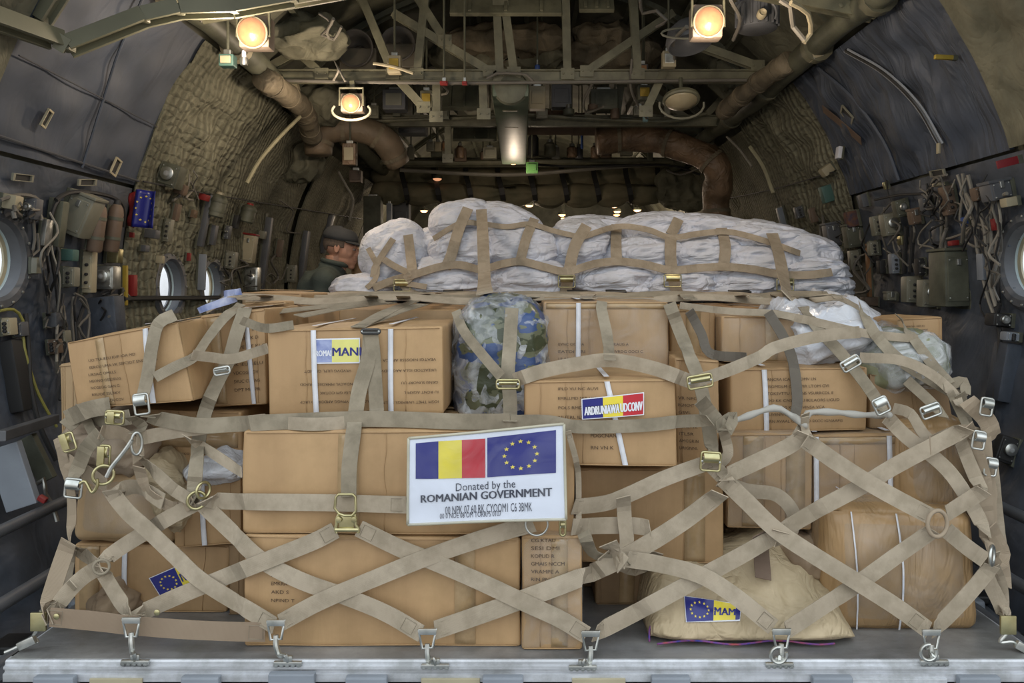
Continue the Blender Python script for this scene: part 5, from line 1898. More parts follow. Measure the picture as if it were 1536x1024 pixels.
# wound white cords
for path in ([(1080, 638, 2.25), (1110, 628), (1160, 612), (1185, 622), (1203, 634, 2.26)], [(1206, 640, 2.26), (1212, 620), (1250, 618), (1290, 622), (1335, 622, 2.28)]):
    P = drape(path, .02, .016, 2.36, .6)
    MB().tube(P, [.010 + .002 * math.sin(i * 1.3) for i in range(len(P))], 8).build('wound_cord', M_web_white, top, smooth='all')
strap(top, [(1192, 655, 2.24), (1205, 635), (1208, 620, 2.26)], .026, .01, M_web)
strap(top, [(1208, 625, 2.25), (1208, 645), (1218, 662, 2.22)], .024, .01, M_web)
for (x, y, d, w_, h_, rot, m) in ((762, 576, 2.215, .062, .024, 0, M_brass), (1050, 572, 2.175, .066, .034, -10, M_brass), (1066, 692, 2.165, .052, .050, 4, M_brass), (556, 497, 2.25, .052, .012, 0, M_dark_steel), (1276, 545, 2.30, .055, .030, -30, M_zinc), (1322, 608, 2.26, .040, .044, -25, M_zinc), (1396, 616, 2.28, .055, .034, -20, M_zinc), (333, 556, 2.25, .044, .020, -10, M_zinc), (844, 790, 2.13, .014, .046, 0, M_brass)):
    buckle(top, x, y, d, w_, h_, rot, m)
# slack bands lying across the top of the load
zt = CZ - .028
for i, (x0, x1, d, z, wd, m, wob) in enumerate([
 (-1.15, 1.2, 2.86, CZ - .045, .05, M_web, .02), (-1.05, 1.3, 3.15, CZ - .035, .045, V, .03), (-1.1, 1.25, 3.5, CZ - .040, .045, M_web, .03),
 (-1.0, 1.3, 3.85, CZ - .040, .05, V, .03), (-1.1, 1.3, 4.15, CZ - .045, .05, M_web, .03)]):
    P = [Vector((x0 + (x1 - x0) * k / 30, d + wob * math.sin(k * .7 + i), z + .008 * math.sin(k * .9 + i * 2) - (.04 if k in (0, 30) else 0))) for k in range(31)]
    strap(top, None, wd, m=m, raw3=P, N=Vector((0, -.5, 1)))
for i, x in enumerate((-.95, -.55, -.42, .02, .22, .55, .75, 1.0)):
    P = [Vector((x + .02 * math.sin(k + i), 2.58 + 1.65 * k / 14, CZ - .034 + .006 * math.sin(k * 1.3 + i))) for k in range(15)]
    strap(top, None, .045, m=V if i % 2 else M_web, raw3=P, N=Vector((0, 0, 1)))
# steep front-to-top bands
for a, b in (((-.49, 2.30, CZ - .118), (-.36, 2.75, CZ - .06)), ((-.48, 2.27, CZ - .115), (-.40, 2.85, CZ - .05)), ((-.70, 2.45, CZ - .09), (-.48, 2.85, CZ - .055)), ((-1.10, 2.5, CZ - .12), (-.50, 2.8, CZ - .05))):
    strap(top, None, .045, m=V, raw3=[Vector(a), Vector(a).lerp(Vector(b), .5) + Vector((0, 0, .006)), Vector(b)], N=Vector((0, -.3, 1)))
for (x, d) in ((-.38, 4.1), (.25, 3.9), (.45, 4.0), (1.02, 3.8)):
    MB().tube([Vector((x - .05, d, CZ - .025)), Vector((x - .05, d + .03, CZ - .02)), Vector((x + .05, d + .03, CZ - .02)), Vector((x + .05, d, CZ - .025))], .006, 6, closed=True).build('ring', M_dark_steel, top, smooth='all')

# ---- net over the white sacks
sn = root('cargo_net', W(890, 440, 4.3), 'tan grid net strapped over the pile of white sacks', 'net')
SW = .058
for path, wd in [
 ([(702, 312), (688, 345), (676, 385), (668, 402)], SW), ([(722, 314), (724, 350), (726, 400), (727, 440)], SW),
 ([(802, 328), (790, 355), (780, 392)], SW * .9), ([(880, 338), (862, 370), (853, 410), (848, 442)], SW * 1.05),
 ([(925, 337), (924, 365), (925, 396)], SW), ([(1018, 328), (1010, 345), (1006, 352)], SW), ([(1006, 356), (1006, 390), (1012, 425), (1016, 440)], SW * 1.05),
 ([(1082, 342), (1088, 370), (1085, 402)], SW), ([(1158, 350), (1168, 380), (1176, 420), (1182, 445)], SW * 1.05),
 ([(612, 352), (616, 385), (618, 412), (608, 420)], SW * .9), ([(590, 358), (575, 380), (562, 402), (560, 415)], SW * .6), ([(570, 385), (590, 398), (618, 412)], SW * .6),
 ([(552, 372), (566, 400), (562, 420), (550, 432)], SW * .5),
 ([(560, 432), (590, 420), (620, 412), (660, 400), (690, 397), (722, 404), (752, 396), (782, 392), (815, 400), (850, 407), (890, 396), (925, 392), (965, 396), (1006, 405), (1045, 402), (1086, 400), (1130, 404), (1174, 412), (1215, 412), (1248, 408)], SW * .72),
 ([(650, 358), (690, 335), (725, 336), (760, 340), (795, 336), (830, 346), (872, 356)], SW * .5), ([(872, 356), (925, 340), (970, 344), (1006, 356), (1050, 350), (1095, 348), (1150, 362), (1200, 380)], SW * .55),
 ([(600, 420), (612, 436), (625, 442)], SW * .7), ([(560, 430), (600, 425), (640, 430)], SW * .5)]:
    P = drape(path, wd * .5, .018, 4.4, .45)
    mb = MB()
    ribbon(mb, P, [Vector((0, -1, .25))] * len(P), wd, .004)
    mb.build('strap', M_web, sn)
for (x, y) in ((850, 422), (1009, 421), (1178, 427), (603, 428)):
    c = cast(x, y) or 4.3
    b = buckle(sn, x, y, c - .085, .085, .060, 0, M_brass)

# ------------------------------------------------------------------ man beside the sacks
MD = 5.02
def mw(px, py, dd=0.0):
    return W(px, py, MD + dd)
man = root('person', Vector((-1.26, MD, 0)), 'man in dark olive flight suit and dark cap, in profile beside the white sacks', 'person')
M_skin = mat('skin', (.42, .225, .15), (.36, .18, .115), rough=.55, ns=12, bump=.1, bs=60)
M_suit = mat('dark_olive_flight_suit', (.060, .075, .062), (.035, .045, .04), rough=.85, ns=4, kind='cloth', bs=10, bump=.8, bd=.01)
M_cap = mat('dark_cap_cloth', (.035, .037, .038), (.022, .024, .025), rough=.9, ns=10, bump=.3)
M_hair = mat('short_brown_hair', (.13, .095, .07), (.08, .06, .045), rough=.9, ns=80, bump=.6, bs=150)
q = MD / F


def skin_chain(mb_pts, edges, radii, name, m, par, sub_=2, extra=None):
    me = bpy.data.meshes.new(name)
    base = ORG[par]
    me.from_pydata([Vector(p) - base for p in mb_pts], edges, [])
    o = bpy.data.objects.new(name, me)
    COL.objects.link(o)
    o.parent = par
    ORG[o] = base
    md = o.modifiers.new('skin', 'SKIN')
    md.use_smooth_shade = True
    for i, v in enumerate(me.skin_vertices[0].data if me.skin_vertices else []):
        v.radius = radii[i] if isinstance(radii[i], tuple) else (radii[i], radii[i])
    if not me.skin_vertices:
        pass
    ss = o.modifiers.new('sub', 'SUBSURF')
    ss.levels = ss.render_levels = sub_
    me.materials.append(m)
    return o


def blob(c, r, rot=None, n=20):
    """ellipsoid as verts, faces"""
    vs, fs = [], []
    for j in range(n + 1):
        ph = math.pi * j / n
        for i in range(n):
            th = 2 * math.pi * i / n
            p = Vector((r[0] * math.sin(ph) * math.cos(th), r[1] * math.sin(ph) * math.sin(th), r[2] * math.cos(ph)))
            if rot is not None:
                p = rot @ p
            vs.append(Vector(c) + p)
    for j in range(n):
        for i in range(n):
            k = (i + 1) % n
            fs.append((j * n + i, j * n + k, (j + 1) * n + k, (j + 1) * n + i))
    return vs, fs


def limb(p0, p1, r0, r1, n=16, m=10):
    P = [Vector(p0).lerp(Vector(p1), i / m) for i in range(m + 1)]
    rr_ = [r0 + (r1 - r0) * i / m for i in range(m + 1)]
    t = MB().tube(P, rr_, n)
    return t.v, t.f


def remeshed(mb, name, m, par, vox, smooth_it=6):
    o = mb.build(name, m, par, smooth='all')
    md = o.modifiers.new('union', 'REMESH')
    md.mode = 'VOXEL'
    md.voxel_size = vox
    md.use_smooth_shade = True
    sm = o.modifiers.new('soften', 'SMOOTH')
    sm.factor = .5
    sm.iterations = smooth_it
    return o


# body: suit, continuous from collar to feet, leaning slightly forward
HX = (512 - VX) * q          # head centre
HZ = CZ - (375 - VY) * q
sh_z = CZ - (407 - VY) * q   # shoulder line
bx = (497 - VX) * q
mb = MB()
Bd = lambda x, y, z: Vector((bx + x, MD + y, z))
for a, b, r0, r1 in [
 (Bd(-.02, -.02, sh_z - .02), Bd(-.08, 0, .98), .145, .13), (Bd(-.02, .10, sh_z - .05), Bd(-.08, .09, .98), .12, .12), (Bd(-.02, -.12, sh_z - .06), Bd(-.08, -.09, .98), .115, .12),
 (Bd(-.0, -.17, sh_z - .05), Bd(-.0, .17, sh_z - .05), .075, .075),
 (Bd(.0, -.20, sh_z - .06), Bd(-.03, -.25, sh_z - .32), .062, .05), (Bd(-.03, -.25, sh_z - .32), Bd(.20, -.20, sh_z - .40), .05, .038),
 (Bd(.0, .20, sh_z - .06), Bd(.02, .26, sh_z - .32), .062, .05), (Bd(.02, .26, sh_z - .32), Bd(.24, .18, sh_z - .36), .05, .038),
 (Bd(-.08, 0, 1.0), Bd(-.08, 0, .86), .15, .155),
 (Bd(-.08, -.09, .88), Bd(-.03, -.10, .48), .095, .07), (Bd(-.03, -.10, .48), Bd(-.07, -.10, .10), .07, .05),
 (Bd(-.08, .09, .88), Bd(-.05, .10, .48), .095, .07), (Bd(-.05, .10, .48), Bd(-.11, .10, .10), .07, .05),
 (Bd(.0, 0, sh_z + .0), Bd(.035, 0, sh_z + .06), .10, .068)]:
    mb.add(*limb(a, b, r0, r1))
for p, r_ in [(Bd(0, -.20, sh_z - .06), .075), (Bd(0, .20, sh_z - .06), .075), (Bd(-.03, -.25, sh_z - .32), .055), (Bd(.02, .26, sh_z - .32), .055), (Bd(-.03, -.10, .48), .075), (Bd(-.05, .10, .48), .075), (Bd(-.08, 0, .90), .16)]:
    mb.add(*blob(p, (r_, r_, r_)))
mb.add(*blob(Bd(-.05, 0, sh_z - .12), (.16, .22, .14)))
remeshed(mb, 'flight_suit', M_suit, man, .014, 5)
# collar
mb = MB()
P = [Bd(.025 + .078 * math.cos(R(a)) * 1.0, .078 * math.sin(R(a)), sh_z + .055 + .018 * (-math.cos(R(a)))) for a in range(0, 360, 20)]
mb.tube(P, .016, 8, closed=True)
mb.build('collar', M_suit, man, smooth='all')
# boots
for y in (-.10, .10):
    mb = MB()
    x0 = bx - (.07 if y < 0 else .11)
    mb.add(*blob((x0 + .06, MD + y, .05), (.14, .05, .05)))
    mb.add(*limb((x0, MD + y, .05), (x0, MD + y, .2), .052, .055))
    mb.box((x0 + .06, MD + y, .012), (.28, .10, .022), None, .01)
    remeshed(mb, 'boot', M_black, man, .012, 3)
# head and neck: one skin surface, face in profile to +x, tipped slightly down
Rt = Matrix.Rotation(R(8), 3, 'Y')
def H(x, y, z):
    return Vector((HX, MD, HZ)) + Rt @ Vector((x, y, z))
mb = MB()
hs = 1.12
def HB(x, y, z, rx, ry, rz, rot=0):
    mb.add(*blob(H(x * hs, y * hs, z * hs), (rx * hs, ry * hs, rz * hs), Rt @ Matrix.Rotation(R(rot), 3, 'Y')))
HB(-.015, 0, .035, .088, .072, .078)           # cranium
HB(.022, 0, .0, .062, .062, .080)              # face mass
HB(.022, 0, -.052, .058, .052, .042, 12)       # jaw
HB(.060, 0, -.055, .030, .034, .034)           # muzzle of the face
HB(.068, 0, -.084, .020, .023, .017)           # chin
HB(.076, 0, .030, .014, .048, .011)            # brow
HB(.052, -.034, -.012, .024, .020, .026)       # cheek
HB(.052, .034, -.012, .024, .020, .026)
HB(.088, 0, .004, .011, .009, .028, -20)       # nose bridge
HB(.099, 0, -.016, .014, .012, .011)           # nose tip
HB(.089, -.010, -.020, .011, .009, .009)
HB(.089, .010, -.020, .011, .009, .009)
HB(.080, 0, -.036, .012, .018, .014)
HB(.086, 0, -.047, .010, .020, .0065)          # upper lip
HB(.083, 0, -.060, .010, .018, .0075)          # lower lip
mb.add(*limb(H(-.03, 0, -.04), Bd(.02, 0, sh_z + .01), .062, .070))
mb.add(*limb(H(.0, 0, -.06), Bd(.03, 0, sh_z + .01), .052, .06))
for s_ in (-1, 1):
    P = [H((-.010 + .012 * math.cos(R(a))) * hs, s_ * .071 * hs, (.006 + .023 * math.sin(R(a))) * hs) for a in range(0, 360, 30)]
    mb.tube(P, .0055, 8, closed=True)
    mb.add(*blob(H(-.010 * hs, s_ * .068 * hs, .004 * hs), (.012, .006, .022)))
remeshed(mb, 'head', M_skin, man, .0045, 4)
# eyes, brows, mouth line
for s_ in (-1, 1):
    e_ = MB().add(*blob(H(.077 * hs, s_ * .030 * hs, .012 * hs), (.009, .012, .007))).build('eye', mat('eye_white', (.34, .30, .27), rough=.4, bump=0), man, smooth='all')
    MB().add(*blob(H(.0835 * hs, s_ * .031 * hs, .011 * hs), (.004, .005, .005))).build('iris', M_ink_black, e_, smooth='all')
    P = [H((.088 - .004 * abs(t)) * hs, s_ * (.014 + .020 * (t + 1) / 1.0 * .9) * hs, (.036 + .004 * (1 - t * t)) * hs) for t in [-1 + .25 * i for i in range(9)]]
    MB().tube(P, [.002 + .003 * math.sin(math.pi * (i + .5) / 9) for i in range(9)], 6).build('eyebrow', M_hair, man, smooth='all')
    P = [H((.093 - .012 * (t * t)) * hs, s_ * .022 * t * hs, -.0525 * hs) for t in [i / 6 for i in range(7)]]
    MB().tube(P, .0016, 5).build('mouth_line', mat('lip_line', (.16, .06, .05), bump=0), man, smooth='all')
# close-cropped hair behind and above the ear
vs, fs = [], []
n = 26
for j in range(n + 1):
    for i in range(n + 1):
        th = R(62 + 236 * i / n)
        ph = R(20 + (86 + (16 if 130 < (62 + 236 * i / n) < 230 else 0)) * j / n)
        p = Vector((math.sin(ph) * math.cos(th) * .0915, math.sin(ph) * math.sin(th) * .0755, math.cos(ph) * .0815 * 1.02))
        vs.append(H((-.015 + p.x) * hs, p.y * hs, (.035 + p.z) * hs))
for j in range(n):
    for i in range(n):
        fs.append((j * (n + 1) + i, j * (n + 1) + i + 1, (j + 1) * (n + 1) + i + 1, (j + 1) * (n + 1) + i))
o = MB().add(vs, fs).build('hair', M_hair, man, smooth='all')
so = o.modifiers.new('thickness', 'SOLIDIFY')
so.thickness = .004
# cap: band, soft crown and short peak over the brow
mb = MB()
prof = [(0, 1.0), (.02, 1.0), (.040, .95), (.060, .80), (.072, .55), (.077, .2), (.077, .001)]
vs, fs = [], []
n = 28
for (h_, r_) in prof:
    for i in range(n):
        a = 2 * math.pi * i / n
        vs.append(H((-.012 + .100 * r_ * math.cos(a)) * hs, .083 * r_ * math.sin(a) * hs, (.052 + h_ + (.006 * -math.cos(a))) * hs))
for j in range(len(prof) - 1):
    for i in range(n):
        k = (i + 1) % n
        fs.append((j * n + i, j * n + k, (j + 1) * n + k, (j + 1) * n + i))
fs.append(tuple(range(n)))
mb.add(vs, fs)
cp = mb.build('cap', M_cap, man, smooth='all')
mb = MB()
vs, fs = [], []
for j in range(5):
    f = j / 4
    for i in range(13):
        a = R(-65 + 130 * i / 12)
        r_ = 1.0 + .50 * f * math.cos(a) ** .7
        vs.append(H((-.012 + .098 * r_ * math.cos(a)) * hs, .082 * (1 + .08 * f) * math.sin(a) * hs, (.054 - .016 * f * math.cos(a)) * hs))
for j in range(4):
    for i in range(12):
        fs.append((j * 13 + i, j * 13 + i + 1, (j + 1) * 13 + i + 1, (j + 1) * 13 + i))
o = MB().add(vs, fs).build('peak', M_cap, cp, smooth='all')
so = o.modifiers.new('thickness', 'SOLIDIFY')
so.thickness = .006
# hands reaching to the load
for s_, y, z in ((-1, -.20, sh_z - .40), (1, .18, sh_z - .36)):
    mb = MB()
    hx = bx + (.20 if s_ < 0 else .24)
    wrist = Vector((hx, MD + y, z))
    mb.add(*limb(wrist - Vector((.03, 0, 0)), wrist + Vector((.03, 0, 0)), .026, .026))
    mb.add(*blob(wrist + Vector((.07, 0, 0)), (.048, .017, .040)))
    for k, (dz, ln) in enumerate(((.030, .068), (.010, .078), (-.010, .073), (-.028, .058))):
        a = wrist + Vector((.105, 0, dz))
        b = a + Vector((ln * .5, .006, -.004))
        c = b + Vector((ln * .38, .020, -.014))
        mb.add(*limb(a, b, .0088, .0082, 10, 4))
        mb.add(*limb(b, c, .0082, .0068, 10, 4))
        mb.add(*blob(b, (.0086,) * 3, n=8))
        mb.add(*blob(c, (.0068,) * 3, n=8))
    a = wrist + Vector((.045, .005, .034))
    b = a + Vector((.035, .010, .022))
    c = b + Vector((.028, .012, .004))
    mb.add(*limb(a, b, .012, .010, 10, 4))
    mb.add(*limb(b, c, .010, .008, 10, 4))
    mb.add(*blob(b, (.0102,) * 3, n=8))
    remeshed(mb, 'hand', M_skin, man, .0045, 2)
# carton the man is leaning to
carton('cardboard box end showing between the man and the white sacks', [(527, 372), (548, 372), (548, 420), (527, 420)], 5.12, .25, 61, tape=None)
# ------------------------------------------------------------------ gear on the walls
def wall_at(px, py, off=0.0):
    """point on the hold's side wall seen through a pixel, and its inward frame"""
    dx, dz = px - VX, VY - py
    r = math.hypot(dx, dz)
    d = (RW - off) * F / r
    p = W(px, py, d)
    inw = Vector((-dx / r, 0, -dz / r))
    up = Vector((0, 1, 0)).cross(inw)
    if up.z < 0:
        up = -up
    return p, inw, up, d


def frame_box(mb, c, inw, up, pr, L, H_, bev=.006, tilt=0.0):
    M = Matrix((inw, Vector((0, 1, 0)), up)).transposed()
    if tilt:
        M = Matrix.Rotation(R(tilt), 3, 'Y') @ M
    return mb.box(c, (pr, L, H_), M, bev), M


def gear(name, px, py, w_, h_, label, cat, m, style='switch', L=None, off=.05, tilt=0, m2=None, group=None):
    """equipment case on a wall bracket: case, lid, knobs, plate, screws"""
    p, inw, up, d = wall_at(px, py, off)
    k = d / F
    pr = max(.025, w_ * k * .85)
    H_ = h_ * k
    L = L or max(.05, pr * .9)
    c = p + Vector((0, L / 2, 0))
    r = root(name, p - up * H_ / 2, label, cat, group)
    mb = MB()
    _, M = frame_box(mb, c, inw, up, pr, L, H_, min(.012, pr * .15), tilt)
    mb.build('case', m, r, smooth=True)
    T = lambda a, b, e: c + M @ Vector((a * pr, b * L, e * H_))
    mb = MB()
    mb.box(T(-.55 if True else 0, 0, 0), (pr * .14 + .01, L * 1.05, H_ * 1.1), M, .003)
    mb.build('mounting_bracket', M_olive_dk, r)
    if style in ('switch', 'lid', 'instrument'):
        mb = MB()
        mb.box(T(0, -.5, 0), (pr * .8, .01, H_ * .8), M, .003)
        mb.build('cover_plate', m, r)
        mb = MB()
        for a in (-.33, .33):
            for b in (-.34, .34):
                mb.lathe(T(a, -.53, b), (0, -1, 0), [(0, .004), (.003, .0035), (.004, .001)], 8)
        mb.build('screw', M_zinc, r, smooth=True)
    if style == 'switch':
        mb = MB()
        for b in (.18, -.05, -.25):
            mb.lathe(T(.05, -.53, b), (0, -1, 0), [(0, .008), (.012, .007), (.014, .002)], 10)
        mb.build('knob', M_black, r, smooth=True)
    if style == 'instrument':
        mb = MB().lathe(T(0, -.54, .05), (0, -1, 0), [(0, min(pr, H_) * .30), (.02, min(pr, H_) * .33), (.024, min(pr, H_) * .26)], 20)
        o = mb.build('bezel', M_zinc, r, smooth=True)
        MB().lathe(T(0, -.54, .05) + Vector((0, -.021, 0)), (0, -1, 0), [(0, min(pr, H_) * .25), (.006, .001)], 20).build('lens', glow('pale_lens', (.35, .36, .36), .0), o, smooth=True)
    if style == 'lid':
        mb = MB().box(T(0, 0, .53), (pr * 1.08, L * 1.08, .014), M, .004)
        mb.build('lid', m2 or m, r)
        mb = MB().box(T(0, -.56, .30), (.018, .014, .03), M, .003)
        mb.build('latch', M_zinc, r)
    if style == 'bottle':
        pass
    return r


def bottle(name, px, py, w_, h_, label, cat, m, m2=None, group=None, off=.09):
    p, inw, up, d = wall_at(px, py, off)
    k = d / F
    rr_ = w_ * k / 2
    H_ = h_ * k
    r = root(name, p - up * H_ / 2, label, cat, group)
    b = p - up * H_ / 2
    MB().lathe(b, up, [(0, rr_ * .8), (.01, rr_), (H_ * .78, rr_), (H_ * .9, rr_ * .82), (H_, rr_ * .35)], 20).build('body', m, r, smooth=True)
    MB().lathe(b + up * H_ * .86, up, [(0, rr_ * .5), (H_ * .06, rr_ * .55), (H_ * .2, rr_ * .4), (H_ * .22, rr_ * .1)], 16).build('cap', m2 or M_black, r, smooth=True)
    mb = MB()
    for f in (.25, .65):
        mb.lathe(b + up * H_ * f, up, [(0, rr_ * 1.0), (0, rr_ * 1.06), (.015, rr_ * 1.06), (.015, rr_)], 20)
    mb.box(b + up * H_ * .5 - inw * rr_, (rr_ * .3, rr_, H_ * .9), Matrix((inw, Vector((0, 1, 0)), up)).transposed(), .003)
    mb.build('clamp', M_olive_dk, r, smooth=True)
    return r


def cable(pts, rad, label, m=None, off=.05, name='cable', cat='cable', group=None):
    P = []
    for q_ in pts:
        p = wall_at(q_[0], q_[1], q_[2] if len(q_) > 2 else off)[0]
        P.append(p)
    P = catmull(P, .03)
    o = MB().tube(P, rad, 7).build(name, m or M_cable, None, smooth=True)
    tag(o, label, cat, group)
    return o


# left wall
gear('equipment_case', 112, 322, 46, 62, 'grey-green equipment case tilted on the left wall above the beige switch box', 'equipment', M_grey_box, 'lid', tilt=14, m2=M_grey_box)
gear('equipment_case', 82, 335, 22, 70, 'narrow dark bracket case left of the tilted grey-green case', 'equipment', M_olive_dk, 'none')
bottle('oxygen_bottle', 146, 341, 22, 74, 'left one of the two brown covered bottles on the left wall', 'bottle', M_brown, group='pair of brown bottles')
bottle('oxygen_bottle', 171, 341, 22, 74, 'right one of the two brown covered bottles on the left wall', 'bottle', M_brown, group='pair of brown bottles')
gear('instrument_box', 99, 382, 24, 18, 'small teal-topped box under the tilted grey-green case', 'equipment', M_teal, 'none')
gear('switch_box', 130, 408, 18, 62, 'tall beige switch box on the left wall', 'equipment', M_beige, 'switch')
gear('signal_lamp', 155, 416, 34, 36, 'metal lamp box with round lens on the left wall', 'lamp', M_zinc, 'instrument')
gear('junction_box', 102, 415, 22, 30, 'grey junction box below the small teal-topped box', 'equipment', M_grey_box, 'switch')
gear('junction_box', 168, 383, 22, 22, 'brass-coloured fitting above the metal lamp box', 'equipment', M_brass, 'none')
gear('yellow_strip', 186, 428, 4, 60, 'upright yellow edge strip on the left wall near the second window', 'strip', M_yellow, 'none', L=.02)
gear('red_pouch', 196, 428, 12, 32, 'round red pouch hanging beside the yellow strip', 'pouch', M_red, 'none', L=.04)
gear('junction_box', 12, 302, 26, 22, 'beige metal box above the near left window', 'equipment', M_beige, 'none')
gear('regulator', 44, 312, 22, 32, 'dark regulator with looped cord above the near left window', 'equipment', M_charcoal, 'instrument')
gear('radio_panel', 8, 490, 16, 26, 'beige control box at the left edge below the near window', 'equipment', M_beige, 'switch')
gear('radio_panel', 26, 494, 14, 22, 'dark panel with a red knob at the left edge below the near window', 'equipment', M_charcoal, 'switch')
gear('heater_panel', 14, 565, 30, 110, 'black quilted panel standing at the left edge below the control boxes', 'panel', M_black, 'none', L=.08, off=.02)
gear('canvas_bag', 252, 262, 36, 36, 'dark green helmet bag with an orange patch above the blue flag', 'bag', M_olive_dk, 'instrument')
gear('canvas_bag', 268, 283, 20, 16, 'small brown pouch hanging right of the helmet bag', 'bag', M_brown, 'none')
gear('red_capped_tube', 303, 295, 16, 10, 'short tube with a bright red end cap on the left wall', 'tube', M_red, 'none', L=.06)
bottle('green_canister', 326, 308, 26, 36, 'green canister beside the red-capped tube', 'canister', M_olive_dk, M_beige)
bottle('green_canister', 372, 320, 22, 28, 'green canister above the beige box with the red top', 'canister', M_olive_dk, M_red)
gear('wall_post', 306, 330, 11, 80, 'grey upright seat post in front of the left wall near the third window', 'post', M_charcoal, 'none', L=.04)
gear('wall_post', 302, 408, 14, 54, 'grey plate at the foot of the upright seat post', 'plate', M_grey_paint, 'none', L=.02)
gear('supply_box', 371, 373, 22, 42, 'beige box with a red top on the left wall', 'box', M_beige, 'lid', m2=M_red)
gear('instrument_box', 376, 418, 24, 36, 'metal instrument below the beige box with the red top', 'equipment', M_zinc, 'instrument')
gear('wall_post', 396, 380, 12, 110, 'dark upright post right of the beige box with the red top', 'post', M_charcoal, 'none', L=.05)
gear('junction_box', 224, 350, 22, 14, 'grey box under the hanging blue flag', 'equipment', M_charcoal, 'none')
gear('junction_box', 250, 345, 10, 34, 'narrow pale fitting above the second left window', 'equipment', M_grey_box, 'switch')
gear('warning_light', 196, 352, 7, 8, 'small red light below the blue flag', 'light', M_red, 'none', L=.02)
gear('warning_light', 282, 385, 7, 12, 'small red and white tag right of the second left window', 'tag', M_red, 'none', L=.02)
gear('junction_box', 238, 389, 14, 12, 'pinkish metal label box at the top of the second left window', 'equipment', M_beige, 'none', L=.03)
gear('wall_post', 452, 390, 12, 90, 'dark post just left of the man', 'post', M_charcoal, 'none', L=.1)
gear('wall_post', 488, 350, 10, 60, 'dark cabinet edge behind the cap of the man', 'cabinet', M_charcoal, 'none', L=.1)
gear('instrument_box', 340, 348, 8, 20, 'small black gauge between the green canisters', 'equipment', M_charcoal, 'instrument')
gear('instrument_box', 345, 390, 18, 26, 'small box with dark red knobs left of the beige box', 'equipment', M_grey_box, 'switch')
gear('cable_bundle_box', 76, 480, 20, 22, 'coiled cord clipped on the left wall below the cables', 'cord', M_charcoal, 'none')
gear('seat_panel', 150, 480, 56, 70, 'dark blue stowed seat back behind the hanging wires at left', 'seat', M_liner_dark, 'none', L=.1)

# blue flag cloth with yellow stars
fl_p, inw, up, d = wall_at(216, 314, .14)
fr_ = root('hanging_flag', W(216, 344, d), 'small blue flag with a ring of yellow stars hanging on the left wall', 'flag')
PF = Patch(W(204, 284, d), W(235, 287, d), W(232, 343, d), W(199, 340, d), lambda u, v: .02 * math.sin(u * 7 + v))
mb = MB()
Patch.slab(PF, mb, 0, 0, 1, 1, -.002, .002, 12, 10)
o = mb.build('cloth', M_flag_blue, fr_, smooth='all')
mb = MB()
star_ring(PF, mb, .5, .5, .32, .34, .055, .006, .6)
mb.build('star_ring', M_star, o)
PF2 = Patch(W(194, 290, d + .03), W(206, 286, d + .03), W(202, 342, d + .03), W(192, 338, d + .03), lambda u, v: .01 * math.sin(v * 9))
mb = MB()
Patch.slab(PF2, mb, 0, 0, 1, 1, -.002, .002, 4, 8)
o = mb.build('ribbon_flag', M_red, None, smooth='all')
tag(o, 'red cloth edge hanging left of the small blue flag', 'cloth')

# left wall cables
LC = [
 ([(88, 300), (78, 320), (76, 370), (86, 440), (92, 520), (98, 600)], .009, 'dark cable curving down left of the tilted grey-green case'),
 ([(84, 300), (100, 290), (130, 288), (168, 296), (184, 310), (186, 340)], .010, 'dark cable arching over the two brown bottles'),
 ([(95, 440), (92, 470), (96, 540), (90, 600)], .007, 'straight dark cable hanging left of the seat back'),
 ([(110, 445), (108, 480), (112, 540), (108, 600)], .007, 'cable hanging below the small junction box'),
 ([(112, 440), (128, 450), (134, 480), (130, 520)], .006, 'looped cable below the beige switch box'),
 ([(120, 448), (134, 470), (118, 490), (130, 510)], .006, 'second looped cable below the beige switch box'),
 ([(165, 440), (178, 430), (190, 440), (200, 452)], .006, 'twisted wires right of the metal lamp box'),
 ([(160, 445), (176, 442), (186, 452), (198, 446)], .005, 'thin wires trailing from the metal lamp box'),
 ([(0, 300), (30, 292), (58, 300), (60, 330)], .008, 'cable looping above the near left window'),
 ([(48, 300), (40, 320), (44, 335), (56, 330), (50, 312)], .005, 'coiled cord of the dark regulator'),
 ([(50, 330), (52, 360), (48, 384), (58, 375), (56, 350)], .006, 'wire clip loop right of the near left window'),
 ([(0, 466), (20, 464), (34, 480), (36, 520), (50, 570), (62, 600), (85, 640)], .006, 'yellow-green hose hanging at the left edge'),
 ([(38, 470), (42, 520), (46, 580), (60, 640), (84, 690)], .010, 'black hose running down the left edge'),
 ([(215, 272), (320, 292), (480, 318), (640, 344)], .005, 'thin black line strung along the left wall'),
 ([(185, 448), (230, 447), (280, 447), (330, 446)], .014, 'dark tube running level below the second left window'),
 ([(420, 300), (440, 318), (430, 345), (452, 350)], .006, 'wire bunch high on the wall left of the man'),
 ([(390, 430), (405, 410), (420, 420), (430, 400)], .006, 'wires below the beige box near the man'),
 ([(335, 400), (345, 415), (355, 405), (362, 425)], .006, 'black wire tangle below the dark red knobs'),
 ([(66, 480), (74, 470), (84, 478), (80, 492), (68, 490), (72, 478)], .004, 'small coil of grey wire at left below the hanging cables'),
]
for p_, r_, lb in LC:
    cable(p_, r_, lb, {True: mat('yellow_green_hose', (.30, .28, .07), rough=.5), False: M_cable}['yellow' in lb] if 'black' not in lb and 'dark' not in lb else M_black)

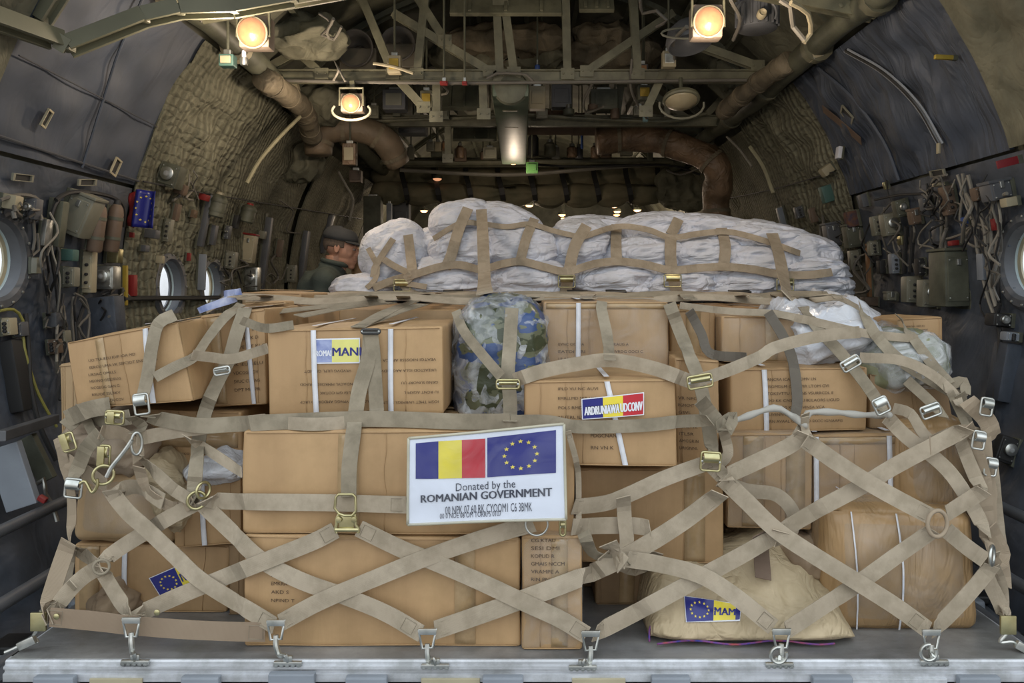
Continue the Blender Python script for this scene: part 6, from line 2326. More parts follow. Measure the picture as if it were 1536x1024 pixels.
# seat rail and folded seats at the lower left
sr = root('side_bench', W(30, 760, 3.0), 'folded blue-grey side seat under a bolted rail at the lower left', 'seat')
mb = MB()
A_, B_ = W(0, 654, 2.62), W(82, 628, 3.1)
mb.bar(A_, B_, .035, .035)
mb.build('seat_rail', M_charcoal, sr)
mb = MB()
for f in (.15, .38, .62, .9):
    mb.lathe(A_.lerp(B_, f) + Vector((0, -.02, 0)), (0, -1, 0), [(0, .009), (.006, .008), (.008, .002)], 8)
mb.build('bolt', M_zinc, sr, smooth=True)
for k, (x0, y0, x1, y1, wd) in enumerate(((6, 668, 36, 760, .11), (40, 655, 72, 720, .06))):
    mb = MB().bar(W(x0, y0, 2.75 + k * .15), W(x1, y1, 2.75 + k * .15), wd, .03, up=(0, 1, 0))
    mb.build('seat_slat', M_grey_paint if k == 0 else M_olive_dk, sr)
mb = MB()
mb.tube(catmull([W(56, 725, 2.8), (W(66, 718, 2.8)), W(68, 740, 2.8), W(80, 760, 2.85), W(86, 782, 2.85)], .02), .008, 8)
mb.build('wire_spring', M_zinc, sr, smooth=True)
o = MB().box(W(64, 748, 2.75), (.03, .02, .02), Matrix.Rotation(R(30), 3, 'Y'), .005).build('red_tag', M_red, None)
tag(o, 'small red tag on the folded seat at the lower left', 'tag')
# longitudinal floor rails / tubes each side
for side in (-1, 1):
    for i, (x, z, rd) in enumerate(((1.50, .12, .022), (1.62, .22, .022), (1.44, .03, .018), (1.68, .42, .02))):
        o = MB().tube([Vector((side * x, 1.95, z)), Vector((side * x, 5, z + .004)), Vector((side * x, 9.5, z))], rd, 10).build('rail_tube', M_charcoal, None, smooth=True)
        tag(o, '%s tube rail running along the %s side of the floor' % (('lower inner', 'upper', 'lowest thin', 'topmost')[i], 'left' if side < 0 else 'right'), 'rail', 'tube rails beside the pallet')
    # slotted rail web
    rt = root('guide_rail', (side * 1.45, 3, 0), 'slotted pallet guide rail along the %s edge of the pallet' % ('left' if side < 0 else 'right'), 'rail')
    mb = MB()
    mb.box((side * 1.52, 5.0, .035), (.16, 6.2, .012))
    mb.box((side * 1.435, 5.0, .075), (.012, 6.2, .09))
    mb.box((side * 1.455, 5.0, .125), (.05, 6.2, .010))
    mb.build('rail_web', M_charcoal, rt)
    for q_ in range(7):
        MB().box((side * 1.57, 2.35 + q_ * .5, .07), (.09, .10, .05), None, .012).build('side_lock', M_grey_paint, rt)
    for q_ in range(8):
        o = MB().box((side * 1.64, 2.2 + q_ * .42, .025), (.20, .11, .03), None, .01).build('floor_bracket', M_dark_steel, None)
        tag(o, 'dark floor bracket beside the %s guide rail' % ('left' if side < 0 else 'right'), 'bracket', 'floor brackets on the %s side' % ('left' if side < 0 else 'right'))

# right wall
gear('green_cabinet', 1437, 418, 46, 84, 'dark green flat cabinet on the right wall below the red tag', 'cabinet', M_olive_dk, 'lid', L=.16, m2=M_olive_dk)
gear('red_clip', 1434, 364, 16, 8, 'red grip on top of the dark green cabinet', 'handle', M_red, 'none', L=.04)
gear('equipment_case', 1372, 434, 28, 40, 'grey-green case left of the dark green cabinet', 'equipment', M_grey_box, 'switch')
gear('equipment_case', 1396, 440, 28, 42, 'moulded grey-green case touching the dark green cabinet', 'equipment', M_grey_box, 'instrument')
gear('equipment_case', 1338, 336, 26, 34, 'grey-green case with a round lens high on the right wall', 'equipment', M_grey_box, 'instrument')
gear('equipment_case', 1318, 338, 18, 30, 'grey-green case with a teal window on the right wall', 'equipment', M_grey_box, 'switch')
gear('equipment_case', 1353, 312, 20, 26, 'rounded brown-green case above the case with the round lens', 'equipment', M_olive_dk, 'instrument')
gear('equipment_case', 1375, 325, 18, 22, 'brown box right of the case with the round lens', 'equipment', M_brown, 'lid')
gear('equipment_case', 1426, 300, 20, 44, 'tall brown-green box high on the right wall beside the hanging wires', 'equipment', M_brown, 'switch')
gear('blue_clip', 1450, 332, 7, 14, 'small blue handle above the coil of cable', 'handle', M_blue, 'none', L=.03)
gear('red_clip', 1496, 336, 9, 18, 'red buckle left of the near right window', 'buckle', M_red, 'none', L=.03)
gear('control_box', 1503, 285, 40, 28, 'dark screen box above the near right window', 'equipment', M_charcoal, 'lid')
gear('control_box', 1519, 302, 22, 14, 'beige box between the dark screen and the near right window', 'equipment', M_beige, 'none')
gear('warning_placard', 1513, 243, 40, 12, 'dark red warning plate on the canvas at the right edge', 'sign', mat('placard_red', (.22, .015, .02), rough=.5), 'none', L=.01, off=.10, tilt=0)
gear('control_box', 1505, 480, 34, 20, 'black box below the near right window', 'equipment', M_black, 'instrument')
gear('control_box', 1520, 505, 24, 14, 'blue-lit box at the right edge below the near window', 'equipment', M_grey_paint, 'switch')
gear('vent_fan', 1512, 675, 34, 40, 'round black vent low on the right wall', 'vent', M_black, 'instrument', L=.05)
gear('quilted_panel', 1518, 560, 34, 90, 'black quilted panel at the right edge above the vent', 'panel', M_liner_dark, 'none', L=.1, off=.02)
gear('black_bag', 1252, 352, 26, 34, 'black box deep on the right wall just beyond the sacks', 'box', M_charcoal, 'lid')
gear('black_bag', 1282, 354, 26, 34, 'dark green box deep on the right wall beside the black one', 'box', M_olive_dk, 'lid')
gear('patched_cloth', 1280, 328, 20, 24, 'dark navy pouch with orange marks on the right wall', 'pouch', mat('navy_orange', (.03, .035, .07), (.16, .07, .03), ns=30, rough=.8), 'none')
gear('green_cloth_bag', 1243, 290, 20, 26, 'dark green cloth bag hanging on the right blanket', 'bag', M_teal, 'none')
gear('instrument_box', 1258, 380, 18, 20, 'beige-edged box below the black box at right', 'equipment', M_grey_box, 'switch')
gear('instrument_box', 1283, 390, 16, 30, 'grey ribbed box below the dark green box', 'equipment', M_grey_box, 'switch')
gear('reflector', 1265, 418, 12, 18, 'bright metal reflector right of the sacks', 'lamp', M_zinc, 'instrument')
gear('black_lamp', 1383, 400, 12, 26, 'black torch clipped above the grey-green cases', 'torch', M_black, 'instrument')
gear('supply_box', 1338, 445, 18, 12, 'small tray low on the right wall', 'box', M_grey_box, 'lid')
gear('supply_box', 1308, 452, 26, 14, 'dark low shelf at the foot of the right wall gear', 'shelf', M_brown, 'none')
gear('wall_post', 1305, 410, 5, 90, 'thin orange-edged upright post on the right wall', 'post', mat('orange_edge', (.30, .15, .06), rough=.6), 'none', L=.03)
gear('wall_post', 1175, 330, 10, 40, 'pale upright bracket high beyond the sacks at right', 'bracket', M_grey_paint, 'none')
gear('beige_clip', 1226, 80, 24, 16, 'beige block clamped on the beam at upper right', 'block', M_beige, 'lid', off=.1, tilt=20)
gear('beige_clip', 1243, 254, 22, 14, 'beige clip on the right blanket', 'clip', M_beige, 'none', tilt=-15)
gear('beige_clip', 1261, 228, 8, 18, 'white label block at the edge of the right liner', 'label', M_paper, 'none', tilt=30)
gear('handset', 1418, 85, 34, 7, 'yellow and grey marker clipped in a slot of the creased liner', 'tool', M_yellow, 'none', tilt=32, L=.02, off=.06)
gear('beige_clip', 1410, 276, 22, 5, 'yellowish latch under the right liner', 'latch', M_beige, 'none', tilt=6, L=.02)
gear('beige_clip', 1330, 278, 8, 12, 'brass snap at the lower corner of the right liner', 'latch', M_brass, 'none', L=.02)
RC = [
 ([(1444, 260), (1450, 300), (1462, 340), (1466, 375), (1480, 440), (1490, 470)], .008, 'pale cable running down beside the green cabinet', 1),
 ([(1436, 262), (1444, 290), (1440, 330), (1450, 350)], .007, 'pale hanging wire above the coil', 1),
 ([(1452, 262), (1462, 300), (1476, 340), (1484, 420), (1494, 460)], .009, 'outer pale cable left of the near right window', 1),
 ([(1420, 262), (1400, 270), (1394, 300), (1402, 320)], .007, 'cable looping under the right liner', 1),
 ([(1448, 345), (1465, 336), (1484, 345), (1482, 364), (1462, 370), (1448, 358), (1460, 340), (1480, 350), (1470, 368)], .006, 'coil of grey cable above the green cabinet', 1),
 ([(1446, 350), (1420, 358), (1400, 356), (1380, 372)], .006, 'grey cable trailing left from the coil', 1),
 ([(1398, 330), (1380, 350), (1378, 366), (1400, 372), (1408, 390), (1395, 402), (1376, 396)], .005, 'tangled cord in the middle of the right wall', 1),
 ([(1410, 300), (1412, 340), (1410, 380), (1406, 410)], .007, 'upright cable left of the green cabinet', 1),
 ([(1360, 340), (1358, 370), (1356, 410)], .012, 'left black hose of the hanging pair on the right wall', 0),
 ([(1370, 340), (1368, 372), (1366, 408)], .012, 'right black hose of the hanging pair on the right wall', 0),
 ([(1325, 372), (1340, 382), (1350, 374), (1345, 362)], .005, 'thin looped wire under the case with the teal window', 1),
 ([(1312, 300), (1330, 296), (1352, 292), (1395, 290)], .007, 'cable running level below the right liner', 0),
 ([(1396, 285), (1408, 295), (1404, 315), (1416, 320)], .006, 'coiled grey wire under the latch of the right liner', 1),
 ([(1500, 455), (1494, 475), (1500, 500), (1496, 560), (1488, 620)], .010, 'dark conduit below the near right window', 0),
 ([(1330, 270), (1332, 290), (1340, 310)], .004, 'thin cord hanging from the brass snap', 0),
 ([(1050, 305), (1150, 286), (1250, 258)], .005, 'thin black line strung along the right wall', 0),
 ([(1510, 290), (1492, 300), (1486, 330), (1488, 380)], .008, 'pale cable bending around the near right window', 1),
]
for p_, r_, lb, li in RC:
    cable(p_, r_, lb, M_cable_lt if li else M_black)
# slots in the liners: frame + dark inset
SL = [(68, 177, 8, 26, -14, 'upper slot in the left liner, near the piped seam'), (172, 250, 9, 24, -14, 'narrow upright slot low in the left liner'), (32, 266, 28, 10, 4, 'level slot at the lower left of the left liner'), (129, 273, 24, 9, 8, 'level slot under the left liner seam'),
      (1272, 172, 8, 26, 28, 'slot in the right liner beside the brown strap'), (1408, 259, 20, 9, -4, 'level slot at the lower right of the right liner')]
for (x, y, w_, h_, tl, lb) in SL:
    p, inw, up, d = wall_at(x, y, .02)
    k = d / F
    r = root('liner_slot', p, lb, 'slot')
    obl = RW / d         # foreshortening of lengths along the hold
    M = Matrix((Vector((0, 1, 0)), up, inw)).transposed() @ Matrix.Rotation(R(tl if x < 700 else -tl), 3, 'Z')
    Lx, Lz = w_ * k * d / RW, h_ * k
    mb = MB()
    for (a, b, sx, sz) in ((0, .5, 1.1, .12), (0, -.5, 1.1, .12), (.5, 0, .12, 1.1), (-.5, 0, .12, 1.1)):
        mb.box(p + M @ Vector((a * Lx, b * Lz, .006)), (sx * Lx, sz * Lz, .01), M, .001)
    mb.build('slot_frame', M_beige if tl == -14 else M_grey_box, r)
    MB().box(p + M @ Vector((0, 0, .001)), (Lx, Lz, .004), M).build('slot_opening', M_black, r)
# brown strap on the right liner
P = [cyl(1, d_, t_, RW - .04) for d_, t_ in [(4.75, 31), (4.62, 27), (4.50, 23.5)]]
o = MB()
P = catmull(P, .04)
ribbon(o, P, [Vector((-.7, 0, -.5))] * len(P), .06, .004)
o = o.build('hanging_strap', MATS['brown_webbing'], None)
tag(o, 'brown strap slanting down the front edge of the right liner', 'strap')

# many thin loose wires and small fittings among the gear
rng = random.Random(11)
def scatter_wires(boxes, label, grp, n, seed):
    rg = random.Random(seed)
    for i in range(n):
        x0, y0, x1, y1 = boxes[i % len(boxes)]
        x, y = rg.uniform(x0, x1), rg.uniform(y0, y0 + (y1 - y0) * .4)
        pts = [(x, y, rg.uniform(.02, .06))]
        ln = rg.uniform(.4, 1.0) * (y1 - y0)
        k = rg.randint(3, 5)
        for j in range(1, k + 1):
            pts.append((min(x1, max(x0, x + rg.uniform(-14, 14))), min(y1, y + ln * j / k + rg.uniform(-6, 6)), rg.uniform(.03, .11)))
        cable(pts, rg.choice([.004, .005, .006, .009]), label, rg.choice([M_cable, M_cable, M_black, M_cable_lt]), name='wire', cat='wire', group=grp)
scatter_wires([(85, 430, 130, 560), (60, 300, 90, 470), (120, 430, 185, 480), (20, 300, 66, 330), (330, 380, 420, 440), (240, 255, 300, 300)], 'one of the thin loose wires hanging among the left wall gear', 'loose wires on the left wall', 34, 3)
scatter_wires([(1310, 300, 1420, 420), (1400, 260, 1485, 400), (1380, 262, 1440, 330), (1470, 280, 1500, 480), (1255, 360, 1310, 440), (1180, 320, 1310, 400)], 'one of the thin loose wires hanging among the right wall gear', 'loose wires on the right wall', 40, 4)
FIT = [(214, 372, 10, 10, 'tiny dark clip on the blanket left of the second window', M_charcoal), (262, 318, 8, 26, 'narrow brown tube on the blanket right of the blue flag', M_brown), (288, 320, 8, 12, 'small orange-capped fitting near the upright seat post', M_duct), (318, 352, 9, 30, 'slim dark handle left of the beige box with red top', M_charcoal),
       (352, 332, 10, 20, 'small oval port between the green canisters', M_black), (392, 352, 12, 12, 'round grey roll above the dark upright post', M_grey_box), (418, 372, 10, 26, 'dark red-trimmed box high on the wall left of the man', M_brown), (436, 410, 16, 26, 'grey instrument just left of the shoulder of the man', M_grey_box),
       (64, 348, 10, 40, 'metal clip plate right of the near left window', M_zinc), (50, 398, 12, 24, 'small grey latch beside the near left window frame', M_grey_box), (78, 520, 16, 22, 'brown tag among the wires low on the left wall', M_brown), (92, 505, 14, 18, 'small grey relay low on the left wall', M_grey_box),
       (1298, 300, 12, 20, 'dark bracket under the right liner near the navy pouch', M_charcoal), (1312, 372, 16, 22, 'grey relay under the case with the teal window', M_grey_box), (1344, 395, 14, 30, 'slim grey box in the middle of the right wall', M_grey_paint), (1410, 350, 12, 24, 'dark plate left of the coil of cable', M_charcoal),
       (1478, 400, 10, 40, 'upright grey strip right of the green cabinet', M_grey_paint), (1470, 290, 14, 20, 'brown valve block beside the pale cables', M_brown), (1392, 305, 16, 20, 'dark junction block left of the tall brown-green box', M_charcoal), (1325, 400, 12, 20, 'dark round fitting left of the slim grey box', M_black),
       (1200, 318, 14, 18, 'dark pouch just above the right end of the sacks', M_charcoal), (1222, 322, 12, 22, 'brown pouch just above the right end of the sacks', M_brown), (1356, 360, 10, 14, 'small brass valve on the hanging hoses', M_brass), (1415, 400, 8, 30, 'thin beige edge beside the green cabinet', M_beige)]
for (x, y, w_, h_, lb, m) in FIT:
    gear('wall_fitting', x, y, w_, h_, lb, 'fitting', m, 'switch' if w_ > 12 else 'none')
# ------------------------------------------------------------------ lamps
M_glow = mat('warm_lamp_glass', (.30, .13, .05), (.22, .09, .035), rough=.3, ns=30, bump=.6, bs=40, bd=.004, em=(1.0, .46, .24), ems=.75)
M_glow2 = glow('far_lamp_glow', (1.0, .50, .22), 4)
M_housing = mat('lamp_housing', (.30, .24, .19), (.22, .17, .13), rough=.5)


def point(c, e, rad, par, col=(1, .80, .60)):
    l = bpy.data.lights.new('bulb', 'POINT')
    l.energy = e
    l.shadow_soft_size = rad
    l.color = col
    o = bpy.data.objects.new('bulb', l)
    COL.objects.link(o)
    o.parent = par
    o.location = Vector(c) - ORG[par]
    return o


def flood(px, py, d, w_, h_, label, e=25, lit=True):
    k = d / F
    c = W(px, py, d)
    r = root('flood_lamp', c, label, 'lamp')
    W_, H_ = w_ * k, h_ * k
    mb = MB()
    mb.box(c + Vector((0, .05, 0)), (W_, .09, H_), None, .012)
    mb.build('housing', M_housing, r, smooth=True)
    mb = MB()
    P = [c + Vector((sx * W_ * .52, 0, sz)) for sx, sz in ((-1, -H_ * .2), (-1, H_ * .75), (1, H_ * .75), (1, -H_ * .2))]
    mb.tube(P, .008, 8)
    mb.box(c + Vector((0, .03, H_ * .95)), (.03, .03, H_ * .5), None, .004)
    mb.build('yoke', M_olive, r, smooth=True)
    R_ = min(W_, H_) * .47
    mb = MB().lathe(c + Vector((0, .0, -H_ * .06)), (0, -1, -.25), [(0, R_ * 1.08), (.02, R_ * 1.08), (.024, R_ * .98), (.01, R_ * .96)], 28)
    mb.build('bezel', M_beige, r, smooth=True)
    mb = MB().lathe(c + Vector((0, .0, -H_ * .06)), (0, -1, -.25), [(.008, R_), (.03, R_ * .92), (.046, R_ * .6), (.052, R_ * .02)], 28)
    mb.build('lens', M_glow if lit else mat('unlit_lens', (.42, .38, .28), rough=.25), r, smooth='all')
    mb = MB()
    for i in range(-4, 5):
        x = R_ * .2 * i
        zz = math.sqrt(max(0, 1 - (i / 5) ** 2)) * R_ * .9
        mb.tube([c + Vector((x, -.05 + .03 * (abs(i) / 5) ** 2, -H_ * .06 - zz * .8)), c + Vector((x, -.058 + .03 * (abs(i) / 5) ** 2, -H_ * .06)), c + Vector((x, -.04 + .03 * (abs(i) / 5) ** 2, -H_ * .06 + zz * .8))], .0015, 4)
    if lit:
        point(c + Vector((0, -.20, -.16)), e, .05, r)
    return r


flood(380, 46, 3.6, 46, 48, 'lit square flood lamp hanging at the upper left', 15)
flood(1062, 30, 3.6, 46, 50, 'lit square flood lamp hanging at the upper right', 15)
flood(527, 153, 4.85, 34, 28, 'lit lamp with a round shade guard above the left wrapped duct', 15)
# shade guard under it and the unlit dome at right
def dome(px, py, d, rx, label, lit):
    k = d / F
    c = W(px, py, d)
    r = root('dome_lamp', c, label, 'lamp')
    R_ = rx * k
    MB().lathe(c, (0, -.35, -1), [(-.04, R_ * .5), (-.02, R_ * .95), (0, R_), (.01, R_ * .95)], 28).build('rim', M_olive, r, smooth=True)
    MB().lathe(c, (0, -.35, -1), [(0, R_ * .9), (.02, R_ * .8), (.045, R_ * .4), (.05, .001)], 28).build('cover', mat('frosted_cover', (.40, .34, .22), (.32, .27, .17), rough=.3), r, smooth='all')
    mb = MB().tube([c + Vector((0, 0, .02)), c + Vector((0, .02, .14))], .012, 8)
    mb.build('stem', M_olive_dk, r, smooth=True)
    mb = MB().tube([c + Vector((R_ * 1.2 * math.cos(R(a)), -.01, -.03 + R_ * .75 * math.sin(R(a)))) for a in range(170, 371, 20)], .007, 6)
    mb.build('guard', M_grey_box, r, smooth=True)
    return r


dome(1022, 150, 4.85, 28, 'unlit oval dome lamp above the right wrapped duct', False)
MBg = MB().tube([W(527 + 29 * math.cos(R(a)), 166 + 14 * math.sin(R(a)), 4.80) for a in range(-30, 211, 15)], .008, 7)
tag(MBg.build('lamp_guard', M_grey_box, None, smooth=True), 'curved metal guard under the lit lamp above the left duct', 'guard')
# row of small far lamps
for i, (x, y, d) in enumerate(((770, 243, 7.55), (656, 268, 8.6), (780, 300, 9.4), (794, 308, 10.0), (843, 322, 11.0), (846, 327, 11.8), (921, 309, 10.0), (926, 317, 10.8), (925, 322, 11.6), (956, 315, 10.5), (951, 326, 11.8), (636, 316, 10.6), (656, 313, 11.0), (1004, 320, 11.0))):
    c = W(x, y, d)
    lb = ['small lamp at the far end of the long green overhead box', 'small pale lamp above the rolled canvas curtain', 'brightest of the far ceiling lamps, just left of centre', 'far lamp directly below and right of the brightest one', 'upper of two close far lamps at the centre', 'lower of two close far lamps at the centre', 'upper of three stacked far lamps right of centre', 'middle of three stacked far lamps right of centre', 'lowest of three stacked far lamps right of centre', 'upper one of the far lamps furthest right of centre', 'lower one of the far lamps furthest right of centre', 'faint orange far lamp left of the sack peak', 'second faint orange far lamp just above the sack peak', 'faint far lamp near the right duct'][i]
    r = root('ceiling_lamp', c, lb, 'lamp', 'small lamps along the far ceiling')
    MB().lathe(c + Vector((0, 0, .035)), (0, 0, -1), [(0, .045), (.02, .055), (.035, .058), (.035, .05)], 20).build('rim', M_olive_dk, r, smooth=True)
    MB().lathe(c, (0, 0, -1), [(0, .048), (.012, .042), (.022, .02), (.024, .001)], 20).build('lens', M_glow2 if i not in (1,) else M_glow, r, smooth='all')
    MB().tube([c + Vector((0, 0, .03)), c + Vector((0, 0, .2 if d < 9 else .5))], .008, 6).build('stem', M_olive_dk, r)
    if i in (0, 2, 4, 6, 9, 11):
        point(c + Vector((0, -.10, -.22)), 15 if i else 5, .04, r)

# ------------------------------------------------------------------ horn loudspeakers
def horn(px, py, d, rad, label, aim=(-.12, -1, -.1)):
    k = d / F
    c = W(px, py, d)
    Rr = rad * k
    r = root('loudspeaker', c, label, 'loudspeaker')
    MB().lathe(c, aim, [(-.22, Rr * .4), (-.2, Rr * .7), (-.08, Rr * .82), (-.02, Rr * .92), (0, Rr), (.015, Rr * 1.02), (.02, Rr * .96), (-.05, Rr * .70), (-.12, Rr * .45), (-.14, Rr * .1)], 32).build('horn', mat('grey_brown_horn', (.17, .155, .135), (.11, .10, .09), rough=.55), r, smooth='all')
    MB().lathe(c, aim, [(-.14, Rr * .3), (-.07, Rr * .26), (-.04, Rr * .18), (-.035, .001)], 20).build('cone', mat('speaker_cone', (.09, .08, .07), rough=.4), r, smooth='all')
    MB().box(c + Vector((Rr * .1, .08, -Rr * .6)), (Rr * 2.0, .12, Rr * 1.4), None, .01).build('mount', mat('tan_mount', (.17, .15, .11), rough=.6), r)
    return r


horn(533, 73, 5.25, 28, 'left one of the two round horn loudspeakers at the upper left')
horn(597, 66, 5.35, 26, 'right one of the two round horn loudspeakers, partly behind struts', (.0, -1, -.05))
# cylinder device and shield at the upper right
r = root('air_valve', W(1135, 25, 3.9), 'dark finned cylinder device at the top right beside the lamp', 'equipment')
MB().lathe(W(1135, 35, 4.0), (0, 0, 1), [(-.04, .08), (-.03, .10), (.12, .10), (.14, .07)], 24).build('body', M_charcoal, r, smooth=True)
for a in range(0, 180, 20):
    c = W(1135, 35, 4.0)
    MB().box(c + Vector((.104 * math.cos(R(180 + a)), .104 * -math.sin(R(a)), .04)), (.012, .012, .13), None, .003).build('fin', M_charcoal, r)
MB().lathe(W(1141, 24, 3.88), (0, -1, .2), [(0, .022), (.03, .024), (.04, .018), (.03, .010)], 16).build('nozzle', M_beige, r, smooth=True)
MB().tube([W(1135 + 30 * math.cos(R(a)), 20 + 25 * math.sin(R(a)), 3.88) for a in range(160, 381, 20)], .008, 6).build('clamp_ring', M_charcoal, r, smooth=True)
r = root('curved_shield', W(1040, 70, 4.2), 'dark curved metal shield behind the upper right flood lamp', 'shield')
MB().lathe(W(1030, 40, 4.3), (.15, -.25, -1), [(-.02, .06), (.02, .11), (.08, .13), (.11, .12), (.11, .115), (.08, .12), (.02, .10), (-.02, .05)], 28).build('shell', M_charcoal, r, smooth=True)
MB().tube([W(1030 + 38 * math.cos(R(a)), 50 + 8 * math.sin(R(a)), 4.15) for a in range(0, 360, 20)], .006, 6, closed=True).build('rim', M_grey_box, r, smooth=True)

# ------------------------------------------------------------------ wrapped ducts
def duct(pts, rad, label, m=None):
    P = catmull([W(*p) for p in pts], .04)
    N_ = len(P)
    rs = [rad * (1 + .10 * noise.noise(p * 9) + .05 * math.sin(i * .9)) for i, p in enumerate(P)]
    r = root('wrapped_duct', P[0], label, 'duct')
    MB().tube(P, rs, 20).build('duct_wrap', m or M_duct, r, smooth='all')
    bands = []
    for f in (.12, .37, .62, .88):
        i = min(N_ - 2, int(f * N_))
        t = (P[i + 1] - P[i]).normalized()
        MB().lathe(P[i], t, [(0, rs[i]), (0, rs[i] * 1.07), (.03, rs[i] * 1.07), (.03, rs[i])], 20).build('band', M_tan_canvas, r, smooth=True)
    return r


duct([(478, 232, 6.0), (480, 205, 6.0), (510, 192, 6.0), (548, 196, 6.05), (578, 212, 6.1), (598, 246, 6.2)], .10, 'brown wrapped air duct arching below the lit lamp at left', mat('tan_wrapped_duct', (.22, .165, .11), (.13, .10, .065), rough=.6, ns=6, kind='cloth', bs=9, bump=.8, bd=.01))
duct([(895, 212, 6.9), (940, 208, 6.9), (985, 210, 6.8), (1030, 224, 6.7), (1066, 240, 6.6), (1078, 262, 6.6), (1074, 300, 6.7), (1076, 345, 6.7)], .115, 'long brown wrapped air duct curving down at the right')
duct([(395, 118, 4.6), (430, 142, 5.0), (455, 165, 5.4), (468, 205, 5.8)], .07, 'grey-brown pipe following the left beam down to the duct', M_tan_canvas)
duct([(1184, 92, 4.55), (1130, 130, 5.0), (1085, 168, 5.6)], .06, 'brown banded pipe under the right beam', M_tan_canvas)

# ------------------------------------------------------------------ long green overhead box
r = root('overhead_box', Vector((-.1, 5, CZ + 1.2)), 'long narrow green overhead box running along the centre of the ceiling', 'ceiling box')
A_, B_ = W(760, 182, 5.02), W(768, 238, 7.4)
mb = MB().bar(Vector((-.10, 4.95, CZ + 1.23)), Vector((-.12, 7.5, CZ + 1.20)), .23, .10, bev=.02)
mb.build('box_shell', mat('green_enamel', (.10, .135, .09), (.07, .095, .065), rough=.45), r, smooth=True)
MB().lathe(Vector((-.10, 4.97, CZ + 1.24)), (0, -1, 0), [(0, .11), (.02, .10), (.03, .07)], 20).build('end_cap', M_olive_dk, r, smooth=True)
for i in range(4):
    MB().box((-.11, 5.3 + i * .55, CZ + 1.17), (.10, .02, .01), None, .003).build('handle', M_olive, r)

# ------------------------------------------------------------------ canvas bundles, panels, curtain
def crumpled(name, label, cat, x0, y0, x1, y1, d, t, m, seed, nz=.05, nz2=.045, rnd=.06):
    return bundle(name, label, cat, q4(x0, y0, x1, y1), d, t, m, seed, rnd=rnd, bulge=.02, nz=nz, nf=3.2, nz2=nz2, n=23, part='cloth')


CEIL = [
 ('canvas_bundle', 'tan quilted bundle stowed across the ceiling left of the middle strut', 668, 42, 842, 66, 5.6, .35, M_tan_canvas),
 ('canvas_bundle', 'lower tan quilted bundle under the flat green panel', 655, 66, 838, 88, 5.75, .35, M_canvas),
 ('canvas_bundle', 'tan quilted bundle right of the middle strut', 858, 36, 940, 56, 5.6, .35, M_tan_canvas),
 ('canvas_bundle', 'long folded tan quilt right of the middle strut', 856, 58, 985, 84, 5.7, .35, M_tan_canvas),
 ('canvas_bundle', 'dark folded quilt above the main cross beam', 760, 88, 960, 106, 6.0, .3, M_canvas),
 ('canvas_bundle', 'olive folded cover above the left speakers', 400, 28, 500, 60, 4.7, .3, M_canvas),
 ('canvas_bundle', 'olive cover behind the left lamp guard', 430, 128, 500, 172, 5.6, .3, M_canvas),
 ('canvas_bundle', 'olive cover beyond the dome lamp at right', 1085, 60, 1160, 120, 5.6, .3, M_canvas),
 ('canvas_bundle', 'olive folded cover above the right duct', 960, 178, 1060, 205, 7.2, .3, M_canvas),
 ('canvas_bundle', 'dark canvas fold between the right duct and the wall', 1040, 200, 1100, 235, 7.2, .3, M_tan_canvas),
 ('canvas_bundle', 'olive canvas hump left of the first duct', 395, 200, 470, 262, 6.3, .25, M_canvas),
 ('canvas_bundle', 'drooping olive cover beside the curtain at right', 995, 255, 1060, 305, 8.4, .3, M_canvas),
]
for i, (nm, lb, x0, y0, x1, y1, d, t, m) in enumerate(CEIL):
    crumpled(nm, lb, 'canvas', x0, y0, x1, y1, d, t, m, 200 + i)
PAN = [
 ('flat green ceiling panel left of the middle strut', 676, -30, 842, 28, 5.0, .03, M_olive),
 ('flat green ceiling panel right of the middle strut', 868, -30, 920, 22, 5.0, .03, M_olive),
 ('dark slanting panel left of the long green box', 664, 128, 730, 166, 6.0, .04, M_olive_dk),
 ('lower dark slanting panel left of the long green box', 680, 180, 745, 212, 7.2, .04, M_olive_dk),
 ('brown flat tray under the second cross beam, right of the long box', 790, 176, 860, 192, 6.6, .2, M_brown),
 ('smaller brown tray right of the first tray', 857, 180, 893, 193, 6.7, .2, M_brown),
 ('olive ribbed panel at the top left corner', 105, -20, 215, 42, 3.9, .03, M_olive),
 ('olive ribbed panel left of the upper left lamp', 218, -30, 300, 28, 3.9, .03, M_canvas),
]
for lb, x0, y0, x1, y1, d, t, m in PAN:
    r = root('ceiling_panel', W((x0 + x1) / 2, y1, d), lb, 'panel')
    k = d / F
    c = W((x0 + x1) / 2, (y0 + y1) / 2, d)
    M = Matrix.Rotation(R(-28), 3, 'X')
    MB().box(c, ((x1 - x0) * k, t, (y1 - y0) * k * 1.1), M, .004).build('sheet', m, r)
    for q_ in range(3):
        MB().box(c + M @ Vector(((q_ - 1) * (x1 - x0) * k * .32, -t / 2 - .006, 0)), (.02, .012, (y1 - y0) * k * 1.0), M, .003).build('stiffener', m, r)

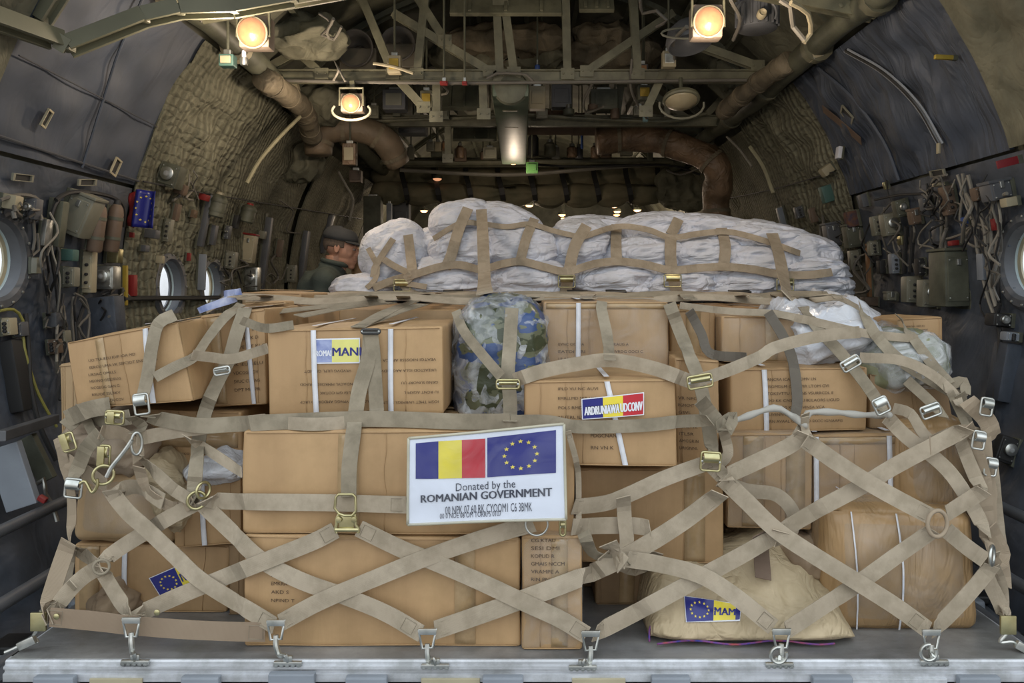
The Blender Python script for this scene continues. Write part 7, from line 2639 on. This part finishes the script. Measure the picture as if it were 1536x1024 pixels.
# rolled curtain with black straps across the far end
r = root('rolled_curtain', W(800, 300, 8.8), 'rolled olive canvas curtain strapped up across the far end', 'curtain')
xs = [558 + (1052 - 558) * i / 70 for i in range(71)]
for lay, (y0, rad, dd_) in enumerate(((268, .15, 8.9), (286, .12, 8.75))):
    P, rs = [], []
    for i, x in enumerate(xs):
        f = (x - 558) / (1052 - 558)
        sag = 10 * math.sin(math.pi * f) ** .5 - 8
        ph = ((x - 558) / 48.0) % 1
        P.append(W(x, y0 - (4 if lay == 0 else -6) + sag * .6 + 3 * math.sin(math.pi * ph), dd_))
        rs.append(rad * (.72 + .34 * math.sin(math.pi * ph) ** .6))
    mbx = MB().tube(P, rs, 26)
    for i, v in enumerate(mbx.v):
        v += Vector((0, 1, 1)) * (.035 * (1 - 2 * abs(noise.noise(Vector((v.x * 1.5, v.y * 9, v.z * 11))))))
    mbx.build('canvas_roll', mat('mottled_canvas', (.235, .205, .13), (.11, .11, .07), rough=.85, ns=3.5, kind='cloth', bs=6, bump=.7, bd=.01), r, smooth='all')
for i in range(1, 10):
    x = 558 + 48 * i
    mb = MB()
    P = [W(x - 4, 246, 8.78), W(x - 3, 262, 8.68), W(x + 2, 282, 8.60), W(x + 5, 300, 8.66), W(x + 4, 304, 8.9)]
    P = catmull(P, .05)
    ribbon(mb, P, [Vector((0, -1, 0))] * len(P), .055, .006)
    mb.build('black_strap', M_black, r)

# equipment shelf between the second and third trusses
rng = random.Random(5)
def cdev(name, lb, cat, x, y, w_, h_, d, m, kind='box', m2=None):
    k = d / F
    c = W(x, y, d)
    r = root(name, c - Vector((0, 0, h_ * k / 2)), lb, cat)
    if kind == 'box':
        MB().box(c, (w_ * k, w_ * k * .8, h_ * k), None, .006).build('case', m, r)
        MB().box(c + Vector((0, -w_ * k * .4 - .004, 0)), (w_ * k * .7, .012, h_ * k * .6), None, .003).build('cover_plate', m2 or m, r)
        MB().box(c + Vector((0, 0, h_ * k / 2 + .01)), (w_ * k * .5, w_ * k * .4, .03), None, .004).build('connector', M_zinc, r)
        if name != 'far_column':
            zt_ = CZ + math.sqrt(max(.2, (RW + .02) ** 2 - c.x ** 2))
            MB().tube([c + Vector((0, 0, h_ * k / 2)), Vector((c.x, c.y, zt_))], .007, 6).build('hanger', M_olive_dk, r)
    else:
        MB().lathe(c - Vector((0, 0, h_ * k / 2)), (0, 0, 1), [(0, w_ * k * .42), (.01, w_ * k * .5), (h_ * k * .85, w_ * k * .5), (h_ * k, w_ * k * .3)], 16).build('body', m, r, smooth=True)
        MB().lathe(c + Vector((0, 0, h_ * k * .5)), (0, 0, 1), [(0, w_ * k * .28), (.03, w_ * k * .25)], 12).build('cap', m2 or M_zinc, r, smooth=True)
        zt_ = CZ + math.sqrt(max(.2, (RW + .02) ** 2 - c.x ** 2))
        MB().tube([c + Vector((0, 0, h_ * k / 2)), Vector((c.x, c.y, zt_))], .006, 6).build('hanger', M_olive_dk, r)
    return r


DEV = [
 ('valve', 'beige valve block below the main cross beam near the long box', 'equipment', 806, 148, 24, 34, 5.5, M_beige, 'box', None),
 ('relay_box', 'beige-lidded relay box left of the valve block', 'equipment', 640, 150, 18, 26, 5.4, M_olive, 'box', M_yellow),
 ('relay_box', 'grey box with a yellow label below the main beam at right', 'equipment', 966, 140, 20, 22, 5.3, M_olive_dk, 'box', M_yellow),
 ('relay_box', 'small dark box with an orange edge under the main beam', 'equipment', 964, 104, 14, 14, 5.2, M_charcoal, 'box', MATS['orange_edge']),
 ('relay_box', 'pale switch block, left of three on the third cross beam', 'equipment', 646, 220, 12, 14, 8.0, M_grey_box, 'box', None),
 ('relay_box', 'pale switch block, middle of three on the third cross beam', 'equipment', 657, 220, 10, 14, 8.0, M_beige, 'box', None),
 ('relay_box', 'orange-topped switch block right of the pale ones', 'equipment', 668, 219, 10, 14, 8.0, M_duct, 'box', MATS['orange_edge']),
 ('canister', 'brown canister standing on the third cross beam left of the long box', 'canister', 690, 228, 12, 18, 8.0, M_duct, 'cyl', None),
 ('canister', 'black canister right of the long green box', 'canister', 800, 218, 16, 32, 7.9, M_black, 'cyl', M_green),
 ('canister', 'tan round canister on the third cross beam', 'canister', 858, 228, 16, 16, 8.0, M_duct, 'cyl', None),
 ('canister', 'second tan canister left of the right duct', 'canister', 893, 228, 14, 18, 8.0, M_duct, 'cyl', None),
 ('pump', 'greenish pump between the canisters on the third beam', 'pump', 825, 224, 18, 20, 7.9, M_olive, 'cyl', None),
 ('pump', 'grey pump on the third beam just left of the long box', 'pump', 735, 230, 20, 16, 7.9, M_grey_box, 'box', None),
 ('hanging_tag', 'bright green tag hanging at the end of the long box', 'tag', 798, 252, 18, 16, 7.7, M_green, 'box', None),
 ('bottle', 'blue bottle hung on the right of the third beam', 'bottle', 873, 206, 4, 34, 7.6, M_blue, 'cyl', None),
 ('fitting', 'small blue fitting above the main beam', 'fitting', 806, 102, 8, 10, 5.2, M_blue, 'cyl', None),
 ('indicator_light', 'small amber light right of the long box', 'light', 787, 173, 6, 6, 6.2, M_yellow, 'cyl', None),
 ('indicator_light', 'pale blue light at the end of the second beam', 'light', 968, 179, 8, 8, 6.1, mat('pale_blue_plastic', (.25, .40, .42), rough=.4), 'box', None),
 ('electronics_box', 'black box under the second cross beam at left', 'equipment', 620, 192, 40, 20, 6.9, M_charcoal, 'box', None),
 ('electronics_box', 'dark box above the left part of the second beam', 'equipment', 593, 152, 34, 30, 5.9, M_charcoal, 'box', M_grey_box),
 ('electronics_box', 'dark box between the middle struts below the main beam', 'equipment', 842, 146, 30, 34, 6.2, M_charcoal, 'box', None),
 ('electronics_box', 'dark green box right of the middle struts below the main beam', 'equipment', 905, 152, 40, 30, 6.2, M_olive_dk, 'box', None),
 ('terminal_box', 'brown terminal box below the left duct', 'equipment', 525, 232, 20, 32, 5.9, M_duct, 'box', M_beige),
 ('terminal_box', 'brown box hanging under the left duct', 'equipment', 534, 265, 18, 18, 6.6, M_brown, 'box', None),
 ('terminal_box', 'pale lens unit on the end of the left beam', 'equipment', 342, 92, 22, 18, 3.72, M_teal, 'box', M_beige),
 ('beacon', 'small bright fitting below the upper left lamp', 'light', 366, 92, 12, 12, 3.7, M_zinc, 'cyl', M_paper),
 ('winch_block', 'brass-coloured cleat with yellow tab on the main beam left', 'equipment', 592, 98, 20, 26, 4.85, M_beige, 'box', M_yellow),
 ('winch_block', 'metal cleat on the main beam right', 'equipment', 1003, 90, 20, 24, 4.85, M_beige, 'box', M_zinc),
 ('warning_label', 'small red label on the main beam left of the long box', 'label', 666, 125, 12, 6, 4.88, M_red, 'box', M_red),
 ('warning_label', 'second small red label on the main beam', 'label', 697, 125, 8, 6, 4.88, M_red, 'box', M_red),
]
for a in DEV:
    cdev(*a[:9], kind=a[9], m2=a[10])
# random small shelf parts on the two back beams: each with its own place
for i in range(26):
    x = 560 + i * 18.2 + rng.uniform(-4, 4)
    if 735 < x < 800:
        continue
    top_ = i % 2
    d = 8.15 if top_ else 6.15
    y = rng.uniform(226, 236) if top_ else rng.uniform(160, 172)
    cdev('small_unit', 'small dark unit on the %s cross beam at the far ceiling' % ('third' if top_ else 'second'), 'equipment', x, y, rng.uniform(8, 18), rng.uniform(8, 20), d, rng.choice([M_charcoal, M_olive_dk, M_brown, M_grey_box, M_olive]), rng.choice(['box', 'cyl']))
    o = bpy.data.objects.get('small_unit')
for o in bpy.data.objects:
    if o.name.startswith('small_unit'):
        o['group'] = 'small units on the %s cross beam' % ('third' if 'third' in o['label'] else 'second')

# cables and pipes overhead
OH = [
 ([(300, 30, 3.7), (380, 18, 3.8), (440, 0, 3.9)], .012, M_cable_lt, 'pale conduit above the upper left lamp'),
 ([(390, 120, 4.9), (600, 124, 4.9), (760, 124, 4.9), (1120, 120, 4.9)], .010, M_cable, 'cable running along the underside of the main beam'),
 ([(560, 182, 6.2), (720, 176, 6.2), (760, 174, 6.2)], .014, M_olive, 'pipe along the second cross beam at left'),
 ([(790, 172, 6.2), (880, 178, 6.2), (1000, 182, 6.2), (1060, 170, 6.2)], .014, M_olive, 'pipe along the second cross beam at right'),
 ([(600, 255, 8.2), (760, 262, 8.2), (900, 252, 8.2), (960, 248, 8.2)], .02, M_cable_lt, 'pale pipe above the rolled curtain'),
 ([(540, 242, 8.2), (700, 244, 8.2), (1045, 240, 8.2)], .03, M_olive, 'thick pipe along the third cross beam'),
 ([(650, 118, 5.0), (672, 136, 5.2), (662, 142, 5.3), (640, 140, 5.4)], .008, M_cable_lt, 'pale wire looping to the relay box with the yellow label'),
 ([(890, 122, 5.0), (876, 150, 5.5), (880, 168, 5.8), (905, 160, 5.6)], .009, M_cable_lt, 'pale hose looping below the main beam right of centre'),
 ([(948, 88, 4.9), (946, 130, 5.0), (958, 160, 5.2), (970, 178, 5.4)], .008, M_cable, 'dark wire beside the right metal cleat'),
 ([(1030, 40, 4.0), (1010, 62, 4.3), (1012, 88, 4.6)], .01, M_cable_lt, 'pale wire from the upper right lamp to the metal cleat'),
 ([(500, 28, 4.4), (490, 50, 4.6), (500, 60, 4.7), (512, 40, 4.6)], .009, M_cable_lt, 'pale wire tangle left of the horn loudspeakers'),
 ([(478, 20, 4.4), (498, 36, 4.5), (482, 52, 4.6), (505, 58, 4.7)], .007, M_cable, 'dark wire tangle left of the horn loudspeakers'),
 ([(500, 120, 4.8), (508, 105, 4.7), (502, 92, 4.7), (518, 122, 4.7)], .007, M_cable_lt, 'short pale strap hanging on the main beam at left'),
 ([(1170, 0, 3.5), (1186, 10, 3.5), (1190, 40, 3.6), (1208, 62, 3.6)], .012, M_cable_lt, 'pale hoses bending down at the top right'),
 ([(1186, 4, 3.45), (1212, 20, 3.5), (1216, 50, 3.6), (1206, 64, 3.6)], .012, M_beige, 'beige hose looping at the top right'),
 ([(1096, 0, 3.6), (1110, 30, 3.8), (1100, 60, 4.0)], .009, M_cable, 'dark cable left of the finned cylinder'),
 ([(960, 0, 4.2), (964, 20, 4.3), (985, 16, 4.2), (1000, 30, 4.2), (985, 40, 4.3)], .009, M_cable, 'looped cable left of the upper right lamp'),
 ([(780, 245, 7.8), (870, 250, 8.0), (1000, 248, 8.0), (1050, 262, 8.0)], .012, M_black, 'black cable above the curtain at right'),
 ([(508, 258, 6.4), (520, 280, 6.5), (530, 300, 6.6), (524, 330, 6.7)], .010, M_cable_lt, 'pale wires hanging behind the man'),
 ([(1000, 255, 7.6), (1020, 262, 7.6), (1050, 252, 7.4)], .010, M_cable, 'wires bunched under the right duct'),
 ([(1090, 205, 6.0), (1110, 225, 5.9), (1128, 250, 5.8)], .008, M_cable_lt, 'pale rod on the wall right of the duct'),
 ([(1125, 220, 5.6), (1145, 250, 5.5), (1160, 290, 5.4)], .014, mat('pale_rope', (.30, .28, .18), rough=.8), 'pale rope hanging down the right blanket'),
 ([(450, 175, 5.3), (420, 205, 5.1), (390, 240, 5.0), (370, 275, 4.9)], .012, MATS['pale_rope'], 'pale rope draped down the left blanket'),
 ([(560, 95, 4.8), (590, 100, 4.8), (620, 110, 4.8)], .010, M_beige, 'beige strap end on the left cleat'),
 ([(730, 118, 4.9), (745, 110, 4.9), (790, 112, 4.9), (800, 122, 4.9)], .008, M_cable, 'dark wire over the end of the long green box'),
]
for pts, rd, m, lb in OH:
    o = MB().tube(catmull([W(*p) for p in pts], .05), rd, 7).build('cable', m, None, smooth=True)
    tag(o, lb, 'cable')
# bulkhead gear at the far end on the left
gear2 = [('far_column', 'pale upright column beyond the man', 'column', 584, 335, 8, 60, 8.5, M_grey_paint, 'box', None), ('far_column', 'dark cabinet column beyond the man', 'cabinet', 602, 345, 26, 90, 9.0, M_charcoal, 'box', None), ('far_column', 'brown cabinet at the far left beyond the man', 'cabinet', 560, 350, 26, 110, 8.6, M_olive_dk, 'box', None)]
for a in gear2:
    cdev(*a[:9], kind=a[9], m2=a[10])
